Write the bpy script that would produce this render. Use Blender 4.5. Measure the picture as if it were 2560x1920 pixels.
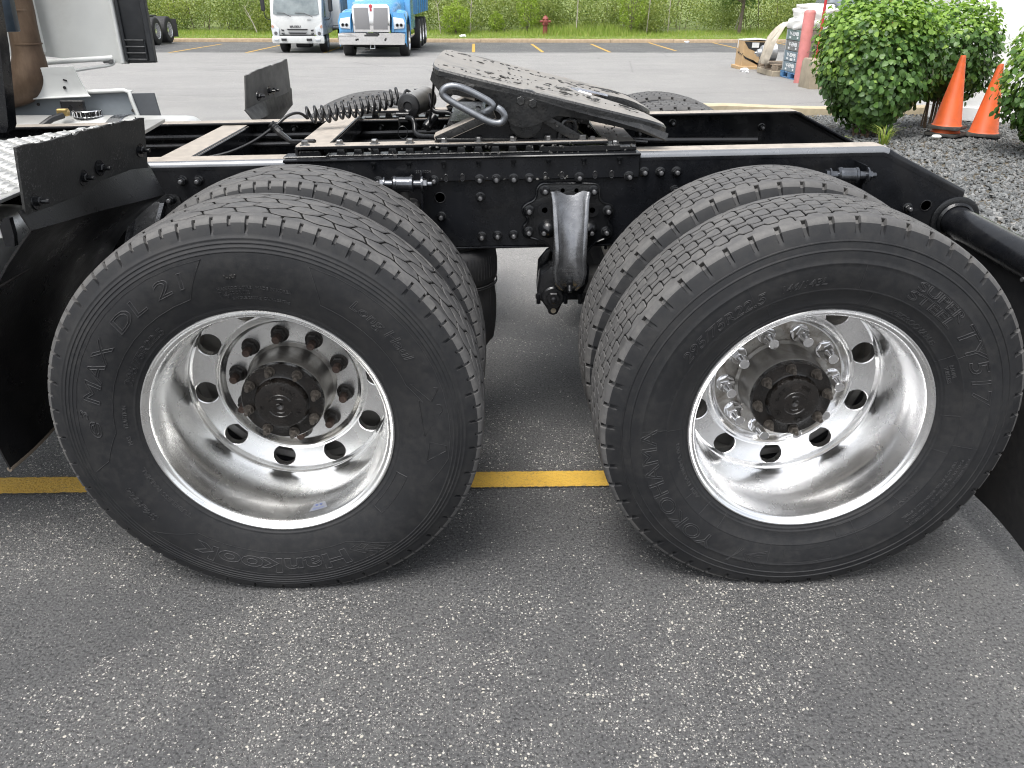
import bpy, bmesh, math, random
import numpy as np
from mathutils import Vector, Matrix

for o in list(bpy.data.objects):
    bpy.data.objects.remove(o, do_unlink=True)
random.seed(7)
RNG = np.random.default_rng(7)
SC = bpy.context.scene
COL = SC.collection
PI = math.pi
R = math.radians

# ------------------------------------------------------------------ camera
cam_data = bpy.data.cameras.new('camera')
cam = bpy.data.objects.new('camera', cam_data)
COL.objects.link(cam)
cam_data.sensor_width = 36.0
cam_data.lens = 27.712
cam_data.clip_start = 0.05
cam_data.clip_end = 2000
_p, _y, _r = 0.4643, -0.0250, 0.0062
_f = Vector((-math.sin(_y) * math.cos(_p), math.cos(_y) * math.cos(_p), -math.sin(_p)))
_ri = Vector((math.cos(_y), math.sin(_y), 0))
_u = _ri.cross(_f)
_rr = math.cos(_r) * _ri + math.sin(_r) * _u
_uu = -math.sin(_r) * _ri + math.cos(_r) * _u
cam.matrix_world = Matrix(((_rr.x, _uu.x, -_f.x, 0.5448), (_rr.y, _uu.y, -_f.y, -1.6658),
                           (_rr.z, _uu.z, -_f.z, 1.4382), (0, 0, 0, 1)))
SC.camera = cam

# ------------------------------------------------------------------ sky, sun, exposure
SUN_EL, SUN_AZ = R(66), R(212)          # high soft sun, veiled by thin cloud
world = bpy.data.worlds.new('World')
SC.world = world
world.use_nodes = True
_nt = world.node_tree
_nt.nodes.clear()
_out = _nt.nodes.new('ShaderNodeOutputWorld')
_bg = _nt.nodes.new('ShaderNodeBackground')
_sky = _nt.nodes.new('ShaderNodeTexSky')
_sky.sky_type = 'NISHITA'
_sky.sun_disc = False
_sky.sun_elevation = SUN_EL
_sky.sun_rotation = SUN_AZ
_sky.air_density = 1.0
_sky.dust_density = 4.0
_sky.ozone_density = 1.0
_hs = _nt.nodes.new('ShaderNodeHueSaturation')
_hs.inputs['Saturation'].default_value = 0.22
_hs.inputs['Value'].default_value = 1.0
_nt.links.new(_sky.outputs[0], _hs.inputs['Color'])
# thin broken cloud over the whole dome
_tc = _nt.nodes.new('ShaderNodeTexCoord')
_mp = _nt.nodes.new('ShaderNodeMapping')
_mp.inputs['Scale'].default_value = (1.0, 1.0, 2.6)
_nt.links.new(_tc.outputs['Generated'], _mp.inputs['Vector'])
_no = _nt.nodes.new('ShaderNodeTexNoise')
_no.inputs['Scale'].default_value = 2.3
_no.inputs['Detail'].default_value = 6
_no.inputs['Roughness'].default_value = 0.6
_nt.links.new(_mp.outputs[0], _no.inputs['Vector'])
_cr = _nt.nodes.new('ShaderNodeValToRGB')
_cr.color_ramp.elements[0].position = 0.36
_cr.color_ramp.elements[0].color = (0.66, 0.69, 0.74, 1)
_cr.color_ramp.elements[1].position = 0.66
_cr.color_ramp.elements[1].color = (1.3, 1.29, 1.27, 1)
_nt.links.new(_no.outputs['Fac'], _cr.inputs['Fac'])
_mx = _nt.nodes.new('ShaderNodeMix')
_mx.data_type = 'RGBA'
_mx.blend_type = 'MULTIPLY'
_mx.inputs['Factor'].default_value = 1.0
_nt.links.new(_hs.outputs['Color'], _mx.inputs['A'])
_nt.links.new(_cr.outputs['Color'], _mx.inputs['B'])
_nt.links.new(_mx.outputs['Result'], _bg.inputs['Color'])
_bg.inputs['Strength'].default_value = 0.15
_nt.links.new(_bg.outputs[0], _out.inputs['Surface'])

sun_data = bpy.data.lights.new('sun', 'SUN')
sun = bpy.data.objects.new('sun', sun_data)
COL.objects.link(sun)
sun_data.energy = 1.3
sun_data.angle = R(32)
sun_data.color = (1.0, 0.965, 0.91)
_d = Vector((math.sin(SUN_AZ) * math.cos(SUN_EL), math.cos(SUN_AZ) * math.cos(SUN_EL), math.sin(SUN_EL)))
sun.rotation_euler = (-_d).to_track_quat('-Z', 'Y').to_euler()

vs = SC.view_settings
vs.view_transform = 'Standard'
vs.look = 'None'
vs.exposure = 1.1
vs.gamma = 1.0
vs.use_curve_mapping = False
SC.cycles.use_denoising = True
SC.cycles.denoising_input_passes = 'RGB_ALBEDO_NORMAL'
SC.cycles.denoising_prefilter = 'ACCURATE'
SC.cycles.filter_width = 1.1
SC.cycles.max_bounces = 10
SC.cycles.diffuse_bounces = 3
SC.cycles.glossy_bounces = 8
SC.cycles.transparent_max_bounces = 8
SC.cycles.caustics_reflective = False
SC.cycles.caustics_refractive = False
SC.cycles.sample_clamp_indirect = 8

# ------------------------------------------------------------------ materials
MATS = {}


class NT:
    """small wrapper for building a node material"""
    def __init__(self, name):
        self.m = bpy.data.materials.new(name)
        self.m.use_nodes = True
        self.t = self.m.node_tree
        self.b = self.t.nodes['Principled BSDF']
        self.tc = self.t.nodes.new('ShaderNodeTexCoord')
        MATS[name] = self.m

    def n(self, kind, **kw):
        nd = self.t.nodes.new(kind)
        for k, v in kw.items():
            if k in nd.inputs:
                nd.inputs[k].default_value = v
            else:
                setattr(nd, k, v)
        return nd

    def l(self, a, b):
        self.t.links.new(a, b)

    def noise(self, scale, detail=4, rough=0.6, stretch=None, coord='Object', dist=0.0):
        nd = self.n('ShaderNodeTexNoise', Scale=scale, Detail=detail, Roughness=rough, Distortion=dist)
        src = self.tc.outputs[coord]
        if stretch:
            mp = self.n('ShaderNodeMapping')
            mp.inputs['Scale'].default_value = stretch
            self.l(src, mp.inputs['Vector'])
            src = mp.outputs[0]
        self.l(src, nd.inputs['Vector'])
        return nd.outputs['Fac']

    def vor(self, scale, feature='F1', coord='Object', out='Distance', rnd=1.0):
        nd = self.n('ShaderNodeTexVoronoi', Scale=scale)
        nd.feature = feature
        nd.inputs['Randomness'].default_value = rnd
        self.l(self.tc.outputs[coord], nd.inputs['Vector'])
        return nd.outputs[out]

    def ramp(self, fac, stops):
        nd = self.n('ShaderNodeValToRGB')
        cr = nd.color_ramp
        while len(cr.elements) > len(stops):
            cr.elements.remove(cr.elements[-1])
        while len(cr.elements) < len(stops):
            cr.elements.new(0.5)
        for e, (p, c) in zip(cr.elements, stops):
            e.position = p
            e.color = (c, c, c, 1) if isinstance(c, (int, float)) else (*c, 1)
        self.l(fac, nd.inputs['Fac'])
        return nd.outputs['Color']

    def mix(self, fac, a, b, blend='MIX'):
        nd = self.n('ShaderNodeMix')
        nd.data_type = 'RGBA'
        nd.blend_type = blend
        for sock, val in ((nd.inputs['Factor'], fac), (nd.inputs['A'], a), (nd.inputs['B'], b)):
            if isinstance(val, (int, float)):
                sock.default_value = val if sock.type == 'VALUE' else (val, val, val, 1)
            elif isinstance(val, tuple):
                sock.default_value = (*val, 1)
            else:
                self.l(val, sock)
        return nd.outputs['Result']

    def math(self, op, a, b=0.5):
        nd = self.n('ShaderNodeMath')
        nd.operation = op
        for i, v in enumerate((a, b)):
            if isinstance(v, (int, float)):
                nd.inputs[i].default_value = v
            else:
                self.l(v, nd.inputs[i])
        return nd.outputs[0]

    def bump(self, height, strength=0.3, dist=0.002):
        nd = self.n('ShaderNodeBump', Strength=strength, Distance=dist)
        self.l(height, nd.inputs['Height'])
        self.l(nd.outputs[0], self.b.inputs['Normal'])
        return nd

    def set(self, **kw):
        names = {'col': 'Base Color', 'rough': 'Roughness', 'metal': 'Metallic', 'spec': 'Specular IOR Level',
                 'coat': 'Coat Weight', 'coatr': 'Coat Roughness', 'trans': 'Transmission Weight', 'alpha': 'Alpha',
                 'sss': 'Subsurface Weight', 'aniso': 'Anisotropic', 'sheen': 'Sheen Weight'}
        for k, v in kw.items():
            s = self.b.inputs[names[k]]
            if isinstance(v, (int, float)) or isinstance(v, tuple):
                s.default_value = (*v, 1) if isinstance(v, tuple) else v
            else:
                self.l(v, s)
        return self


def paint(name, col, rough=0.4, metal=0.0, var=0.25, scale=14, dirt=None, dirt_amt=0.35, bump=0.0, bscale=120, spec=0.5, coat=0.0):
    """plain coat of paint, rubber or metal with uneven tone, worn gloss and some dust"""
    g = NT(name)
    lo = tuple(c * (1 - var) for c in col)
    hi = tuple(min(1, c * (1 + var)) for c in col)
    c = g.ramp(g.noise(scale, 5), [(0.3, lo), (0.7, hi)])
    if dirt:
        dm = g.ramp(g.noise(scale * 0.45, 7, 0.7, dist=0.6), [(0.48, 0.0), (0.72, dirt_amt)])
        c = g.mix(dm, c, dirt)
    r = g.ramp(g.noise(scale * 2.3, 4), [(0.3, max(0, rough - 0.1)), (0.75, min(1, rough + 0.14))])
    g.set(col=c, rough=r, metal=metal, spec=spec, coat=coat)
    if bump:
        g.bump(g.noise(bscale, 4), bump, 0.002)
    return g


# --- truck
paint('frame_black', (0.007, 0.0076, 0.0092), 0.22, var=0.3, dirt=(0.06, 0.058, 0.055), dirt_amt=0.2, scale=9, bump=0.10, bscale=70, spec=0.3)
paint('rail_highlight', (0.21, 0.217, 0.228), 0.26, metal=0.5, var=0.06, scale=4)  # pale colour painting the sky highlight on the rounded rail corner
paint('cast_black', (0.006, 0.0065, 0.0075), 0.17, var=0.3, dirt=(0.05, 0.046, 0.042), dirt_amt=0.14, scale=22, bump=0.3, bscale=190, spec=0.45)
paint('greasy_black', (0.013, 0.0135, 0.014), 0.3, var=0.4, dirt=(0.075, 0.072, 0.066), dirt_amt=0.4, scale=26, bump=0.7, bscale=120)
paint('hub_grease', (0.011, 0.0095, 0.0085), 0.22, var=0.5, dirt=(0.04, 0.03, 0.024), dirt_amt=0.35, scale=30, bump=0.35, bscale=160)
paint('hub_metal', (0.40, 0.385, 0.36), 0.42, metal=0.8, var=0.2, dirt=(0.11, 0.095, 0.08), dirt_amt=0.65, scale=14, bump=0.2)
paint('rusty', (0.078, 0.050, 0.038), 0.65, var=0.5, dirt=(0.03, 0.025, 0.022), dirt_amt=0.7, scale=60, bump=0.6, bscale=300)
paint('dark_nut', (0.038, 0.034, 0.031), 0.5, metal=0.4, var=0.5, scale=60, dirt=(0.02, 0.018, 0.016), dirt_amt=0.7, bump=0.5, bscale=300)
paint('dusty_grey', (0.085, 0.083, 0.080), 0.65, var=0.3, scale=10, dirt=(0.16, 0.155, 0.145), dirt_amt=0.5, bump=0.4, bscale=120)
paint('stud_steel', (0.13, 0.115, 0.10), 0.4, metal=0.6, var=0.4, scale=60, dirt=(0.03, 0.026, 0.023), dirt_amt=0.6, bump=0.3, bscale=300)
paint('dull_steel', (0.22, 0.22, 0.22), 0.38, metal=0.85, var=0.25, scale=30, dirt=(0.05, 0.05, 0.05), dirt_amt=0.5)
paint('dusty_black', (0.030, 0.029, 0.028), 0.6, var=0.35, scale=18, dirt=(0.10, 0.095, 0.085), dirt_amt=0.55, bump=0.5, bscale=180)
paint('white_panel', (0.62, 0.63, 0.61), 0.42, var=0.06, scale=5, dirt=(0.32, 0.31, 0.28), dirt_amt=0.25)
paint('grey_panel', (0.20, 0.225, 0.245), 0.5, var=0.12, scale=6, dirt=(0.08, 0.08, 0.08), dirt_amt=0.3)
paint('black_plastic', (0.020, 0.022, 0.025), 0.5, var=0.2, scale=16, dirt=(0.07, 0.07, 0.07), dirt_amt=0.3, bump=0.15, bscale=300)
paint('rubber_grey', (0.060, 0.066, 0.074), 0.6, var=0.15, scale=10, dirt=(0.1, 0.1, 0.1), dirt_amt=0.2)
paint('bolt_tip', (0.20, 0.20, 0.205), 0.3, metal=0.8, var=0.2, scale=60)
paint('frame_blue', (0.020, 0.030, 0.042), 0.35, var=0.3)
paint('hose_black', (0.014, 0.014, 0.015), 0.3, var=0.2)
paint('brass', (0.42, 0.30, 0.12), 0.4, metal=0.8)
paint('drum_rust', (0.17, 0.13, 0.10), 0.75, var=0.5, scale=18, dirt=(0.05, 0.04, 0.032), dirt_amt=0.7)
paint('tank_metal', (0.72, 0.72, 0.70), 0.34, metal=0.55, var=0.08, scale=6, dirt=(0.4, 0.38, 0.34), dirt_amt=0.3)

g = NT('dust_top')                      # flat steel tops carrying tan road dust
dm = g.ramp(g.noise(30, 7, 0.65), [(0.30, 0.0), (0.62, 1.0)])
g.set(col=g.mix(dm, (0.25, 0.222, 0.19), (0.37, 0.33, 0.285)), rough=g.ramp(dm, [(0, 0.45), (1, 0.8)]))
g.bump(g.noise(260, 4), 0.3, 0.001)

g = NT('plate_top')                     # fifth wheel plate: scraped dusty steel, greasy streaks along the truck
st = g.noise(13, 7, 0.7, stretch=(0.45, 2.2, 1))
gm = g.ramp(st, [(0.54, 0.0), (0.66, 0.85)])
rs = g.ramp(g.noise(46, 5), [(0.6, 0.0), (0.72, 0.55)])
c = g.mix(rs, (0.235, 0.222, 0.203), (0.25, 0.185, 0.13))
c = g.mix(gm, c, (0.055, 0.053, 0.05))
g.set(col=c, rough=g.ramp(gm, [(0, 0.62), (1, 0.3)]))
g.bump(g.mix(0.5, st, g.noise(150, 5)), 0.8, 0.003)

g = NT('grease')                        # thick grease lumps
g.set(col=g.ramp(g.noise(80), [(0.3, (0.02, 0.021, 0.022)), (0.75, (0.10, 0.095, 0.085))]), rough=0.3)
g.bump(g.noise(300), 0.8, 0.003)


def rubber(name, base, side, dustc, wear=0.5):
    g = NT(name)
    big = g.noise(3.5, 5, 0.6)
    fine = g.noise(60, 6, 0.7)
    c = g.ramp(big, [(0.32, base), (0.7, side)])
    dm = g.ramp(g.mix(0.5, fine, g.noise(9, 6, 0.7)), [(0.45, 0.0), (0.68, wear)])
    c = g.mix(dm, c, dustc)
    spots = g.ramp(g.vor(85), [(0.0, 1.0), (0.055, 0.0)])
    keep = g.ramp(g.noise(7, 3), [(0.56, 0.0), (0.64, 0.55)])
    c = g.mix(g.math('MULTIPLY', spots, keep), c, (0.28, 0.27, 0.26))
    g.set(col=c, rough=g.ramp(fine, [(0.3, 0.5), (0.7, 0.68)]), spec=0.3)
    g.bump(g.mix(0.6, fine, g.noise(420, 3)), 0.22, 0.0015)
    return g


rubber('tyre_side', (0.0105, 0.011, 0.0124), (0.018, 0.0185, 0.0202), (0.050, 0.048, 0.045), 0.4)
rubber('tyre_letter', (0.020, 0.0205, 0.022), (0.033, 0.033, 0.035), (0.07, 0.069, 0.067), 0.3)
rubber('tyre_tread', (0.064, 0.063, 0.063), (0.092, 0.090, 0.089), (0.15, 0.145, 0.137), 0.65)
rubber('tyre_groove', (0.008, 0.0078, 0.0075), (0.014, 0.0135, 0.013), (0.045, 0.042, 0.038), 0.3)
rubber('mud_flap', (0.010, 0.010, 0.011), (0.018, 0.018, 0.019), (0.055, 0.052, 0.048), 0.3)

paint('curtain_black', (0.006, 0.006, 0.0065), 0.33, var=0.3, scale=5, dirt=(0.05, 0.045, 0.04), dirt_amt=0.25, bump=0.35, bscale=160, spec=0.35)
g = NT('sprayed_flap')                  # dull black sheet full of pale road-grit specks
sp = g.ramp(g.noise(170, 4, 0.8), [(0.55, 0.0), (0.66, 0.8)])
area = g.ramp(g.noise(5, 5, 0.7), [(0.38, 0.1), (0.66, 1.0)])
c = g.ramp(g.noise(9, 5), [(0.35, (0.009, 0.009, 0.009)), (0.7, (0.024, 0.024, 0.023))])
g.set(col=g.mix(g.math('MULTIPLY', sp, area), c, (0.16, 0.16, 0.155)), rough=0.55)
g.bump(g.noise(200), 0.4, 0.002)


def polished(name, tint, dirt_amt, phase):
    """machined, polished aluminium: fine turning lines, water spots, brake dust"""
    g = NT(name)
    sm = g.noise(7 + phase, 6, 0.62, dist=0.4)
    c = g.ramp(g.noise(22, 5), [(0.3, tuple(t * 0.93 for t in tint)), (0.7, tint)])
    dust = g.ramp(g.noise(120, 6, 0.8), [(0.56, 0.0), (0.72, dirt_amt)])
    zone = g.ramp(g.noise(4.5 + phase, 4), [(0.45, 0.0), (0.62, 1.0)])
    dfac = g.math('MULTIPLY', dust, zone)
    c = g.mix(dfac, c, (0.16, 0.14, 0.12))
    g.set(col=c, rough=g.ramp(sm, [(0.28, 0.19), (0.58, 0.29), (0.8, 0.42)]), metal=g.ramp(dfac, [(0, 1.0), (1, 0.3)]))
    g.bump(g.noise(45, 5, 0.7), 0.05, 0.001)
    return g


polished('alloy_worn', (0.86, 0.86, 0.85), 0.8, 0.0)
polished('alloy_bright', (0.90, 0.90, 0.90), 0.45, 1.3)
paint('rod_grey', (0.20, 0.21, 0.225), 0.3, metal=0.7, var=0.2, scale=30, dirt=(0.06, 0.06, 0.06), dirt_amt=0.3)
paint('chrome', (0.84, 0.84, 0.85), 0.07, metal=1.0, var=0.05, scale=30, dirt=(0.4, 0.38, 0.35), dirt_amt=0.3)
paint('gloss_arm', (0.17, 0.173, 0.18), 0.22, metal=0.75, var=0.2, scale=30, dirt=(0.03, 0.03, 0.03), dirt_amt=0.4, bump=0.25, bscale=200)
paint('alloy_grimy', (0.40, 0.385, 0.36), 0.34, metal=0.85, var=0.3, scale=40, dirt=(0.12, 0.085, 0.055), dirt_amt=0.85, bump=0.1)
paint('bright_steel', (0.55, 0.55, 0.57), 0.22, metal=1.0, var=0.15, scale=30)

g = NT('tread_plate')
g.set(col=g.ramp(g.noise(20, 5), [(0.3, (0.44, 0.44, 0.425)), (0.7, (0.58, 0.58, 0.56))]), rough=0.34, metal=0.55)
g.bump(g.noise(200), 0.2, 0.001)

g = NT('exhaust_rust')
st = g.noise(7, 7, 0.65, stretch=(1.6, 1.6, 0.6))
g.set(col=g.ramp(st, [(0.25, (0.028, 0.020, 0.015)), (0.45, (0.080, 0.050, 0.031)), (0.62, (0.125, 0.083, 0.052)), (0.8, (0.17, 0.135, 0.10))]),
      rough=0.6, metal=0.35)
g.bump(g.noise(90), 0.25, 0.002)

# --- ground
g = NT('asphalt')
pos0 = g.tc.outputs['Object']
sep = g.n('ShaderNodeSeparateXYZ')
g.l(pos0, sep.inputs[0])
big = g.noise(0.75, 4, 0.6)
mid = g.noise(4.0, 6, 0.65)
fine = g.noise(150, 5, 0.75)
grain = g.noise(125, 3, 0.65)
# stone positions are bent a little so no stone is a clean cell
dn = g.n('ShaderNodeTexNoise', Scale=60, Detail=3)
g.l(pos0, dn.inputs['Vector'])
dv = g.n('ShaderNodeVectorMath'); dv.operation = 'MULTIPLY_ADD'
g.l(dn.outputs['Color'], dv.inputs[0]); dv.inputs[1].default_value = (0.011, 0.011, 0.011); g.l(pos0, dv.inputs[2])
pos = dv.outputs[0]
# three coats of paving: dark sealed stalls near the truck, pale old lane, dark sealed stalls along the verge
yw = g.math('ADD', sep.outputs['Y'], g.math('MULTIPLY', g.math('SUBTRACT', g.noise(0.35, 4), 0.5), 2.6))
lane = g.n('ShaderNodeMapRange'); lane.inputs['From Min'].default_value = 1.1; lane.inputs['From Max'].default_value = 2.9  # pale coat starts under the truck, painting in the sky light there
g.l(yw, lane.inputs['Value'])
far = g.n('ShaderNodeMapRange'); far.inputs['From Min'].default_value = 27.6; far.inputs['From Max'].default_value = 28.8
g.l(g.math('SUBTRACT', yw, g.math('MULTIPLY', sep.outputs['X'], 0.1)), far.inputs['Value'])
lane_f = g.math('SUBTRACT', lane.outputs[0], far.outputs[0])
seal = g.ramp(g.mix(0.45, big, mid), [(0.36, (0.046, 0.047, 0.049)), (0.50, (0.074, 0.074, 0.076)), (0.62, (0.110, 0.109, 0.108))])
streak = g.noise(0.9, 6, 0.65, stretch=(0.16, 1.0, 1))
oldp = g.ramp(g.mix(0.6, big, streak), [(0.30, (0.18, 0.176, 0.17)), (0.5, (0.235, 0.23, 0.222)), (0.7, (0.29, 0.282, 0.272))])
c = g.mix(lane_f, seal, oldp)
c = g.mix(g.ramp(fine, [(0.42, 0.0), (0.62, 0.75)]), c, g.mix(lane_f, (0.165, 0.164, 0.162), (0.33, 0.32, 0.31)))
pit = g.ramp(grain, [(0.36, 0.8), (0.52, 0.0)])
c = g.mix(pit, c, g.mix(lane_f, (0.016, 0.016, 0.017), (0.12, 0.118, 0.115)))
# oil spots
oil = g.ramp(g.noise(1.05, 8, 0.65, dist=0.3), [(0.66, 0.0), (0.78, 0.4)])
c = g.mix(g.math('MULTIPLY', oil, g.math('SUBTRACT', 1.0, lane_f)), c, (0.018, 0.017, 0.017))
# pale stones showing where the coat has worn off, in three sizes
worn = g.ramp(g.mix(0.35, g.noise(1.25, 4, 0.55), g.noise(6.5, 4, 0.6)), [(0.44, 0.0), (0.50, 0.22), (0.57, 1.0)])
for (scl, lo_t, hi_t, r0, r1, ca, cb, amt) in ((270, 0.90, 0.42, 0.20, 0.40, (0.20, 0.195, 0.18), (0.50, 0.48, 0.44), 0.85),
                                               (150, 0.978, 0.60, 0.14, 0.42, (0.30, 0.29, 0.265), (0.62, 0.60, 0.55), 0.92),
                                               (88, 0.997, 0.80, 0.14, 0.34, (0.40, 0.38, 0.33), (0.66, 0.63, 0.55), 0.95)):
    vn = g.n('ShaderNodeTexVoronoi', Scale=scl)
    g.l(pos, vn.inputs['Vector'])
    vs_ = g.n('ShaderNodeSeparateColor')
    g.l(vn.outputs['Color'], vs_.inputs[0])
    thr = g.math('ADD', lo_t, g.math('MULTIPLY', worn, hi_t - lo_t))
    pick = g.math('GREATER_THAN', vs_.outputs['Red'], thr)
    ins = g.math('LESS_THAN', vn.outputs['Distance'], g.math('ADD', r0, g.math('MULTIPLY', vs_.outputs['Green'], r1 - r0)))
    st_ = g.math('MULTIPLY', g.math('MULTIPLY', pick, ins), amt)
    c = g.mix(st_, c, g.mix(vs_.outputs['Blue'], ca, cb))
# fine cracks
crk = g.vor(0.2, 'DISTANCE_TO_EDGE')
crm = g.math('MULTIPLY', g.ramp(g.math('ADD', crk, g.math('MULTIPLY', g.math('SUBTRACT', g.noise(6, 5), 0.5), 0.02)), [(0.0, 1.0), (0.006, 0.0)]), lane_f)
c = g.mix(g.math('MULTIPLY', crm, 0.35), c, (0.08, 0.08, 0.08))
g.set(col=c, rough=g.ramp(fine, [(0.3, 0.5), (0.7, 0.74)]), spec=0.45)
g.bump(g.mix(0.5, grain, fine), 1.0, 0.012)

g = NT('line_yellow')
wear = g.ramp(g.noise(9, 7, 0.75), [(0.55, 0.0), (0.75, 0.75)])
grit = g.ramp(g.noise(190, 4, 0.8), [(0.50, 0.0), (0.66, 0.75)])
c = g.ramp(g.noise(3, 4), [(0.3, (0.50, 0.29, 0.035)), (0.7, (0.60, 0.37, 0.06))])
c = g.mix(g.mix(0.6, wear, grit, 'ADD'), c, (0.12, 0.10, 0.07))
g.set(col=c, rough=0.6)
g.bump(g.noise(150, 5, 0.75), 0.6, 0.004)

g = NT('line_yellow_worn')
sp_ = g.n('ShaderNodeSeparateXYZ'); g.l(g.tc.outputs['Object'], sp_.inputs[0])
e = g.math('ABSOLUTE', g.math('SUBTRACT', sp_.outputs['Y'], g.math('ADD', 0.497, g.math('MULTIPLY', sp_.outputs['X'], 0.0085))))
e = g.math('ADD', e, g.math('MULTIPLY', g.math('SUBTRACT', g.noise(70, 5, 0.8), 0.5), 0.022))
gone = g.ramp(e, [(0.0435, 0.0), (0.0465, 1.0)])
grit = g.ramp(g.noise(120, 4, 0.8), [(0.50, 0.0), (0.64, 0.85)])
patch = g.ramp(g.noise(5, 5, 0.7), [(0.40, 0.15), (0.66, 1.0)])
c = g.ramp(g.noise(4, 5), [(0.3, (0.56, 0.33, 0.04)), (0.7, (0.68, 0.43, 0.07))])
c = g.mix(g.math('MULTIPLY', grit, patch), c, (0.10, 0.085, 0.06))
c = g.mix(gone, c, (0.055, 0.055, 0.056))
g.set(col=c, rough=0.62)
g.bump(g.noise(88, 4, 0.7), 0.9, 0.008)

paint('kerb_concrete', (0.36, 0.275, 0.18), 0.85, var=0.18, scale=8, dirt=(0.2, 0.16, 0.11), dirt_amt=0.5, bump=0.5, bscale=90)
paint('island_concrete', (0.46, 0.39, 0.27), 0.85, var=0.15, scale=8, dirt=(0.26, 0.22, 0.15), dirt_amt=0.4, bump=0.5, bscale=90)
paint('concrete', (0.31, 0.265, 0.195), 0.85, var=0.16, scale=6, dirt=(0.24, 0.2, 0.15), dirt_amt=0.5, bump=0.5, bscale=60)
paint('soil', (0.10, 0.085, 0.06), 0.95, var=0.4, scale=9, bump=0.6, bscale=40)
paint('verge', (0.15, 0.20, 0.05), 0.95, var=0.4, scale=3, dirt=(0.2, 0.16, 0.08), dirt_amt=0.5)


def vary(name, cols, rough, scale=0.0, spec=0.4, trans=0.0, bump=0.0, lo=(0.75, 0.75, 0.75)):
    """colour picked per mesh island, so every leaf or stone gets its own"""
    g = NT(name)
    geo = g.n('ShaderNodeNewGeometry')
    k = [(i / max(1, len(cols) - 1), c) for i, c in enumerate(cols)]
    c = g.ramp(geo.outputs['Random Per Island'], k)
    if scale:
        c = g.mix(g.ramp(g.noise(scale, 4), [(0.34, 0.0), (0.62, 1.0)]), g.mix(1.0, c, lo, 'MULTIPLY'), c)
    g.set(col=c, rough=rough, spec=spec)
    if trans:
        tr = g.n('ShaderNodeBsdfTranslucent')
        g.l(g.mix(1.0, c, (1.35, 1.5, 0.6), 'MULTIPLY'), tr.inputs['Color'])
        ms = g.n('ShaderNodeMixShader')
        ms.inputs[0].default_value = trans
        g.l(g.b.outputs[0], ms.inputs[1])
        g.l(tr.outputs[0], ms.inputs[2])
        out = [n for n in g.t.nodes if n.type == 'OUTPUT_MATERIAL'][0]
        g.l(ms.outputs[0], out.inputs['Surface'])
    if bump:
        g.bump(g.noise(120), bump, 0.002)
    return g


vary('gravel_stone', [(0.102, 0.108, 0.108), (0.150, 0.156, 0.156), (0.186, 0.192, 0.190), (0.132, 0.138, 0.140), (0.216, 0.218, 0.214), (0.162, 0.166, 0.166), (0.120, 0.126, 0.128), (0.174, 0.180, 0.178), (0.252, 0.246, 0.234), (0.156, 0.158, 0.156)], 0.8, scale=60, bump=0.4)
vary('shrub_leaf', [(0.045, 0.10, 0.024), (0.068, 0.145, 0.032), (0.095, 0.185, 0.040), (0.055, 0.12, 0.028), (0.12, 0.215, 0.048)], 0.42, spec=0.45, trans=0.25)
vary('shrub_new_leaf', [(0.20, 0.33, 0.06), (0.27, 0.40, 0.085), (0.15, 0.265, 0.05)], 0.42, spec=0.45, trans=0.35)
vary('wood_leaf', [(0.14, 0.185, 0.042), (0.22, 0.265, 0.065), (0.29, 0.325, 0.085), (0.175, 0.215, 0.055), (0.35, 0.37, 0.11), (0.11, 0.15, 0.04)], 0.6, spec=0.3, trans=0.35, scale=0.55, lo=(0.58, 0.70, 0.85))
vary('bush_leaf_bright', [(0.22, 0.30, 0.045), (0.28, 0.36, 0.06), (0.17, 0.25, 0.04)], 0.55, spec=0.3, trans=0.35)
vary('tree_leaf_dark', [(0.06, 0.11, 0.025), (0.09, 0.155, 0.032), (0.13, 0.20, 0.04)], 0.55, spec=0.3, trans=0.3)
vary('grass_blade', [(0.17, 0.26, 0.045), (0.24, 0.33, 0.065), (0.30, 0.37, 0.085), (0.36, 0.36, 0.13)], 0.6, spec=0.3, trans=0.3)
paint('bark', (0.13, 0.105, 0.08), 0.9, var=0.35, scale=9, bump=0.6, bscale=40)
paint('pale_bark', (0.38, 0.345, 0.28), 0.85, var=0.3, scale=6)
paint('twig', (0.12, 0.085, 0.055), 0.85, var=0.3)

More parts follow.
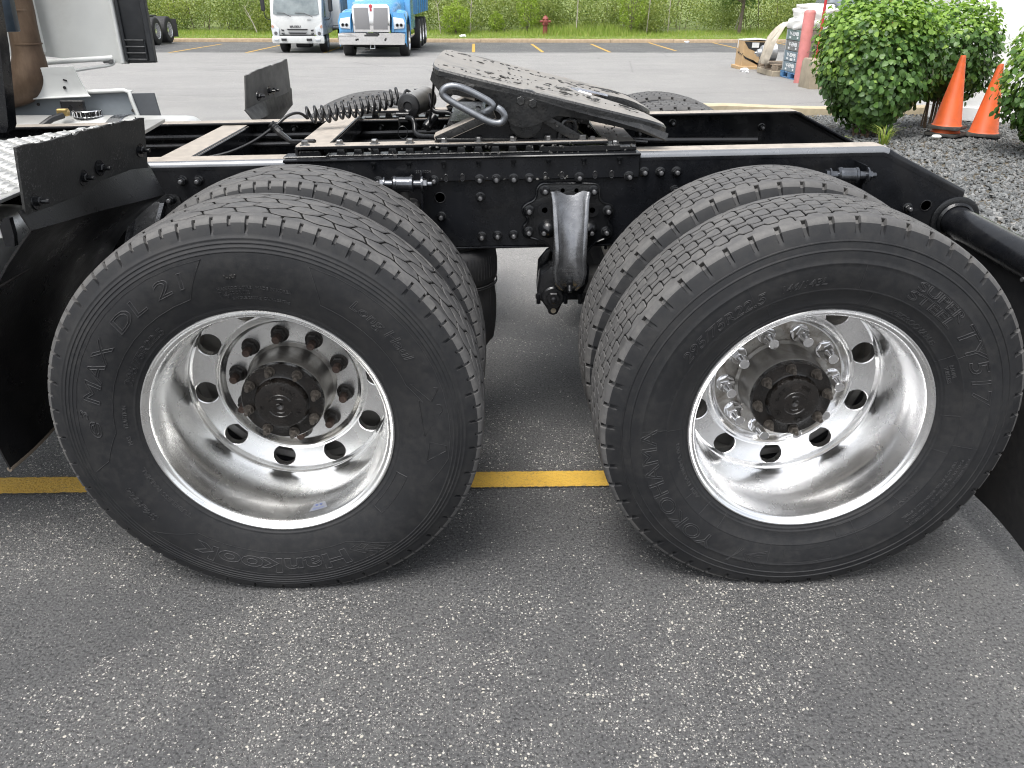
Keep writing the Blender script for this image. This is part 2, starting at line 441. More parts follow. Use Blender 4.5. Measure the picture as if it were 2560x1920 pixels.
# ------------------------------------------------------------------ mesh helpers
class MB:
    """collects shapes in world coordinates; build() links them as ONE mesh object"""
    def __init__(self):
        self.v, self.f, self.m = [], [], []

    def add(self, verts, faces, mi=0):
        k = len(self.v)
        self.v.extend([tuple(map(float, p)) for p in verts])
        self.f.extend([tuple(i + k for i in f) for f in faces])
        self.m.extend([mi] * len(faces))
        return self

    def box(self, c, s, rot=None, bev=0.0, mi=0):
        h = [x / 2 for x in s]
        b = min(bev, min(h) * 0.9)
        pts, idx = [], {}
        sg = (-1, 1)
        if b <= 0:
            for a in sg:
                for d in sg:
                    for e in sg:
                        idx[(a, d, e)] = len(pts)
                        pts.append(Vector((a * h[0], d * h[1], e * h[2])))
            F = [[(-1, -1, -1), (-1, -1, 1), (-1, 1, 1), (-1, 1, -1)], [(1, -1, -1), (1, 1, -1), (1, 1, 1), (1, -1, 1)],
                 [(-1, -1, -1), (1, -1, -1), (1, -1, 1), (-1, -1, 1)], [(-1, 1, -1), (-1, 1, 1), (1, 1, 1), (1, 1, -1)],
                 [(-1, -1, -1), (-1, 1, -1), (1, 1, -1), (1, -1, -1)], [(-1, -1, 1), (1, -1, 1), (1, 1, 1), (-1, 1, 1)]]
            faces = [[idx[q] for q in f] for f in F]
        else:
            for a in sg:
                for d in sg:
                    for e in sg:
                        s3 = (a, d, e)
                        for ax in range(3):
                            idx[(s3, ax)] = len(pts)
                            pts.append(Vector([s3[i] * (h[i] if i == ax else h[i] - b) for i in range(3)]))
            faces = []
            for ax in range(3):
                o = [i for i in range(3) if i != ax]
                for sv in sg:
                    ring = []
                    for (p, q) in ((-1, -1), (1, -1), (1, 1), (-1, 1)):
                        k = [0, 0, 0]
                        k[ax], k[o[0]], k[o[1]] = sv, p, q
                        ring.append(idx[(tuple(k), ax)])
                    faces.append(ring)
                for p in sg:
                    for q in sg:
                        ka, kb = [0, 0, 0], [0, 0, 0]
                        ka[ax], kb[ax] = -1, 1
                        ka[o[0]] = kb[o[0]] = p
                        ka[o[1]] = kb[o[1]] = q
                        faces.append([idx[(tuple(ka), o[0])], idx[(tuple(kb), o[0])], idx[(tuple(kb), o[1])], idx[(tuple(ka), o[1])]])
            for a in sg:
                for d in sg:
                    for e in sg:
                        faces.append([idx[((a, d, e), i)] for i in range(3)])
            fixed = []
            for f in faces:
                P = [pts[i] for i in f]
                n = (P[1] - P[0]).cross(P[2] - P[1])
                ctr = sum(P, Vector()) / len(P)
                fixed.append(f if n.dot(ctr) > 0 else f[::-1])
            faces = fixed
        if rot is not None:
            pts = [rot @ p for p in pts]
        c = Vector(c)
        return self.add([p + c for p in pts], faces, mi)

    def frame(self, d):
        d = Vector(d).normalized()
        a = Vector((0, 0, 1)) if abs(d.z) < 0.9 else Vector((1, 0, 0))
        u = d.cross(a).normalized()
        return d, u, d.cross(u).normalized()

    def lathe(self, prof, origin, axis, n=32, a0=0.0, closed=False, mi=0, arc=2 * PI, caps=True):
        """prof: list of (distance along axis, radius)"""
        d, u, w = self.frame(axis)
        o = Vector(origin)
        full = abs(arc - 2 * PI) < 1e-6
        m = n if full else n + 1
        vs = []
        for (t, r) in prof:
            for i in range(m):
                a = a0 + arc * i / n
                vs.append(o + d * t + (u * math.cos(a) + w * math.sin(a)) * r)
        fs = []
        P = len(prof)
        for j in range(P if closed else P - 1):
            j2 = (j + 1) % P
            for i in range(n):
                i2 = (i + 1) % m if full else i + 1
                fs.append((j * m + i, j * m + i2, j2 * m + i2, j2 * m + i))
        if not closed and caps:
            if prof[0][1] > 1e-6 and full:
                fs.append(tuple(reversed(range(m))))
            if prof[-1][1] > 1e-6 and full:
                fs.append(tuple((P - 1) * m + i for i in range(m)))
        return self.add(vs, fs, mi)

    def cyl(self, p0, p1, r0, r1=None, n=16, bev=0.0, mi=0, a0=0.0):
        p0, p1 = Vector(p0), Vector(p1)
        r1 = r0 if r1 is None else r1
        L = (p1 - p0).length
        if bev:
            b = min(bev, L * 0.45, r0 * 0.9, r1 * 0.9)
            pr = [(0, r0 - b), (b, r0), (L - b, r1), (L, r1 - b)]
        else:
            pr = [(0, r0), (L, r1)]
        return self.lathe(pr, p0, p1 - p0, n, a0=a0, mi=mi)

    def tube(self, path, r, n=8, closed=False, mi=0):
        P = [Vector(p) for p in path]
        k = len(P)
        rs = r if isinstance(r, (list, tuple)) else [r] * k
        vs, fs = [], []
        u = None
        for i in range(k):
            if closed:
                t = P[(i + 1) % k] - P[i - 1]
            else:
                t = P[min(i + 1, k - 1)] - P[max(i - 1, 0)]
            t.normalize()
            if u is None:
                u = t.orthogonal().normalized()
            else:
                u = (u - t * u.dot(t)).normalized()
            w = t.cross(u)
            for j in range(n):
                a = 2 * PI * j / n
                vs.append(P[i] + (u * math.cos(a) + w * math.sin(a)) * rs[i])
        for i in range(k if closed else k - 1):
            i2 = (i + 1) % k
            for j in range(n):
                j2 = (j + 1) % n
                fs.append((i * n + j, i * n + j2, i2 * n + j2, i2 * n + j))
        if not closed:
            fs.append(tuple(reversed(range(n))))
            fs.append(tuple((k - 1) * n + j for j in range(n)))
        return self.add(vs, fs, mi)

    def prism(self, poly, fn0, fn1, mi=0):
        """poly: 2-D outline; fn0/fn1 map a 2-D point to the two faces"""
        n = len(poly)
        vs = [fn0(*p) for p in poly] + [fn1(*p) for p in poly]
        fs = [tuple(range(n)), tuple(reversed(range(n, 2 * n)))]
        fs += [(i, i + n, (i + 1) % n + n, (i + 1) % n) for i in range(n)]
        return self.add(vs, fs, mi)

    def sheet(self, rows, thick=0.0, mi=0):
        """grid of points; thick offsets a second skin along the vertex normals and closes the rim"""
        A = np.array(rows, float)
        a, b = A.shape[:2]
        idx = np.arange(a * b).reshape(a, b)
        fs = [(idx[i, j], idx[i, j + 1], idx[i + 1, j + 1], idx[i + 1, j]) for i in range(a - 1) for j in range(b - 1)]
        if thick:
            du = np.gradient(A, axis=0)
            dv = np.gradient(A, axis=1)
            nn = np.cross(du, dv)
            nn /= np.linalg.norm(nn, axis=2, keepdims=True) + 1e-12
            B = A + nn * thick
            k = a * b
            fs2 = [tuple(reversed([q + k for q in f])) for f in fs]
            rim = list(idx[0, :]) + list(idx[1:, -1]) + list(idx[-1, ::-1][1:]) + list(idx[::-1, 0][1:-1])
            rf = [(rim[i], rim[i] + k, rim[(i + 1) % len(rim)] + k, rim[(i + 1) % len(rim)]) for i in range(len(rim))]
            return self.add(list(A.reshape(-1, 3)) + list(B.reshape(-1, 3)), fs + fs2 + rf, mi)
        return self.add(A.reshape(-1, 3), fs, mi)

    def build(self, name, mats, parent=None, smooth=35, bevel=0.0, rake=False, origin=None, seg=2, fixn=True):
        return link_mesh(name, self.v, self.f, self.m, mats, parent, smooth, bevel, rake, origin, seg, fixn)


RAKE = 0.0223


def world_loc(o):
    p = Vector()
    while o is not None:
        p += o.location
        o = o.parent
    return p


def link_mesh(name, v, f, mi, mats, parent=None, smooth=35, bevel=0.0, rake=False, origin=None, seg=2, fixn=True):
    V = np.array(v, float).reshape(-1, 3)
    if rake:
        V = V.copy()
        V[:, 2] += RAKE * V[:, 0]
    base = world_loc(parent) if parent is not None else Vector()
    og = Vector(origin) if origin is not None else base
    V = V - np.array(og)
    me = bpy.data.meshes.new(name)
    me.from_pydata([tuple(p) for p in V], [], [tuple(int(i) for i in q) for q in f])
    mats = mats if isinstance(mats, (list, tuple)) else [mats]
    for m in mats:
        me.materials.append(MATS[m])
    if len(mats) > 1:
        me.polygons.foreach_set('material_index', np.array(mi, dtype=np.int32))
    if bevel or fixn:
        bm = bmesh.new()
        bm.from_mesh(me)
        if fixn:
            bmesh.ops.recalc_face_normals(bm, faces=bm.faces)
        if bevel:
            ed = [e for e in bm.edges if len(e.link_faces) == 2 and e.calc_face_angle(0) > R(28)]
            bmesh.ops.bevel(bm, geom=ed, offset=bevel, segments=seg, profile=0.6, affect='EDGES', clamp_overlap=True)
        bm.to_mesh(me)
        bm.free()
    if smooth:
        me.polygons.foreach_set('use_smooth', [True] * len(me.polygons))
        if smooth < 180:
            me.set_sharp_from_angle(angle=R(smooth))
    me.update()
    o = bpy.data.objects.new(name, me)
    COL.objects.link(o)
    if parent is not None:
        o.parent = parent
    o.location = og - base
    return o


def root(name, label, cat, loc=(0, 0, 0), rz=0.0, group=None):
    o = bpy.data.objects.new(name, None)
    o.empty_display_size = 0.2
    COL.objects.link(o)
    o.location = loc
    o.rotation_euler = (0, 0, rz)
    tag(o, label, cat, group)
    return o


def tag(o, label=None, cat=None, group=None, kind=None):
    if label: o['label'] = label
    if cat: o['category'] = cat
    if group: o['group'] = group
    if kind: o['kind'] = kind
    return o


def copy_obj(src, parent, loc, rot=None, scale=None):
    c = src.copy()
    COL.objects.link(c)
    c.parent = parent
    c.location = loc
    if rot is not None: c.rotation_euler = rot
    if scale is not None: c.scale = (scale,) * 3 if isinstance(scale, (int, float)) else scale
    return c


def chaikin(P, n=2, closed=False):
    P = [Vector(p) for p in P]
    for _ in range(n):
        Q = [] if closed else [P[0]]
        m = len(P)
        for i in range(m if closed else m - 1):
            a, b = P[i], P[(i + 1) % m]
            Q += [a * 0.75 + b * 0.25, a * 0.25 + b * 0.75]
        if not closed:
            Q.append(P[-1])
        P = Q
    return P


def hexnut(mb, c, d, r, h, mi=0, a0=0.0):
    """hexagonal nut, chamfered, at c along d"""
    mb.lathe([(0, r), (h * 0.82, r), (h, r * 0.86)], c, d, 6, a0=a0, mi=mi)


def text_mesh(txt, size, outline=0.0, extrude=0.0, shear=0.0, bold=0.0, spacing=1.0):
    cu = bpy.data.curves.new('lettering', 'FONT')
    cu.body = txt
    cu.size = size
    cu.shear = shear
    cu.offset = bold
    cu.space_character = spacing
    cu.resolution_u = 3
    if outline:
        cu.fill_mode = 'NONE'
        cu.bevel_depth = outline
        cu.bevel_resolution = 0
    else:
        cu.extrude = extrude
    ob = bpy.data.objects.new('lettering', cu)
    COL.objects.link(ob)
    bpy.context.view_layer.update()
    dg = bpy.context.evaluated_depsgraph_get()
    me = bpy.data.meshes.new_from_object(ob.evaluated_get(dg))
    V = np.array([v.co[:] for v in me.vertices]).reshape(-1, 3)
    F = [tuple(p.vertices) for p in me.polygons]
    bpy.data.objects.remove(ob, do_unlink=True)
    bpy.data.curves.remove(cu)
    bpy.data.meshes.remove(me)
    return V, F


def flat_text(txt, size, centre, right, up, extrude=0.0015, width=None, **kw):
    """lettering laid on a plane: right and up are unit vectors"""
    V, F = text_mesh(txt, size, extrude=extrude, **kw)
    lo, hi = V.min(0), V.max(0)
    V = V - (lo + hi) / 2
    if width:
        V[:, 0] *= width / (hi[0] - lo[0])
    rt, up_ = np.array(right, float), np.array(up, float)
    nn = np.cross(rt, up_)
    W = np.array(centre, float) + V[:, :1] * rt + V[:, 1:2] * up_ + V[:, 2:3] * nn
    return W, F


def dust_tops(o, flat=1, rest=0, lim=0.8):
    """upward faces take the dusty material, all others the painted one"""
    for p in o.data.polygons:
        p.material_index = flat if p.normal.z > lim else rest
    return o

# ------------------------------------------------------------------ ground
SL = 0.021


def lot(y):
    """the lot is level where the truck stands and falls gently towards the far verge"""
    return -SL * (min(max(y, 2.0), 48.0) - 2.0)


ys = [-300, -60, -12, -4, 0, 2, 4, 8, 14, 20, 26, 32, 38, 48, 80, 160, 400]
xs = [-400, -120, -40, -16, -6, 0, 6, 16, 40, 120, 400]
ground = MB().sheet([[(x, y, lot(y)) for x in xs] for y in ys]).build('ground', 'asphalt', smooth=180, fixn=False)
tag(ground, kind='structure')
if ground.data.polygons[0].normal.z < 0:
    ground.data.flip_normals()


def strip(name, quad, mat, parent, dz=0.004, nx=1, ny=1):
    """flat painted quad on the lot (four corners x, y in order)"""
    a, b, c, d = [np.array(q, float) for q in quad]
    rows = []
    for i in range(ny + 1):
        t = i / ny
        p, q = a + (d - a) * t, b + (c - b) * t
        rows.append([(*(p + (q - p) * j / nx), 0) for j in range(nx + 1)])
    rows = [[(x, y, lot(y) + dz) for (x, y, _) in r] for r in rows]
    o = MB().sheet(rows).build(name, mat, parent, smooth=0, fixn=False)
    if o.data.polygons[0].normal.z < 0:
        o.data.flip_normals()
    return o


# yellow stall lines: the one under the truck, then the row along the far verge
strip('stall_line', [(-4.0, 0.415), (6.0, 0.50), (6.0, 0.596), (-4.0, 0.511)], 'line_yellow_worn', ground)
for (x0, y0, x1, y1) in [(-0.13, 28.4, -0.29, 35.9), (2.33, 28.6, 2.25, 36.1), (4.75, 28.8, 4.91, 36.4), (7.39, 30.1, 7.83, 38.2),
                         (-2.6, 28.0, -2.9, 35.4), (-5.2, 27.6, -5.55, 35.0), (-7.8, 27.4, -8.2, 34.8), (-10.3, 27.2, -10.8, 34.5),
                         (10.2, 30.3, 10.9, 38.4), (13.0, 30.6, 14.0, 38.8)]:
    strip('stall_line', [(x0 - 0.055, y0), (x0 + 0.055, y0), (x1 + 0.055, y1), (x1 - 0.055, y1)], 'line_yellow', ground, ny=2)
# short marks in front of the bays across the lane, left of the truck
strip('stall_line', [(-3.6, 8.95), (-1.6, 9.12), (-1.6, 9.24), (-3.6, 9.07)], 'line_yellow', ground)
strip('stall_line', [(-3.35, 8.35), (-3.22, 8.33), (-2.9, 8.98), (-3.03, 9.0)], 'line_yellow', ground)
strip('stall_line', [(-3.03, 9.0), (-2.9, 9.0), (-2.45, 8.35), (-2.58, 8.33)], 'line_yellow', ground, dz=0.007)

# ------------------------------------------------------------------ far kerb and verge


def kerb_y(x):
    return 37.5 + 0.085 * x


kerb = MB()
prof = [(0.0, -0.05), (0.0, 0.10), (0.03, 0.145), (0.17, 0.15), (0.30, 0.15), (0.30, -0.05)]
xx = np.arange(-60, 60.1, 3.0)
for i in range(len(xx) - 1):                          # cast in lengths with open joints
    x0, x1 = xx[i] + 0.006, xx[i + 1] - 0.006
    j = random.uniform(-0.006, 0.006)
    P = [[(x, kerb_y(x) + p[0], lot(kerb_y(x)) + p[1] + j) for p in prof] for x in (x0, x1)]
    n = len(prof)
    kerb.add(P[0] + P[1], [tuple(range(n)), tuple(reversed(range(n, 2 * n)))] + [(k, k + n, (k + 1) % n + n, (k + 1) % n) for k in range(n)])
kerb = kerb.build('kerb', 'kerb_concrete', smooth=40)
tag(kerb, kind='structure')

VZ = 0.135


def verge_z(x, y):
    d = y - kerb_y(x) - 0.3
    return lot(kerb_y(x)) + VZ + 0.02 * max(0, d) + 0.05 * math.sin(x * 0.9) * math.sin(y * 0.7) * min(1, max(0, d))


xv = np.concatenate([[-400, -200, -90], np.arange(-45, 46, 1.5), [90, 200, 400]])
yv = [0.28, 0.6, 1.2, 2, 3, 4.5, 6, 9, 14, 30, 80, 350]
verge = MB().sheet([[(x, kerb_y(x) + d, verge_z(x, kerb_y(x) + d)) for x in xv] for d in yv]).build('grass_verge', 'verge', smooth=180, fixn=False)
if verge.data.polygons[0].normal.z < 0:
    verge.data.flip_normals()
tag(verge, kind='structure')

# ------------------------------------------------------------------ gravel island on the right


def catmull(P, n=8):
    out = []
    m = len(P)
    for i in range(m):
        p0, p1, p2, p3 = [np.array(P[(i + k - 1) % m], float) for k in range(4)]
        for j in range(n):
            t = j / n
            out.append(tuple(0.5 * ((2 * p1) + (-p0 + p2) * t + (2 * p0 - 5 * p1 + 4 * p2 - p3) * t * t + (-p0 + 3 * p1 - 3 * p2 + p3) * t ** 3)))
    return out


ISL = catmull([(2.75, 3.3), (2.65, 6.5), (2.8, 8.8), (3.45, 9.55), (4.6, 9.62), (7.0, 9.62), (12, 9.62), (16, 9.4), (16, 6), (16, 3.0), (12, 2.6), (6, 2.58), (3.4, 2.62)])


def inside(x, y, poly):
    r = False
    n = len(poly)
    for i in range(n):
        x1, y1 = poly[i]
        x2, y2 = poly[(i + 1) % n]
        if (y1 > y) != (y2 > y) and x < (x2 - x1) * (y - y1) / (y2 - y1) + x1:
            r = not r
    return r


def offset_poly(poly, d):
    n = len(poly)
    out = []
    for i in range(n):
        a, b = np.array(poly[i - 1]), np.array(poly[(i + 1) % n])
        t = (b - a) / (np.linalg.norm(b - a) + 1e-9)
        out.append(tuple(np.array(poly[i]) + d * np.array([t[1], -t[0]])))
    return out


area = sum(ISL[i][0] * ISL[(i + 1) % len(ISL)][1] - ISL[(i + 1) % len(ISL)][0] * ISL[i][1] for i in range(len(ISL)))
SGN = 1 if area > 0 else -1


def isl_z(x, y):
    return 0.045 + 0.03 * math.sin(x * 1.3 + 1) * math.sin(y * 1.1) + lot(y) * 0.55


kb = MB()
rings = []
for (d, h) in [(0.0, -0.2), (0.0, 0.14), (-0.03, 0.172), (-0.17, 0.178), (-0.20, 0.155), (-0.205, -0.2)]:
    rings.append([(x, y, isl_z(x, y) + h - 0.075) for (x, y) in offset_poly(ISL, d * SGN)])
n = len(ISL)
kv = [p for r in rings for p in r]
kf = [(j * n + i, j * n + (i + 1) % n, (j + 1) * n + (i + 1) % n, (j + 1) * n + i) for j in range(len(rings) - 1) for i in range(n)]
kb.add(kv, kf)
kb = kb.build('island_kerb', 'island_concrete', smooth=40)
tag(kb, kind='structure')
inner = offset_poly(ISL, -0.19 * SGN)
gx, gy = np.arange(2.4, 16.4, 0.2), np.arange(2.7, 10.2, 0.2)
bed = MB()
bed.v = [(x, y, isl_z(x, y) - 0.03) for (x, y) in inner]
cx_, cy_ = 8.0, 6.2
rowsb = [[(cx_ + (x - cx_) * s, cy_ + (y - cy_) * s, isl_z(cx_ + (x - cx_) * s, cy_ + (y - cy_) * s) - 0.03) for (x, y) in inner + inner[:1]] for s in np.linspace(1, 0.02, 14)]
bed = MB().sheet(rowsb).build('gravel_bed', 'soil', smooth=180)
tag(bed, kind='structure')


def stones(pts, size_lo, size_hi, mat, name, label):
    """flat broken slate chips, each with its own outline, as one mesh"""
    base = []
    for _ in range(14):
        k = 6
        ang = np.sort(RNG.uniform(0, 2 * PI, k))
        rr = RNG.uniform(0.65, 1.0, k)
        top = np.c_[np.cos(ang) * rr * 0.8, np.sin(ang) * rr * 0.55, RNG.uniform(0.16, 0.30, k)]
        bot = np.c_[np.cos(ang) * rr, np.sin(ang) * rr * 0.72, RNG.uniform(-0.28, -0.08, k)]
        base.append(np.r_[top, bot])
    faces = [tuple(range(6))] + [(i, i + 6, (i + 1) % 6 + 6, (i + 1) % 6) for i in range(6)]
    V, F = [], []
    for q, (x, y, z) in enumerate(pts):
        b = base[q % 14]
        s = RNG.uniform(size_lo, size_hi) * (1.5 if RNG.random() < 0.06 else 1)
        a, tx, ty = RNG.uniform(0, 2 * PI), RNG.normal(0, 0.32), RNG.normal(0, 0.32)
        ca, sa = math.cos(a), math.sin(a)
        P = b * s
        P = np.c_[P[:, 0] * ca - P[:, 1] * sa, P[:, 0] * sa + P[:, 1] * ca, P[:, 2]]
        P[:, 2] += P[:, 0] * tx + P[:, 1] * ty
        V.append(P + (x, y, z))
        F.extend([tuple(i + 12 * q for i in f) for f in faces])
    V = np.concatenate(V)
    o = link_mesh(name, V, F, None, mat, smooth=0, fixn=False)
    bm = bmesh.new(); bm.from_mesh(o.data); bmesh.ops.recalc_face_normals(bm, faces=bm.faces); bm.to_mesh(o.data); bm.free()
    return tag(o, label, 'gravel', kind='stuff')


pts = []
while len(pts) < 23000:
    x, y = RNG.uniform(2.7, 8.6), 2.7 + 6.8 * RNG.random() ** 1.25
    if x < 2.6 + (y - 3) * 0.05 or x > 4.9 + (y - 3.0) * 0.62:
        continue
    if inside(x, y, inner):
        pts.append((x, y, isl_z(x, y) - 0.022 + RNG.uniform(0, 0.02)))
gravel = stones(pts, 0.018, 0.034, 'gravel_stone', 'gravel', 'grey crushed slate gravel filling the kerbed planting bed')

# loose grit scattered on the asphalt round the truck
gp = [(RNG.uniform(-1.3, 2.6), RNG.uniform(-1.25, 2.3), 0.0015) for _ in range(420)]
grit = stones(gp, 0.0016, 0.0042, 'gravel_stone', 'loose_grit', 'scattered loose grit on the asphalt around the tyres')

# ------------------------------------------------------------------ the tractor in the foreground
CL = 1.175                                   # truck centre line
tractor = root('semi_tractor', 'black framed semi tractor with bare fifth wheel and polished dual wheels filling the foreground', 'truck', (0.66, CL, 0))
ZW = 0.487                                   # wheel centre height
TC = 0.1175                                  # tyre centre behind the outer rim edge


def side_y(h, prof):
    hs = [p[1] for p in prof]
    return float(np.interp(h, hs, [p[0] for p in prof]))


# sidewall half-profile: (distance from tyre centre, radius) from bead to shoulder
SIDE = [(0.108, 0.292), (0.113, 0.302), (0.1165, 0.309), (0.121, 0.318), (0.1275, 0.335), (0.1345, 0.360), (0.1395, 0.385), (0.1415, 0.410),
        (0.1400, 0.432), (0.1365, 0.452), (0.1320, 0.470), (0.1270, 0.484), (0.1215, 0.497)]


def side_at(r):
    return float(np.interp(r, [p[1] for p in SIDE], [p[0] for p in SIDE]))


def settle(W):
    """squash the lowest part of the tyre onto the ground and let its sidewalls bulge"""
    W = np.array(W, float)
    low = np.clip((-W[:, 2] - 0.33) / 0.155, 0, 1)
    W[:, 1] = TC + (W[:, 1] - TC) * (1 + 0.10 * low ** 2 * np.clip((np.abs(W[:, 1] - TC) - 0.09) / 0.02, 0, 1))
    d = np.maximum(0, -W[:, 2] - 0.24)
    W[:, 2] = np.where(d > 0, -0.24 - d * (1 - 0.084 * np.clip(d / 0.281, 0, 1)), W[:, 2])
    W[:, 2] = np.maximum(W[:, 2], -(ZW - 0.0015))
    return W


def make_tyre(kind):
    """one tyre, axis along y, outer face towards -y, in wheel-centre coordinates (y measured from the outer rim edge)"""
    V, F, M = [], [], []
    left = kind == 'block'
    # ---- half profile with moulded rings
    prof = []
    for (h, r) in SIDE:
        prof.append((h, r, 0))
    rings = [(0.4475, 0.0013), (0.4565, 0.0015), (0.4655, 0.0015), (0.4745, 0.0012)] if left else [(0.3205, 0.0009), (0.357, 0.0011), (0.420, 0.0011), (0.449, 0.0016), (0.468, 0.0018)]
    rings.append((0.3125, 0.0012))
    for (r, a) in rings:
        h = side_at(r)
        for (dr, da) in ((-0.0028, 0), (-0.001, a), (0.001, a), (0.0028, 0)):
            prof.append((side_at(r + dr) + da, r + dr, 0))
    prof.sort(key=lambda p: p[1])
    RT = 0.5205
    prof += [(0.1180, 0.5045, 0), (0.1145, 0.5105, 0), (0.1095, 0.5148, 0), (0.1020, 0.5168, 0), (0.1000, 0.5120, 1), (0.05, 0.5135, 1), (0.0, 0.514, 1)]
    half = prof
    full = [(-h, r, g) for (h, r, g) in half] + [(h, r, g) for (h, r, g) in reversed(half[:-1])]
    # ---- angles, with extra cuts where the shoulder notches are
    nn = 84 if left else 55
    hw = 0.0032 / 0.5 if left else 0.0050 / 0.5
    ang = list(np.linspace(0, 2 * PI, 300, endpoint=False))
    notch = [(i + 0.5) * 2 * PI / nn for i in range(nn)]
    ang = [a for a in ang if min(abs((a - b + PI) % (2 * PI) - PI) for b in notch) > hw * 1.7]
    for b in notch:
        ang += [b - hw * 1.25, b - hw * 0.8, b, b + hw * 0.8, b + hw * 1.25]
    ang = sorted(a % (2 * PI) for a in ang)
    A = np.array(ang)
    near = np.array([min(range(nn), key=lambda k: abs((a - notch[k] + PI) % (2 * PI) - PI)) for a in ang])
    dd = np.array([abs((a - notch[k] + PI) % (2 * PI) - PI) for a, k in zip(ang, near)])
    inn = dd < hw * 0.9
    n = len(A)
    for (h, r, g) in full:
        rr = np.full(n, r)
        hh = np.full(n, h)
        if 0.486 < r and abs(h) > 0.1015:
            if left:
                reach = np.where(near % 2 == 0, 0.4895, 0.5000)
                cut = inn & (r > reach)
            else:
                cut = inn & (r > 0.496)
            dep = 0.0062 if left else 0.0085
            rr = rr - np.where(cut, dep * (0.55 if not left and r < 0.506 else 1.0), 0)
            hh = hh - np.sign(h) * np.where(cut, dep * 0.75, 0)
        for k in range(n):
            V.append((rr[k] * math.cos(A[k]), hh[k] + TC, rr[k] * math.sin(A[k])))
    P = len(full)
    for j in range(P - 1):
        gmat = 2 if full[j][2] and full[j + 1][2] else (1 if min(full[j][1], full[j + 1][1]) > 0.5035 else 0)
        for k in range(n):
            k2 = (k + 1) % n
            F.append((j * n + k, j * n + k2, (j + 1) * n + k2, (j + 1) * n + k))
            M.append(gmat)
    # ---- tread blocks
    def block(poly, rtop, rb=0.508, inset=0.0014, mi=1):
        """poly: (u arc metres, v across) outline, counter-clockwise"""
        k = len(V)
        c = np.mean(poly, axis=0)
        m = len(poly)
        P2 = np.array(poly)
        d = P2 - c
        L = np.linalg.norm(d, axis=1, keepdims=True)
        Pin = P2 - d / L * inset
        def put(Q, r):
            for (u, v) in Q:
                rc = r - 0.0045 * (abs(v) / 0.1) ** 2.2
                a = u / 0.52
                V.append((rc * math.cos(a), v + TC, rc * math.sin(a)))
        put(P2, rb); put(P2, rtop - 0.0018); put(Pin, rtop)
        for q in range(m):
            q2 = (q + 1) % m
            F.append((k + q, k + q2, k + m + q2, k + m + q)); M.append(2)
            F.append((k + m + q, k + m + q2, k + 2 * m + q2, k + 2 * m + q)); M.append(mi)
        F.append(tuple(k + 2 * m + q for q in range(m))); M.append(mi)
    C = 2 * PI * 0.52
    rs = np.random.default_rng(3 if left else 5)
    gc, gl = 0.0040, 0.0017          # half widths: grooves round the tyre, cuts across it
    if left:
        # zigzag grooves; broad six-sided blocks, half a pitch out of step from row to row
        NB = 45
        p = C / NB
        edges = [-0.1035, -0.0815, -0.041, 0.0, 0.041, 0.0815, 0.1035]
        def wav(j, s_):          # groove j at arc s_
            amp = (0.0, 0.0052, 0.0068, 0.0068, 0.0068, 0.0052, 0.0)[j]
            t = (s_ / p + 0.5 * (j % 2)) % 1.0
            tri = 4 * abs(t - 0.5) - 1
            return edges[j] + amp * max(-0.8, min(0.8, tri * 1.15))
        for row in range(6):
            out = row in (0, 5)
            for i in range(NB):
                if out and i % 5:       # shoulder ribs run on
                    continue
                span = 5 if out else 1
                off = 0.0 if out else 0.5 * p * (row % 2)
                s0, s1 = i * p + off, (i + span) * p + off
                sk = 0.0 if out else (0.005 if row % 2 else -0.005)
                ns = 8 * span
                lo, hi = [], []
                for t in range(ns + 1):
                    u = s0 + (s1 - s0) * t / ns
                    lo.append((u - sk, wav(row, u - sk) + gc * (row > 0)))
                    hi.append((u + sk, wav(row + 1, u + sk) - gc * (row < 5)))
                for q in (lo, hi):
                    q[0] = (q[0][0] + gl * 1.35, q[0][1]); q[-1] = (q[-1][0] - gl * 1.35, q[-1][1])
                block(lo + hi[::-1], 0.5212 + rs.uniform(-0.0005, 0.0005), inset=0.0026)
    else:
        # closely stepped grooves round the tyre with narrow cross sipes
        NB = 56
        p = C / NB
        edges = [-0.1035, -0.078, -0.047, -0.0155, 0.0155, 0.047, 0.078, 0.1035]
        def stp(j, t):
            amp = 0.0 if j in (0, 7) else 0.0058
            t = t % 1.0
            v = np.interp(t, [0, 0.06, 0.44, 0.5, 0.56, 0.94, 1.0], [0, 1, 0.7, 0, -1, -0.7, 0])
            return edges[j] + amp * v * (1 if j % 2 else -1)
        T = [0, 0.06, 0.25, 0.44, 0.5, 0.56, 0.75, 0.94, 1.0]
        for row in range(7):
            out = row in (0, 6)
            for i in range(NB):
                if out and i % 4:
                    continue
                span = 4 if out else 1
                off = 0.0 if out else 0.5 * p * (row % 2)
                tt = [k + t for k in range(span) for t in T[:-1]] + [span]
                lo = [(i * p + t * p + off, stp(row, t + off / p) + gc * 0.85 * (row > 0)) for t in tt]
                hi = [(i * p + t * p + off, stp(row + 1, t + off / p) - gc * 0.85 * (row < 6)) for t in tt]
                for q in (lo, hi):
                    q[0] = (q[0][0] + gl * 0.8, q[0][1]); q[-1] = (q[-1][0] - gl * 0.8, q[-1][1])
                block(lo + hi[::-1], 0.5212 + rs.uniform(-0.0004, 0.0004), inset=0.0022)
    # ---- the tyre sits flattened on the ground and bulges a little there
    W = np.array(V)
    return settle(W), F, M


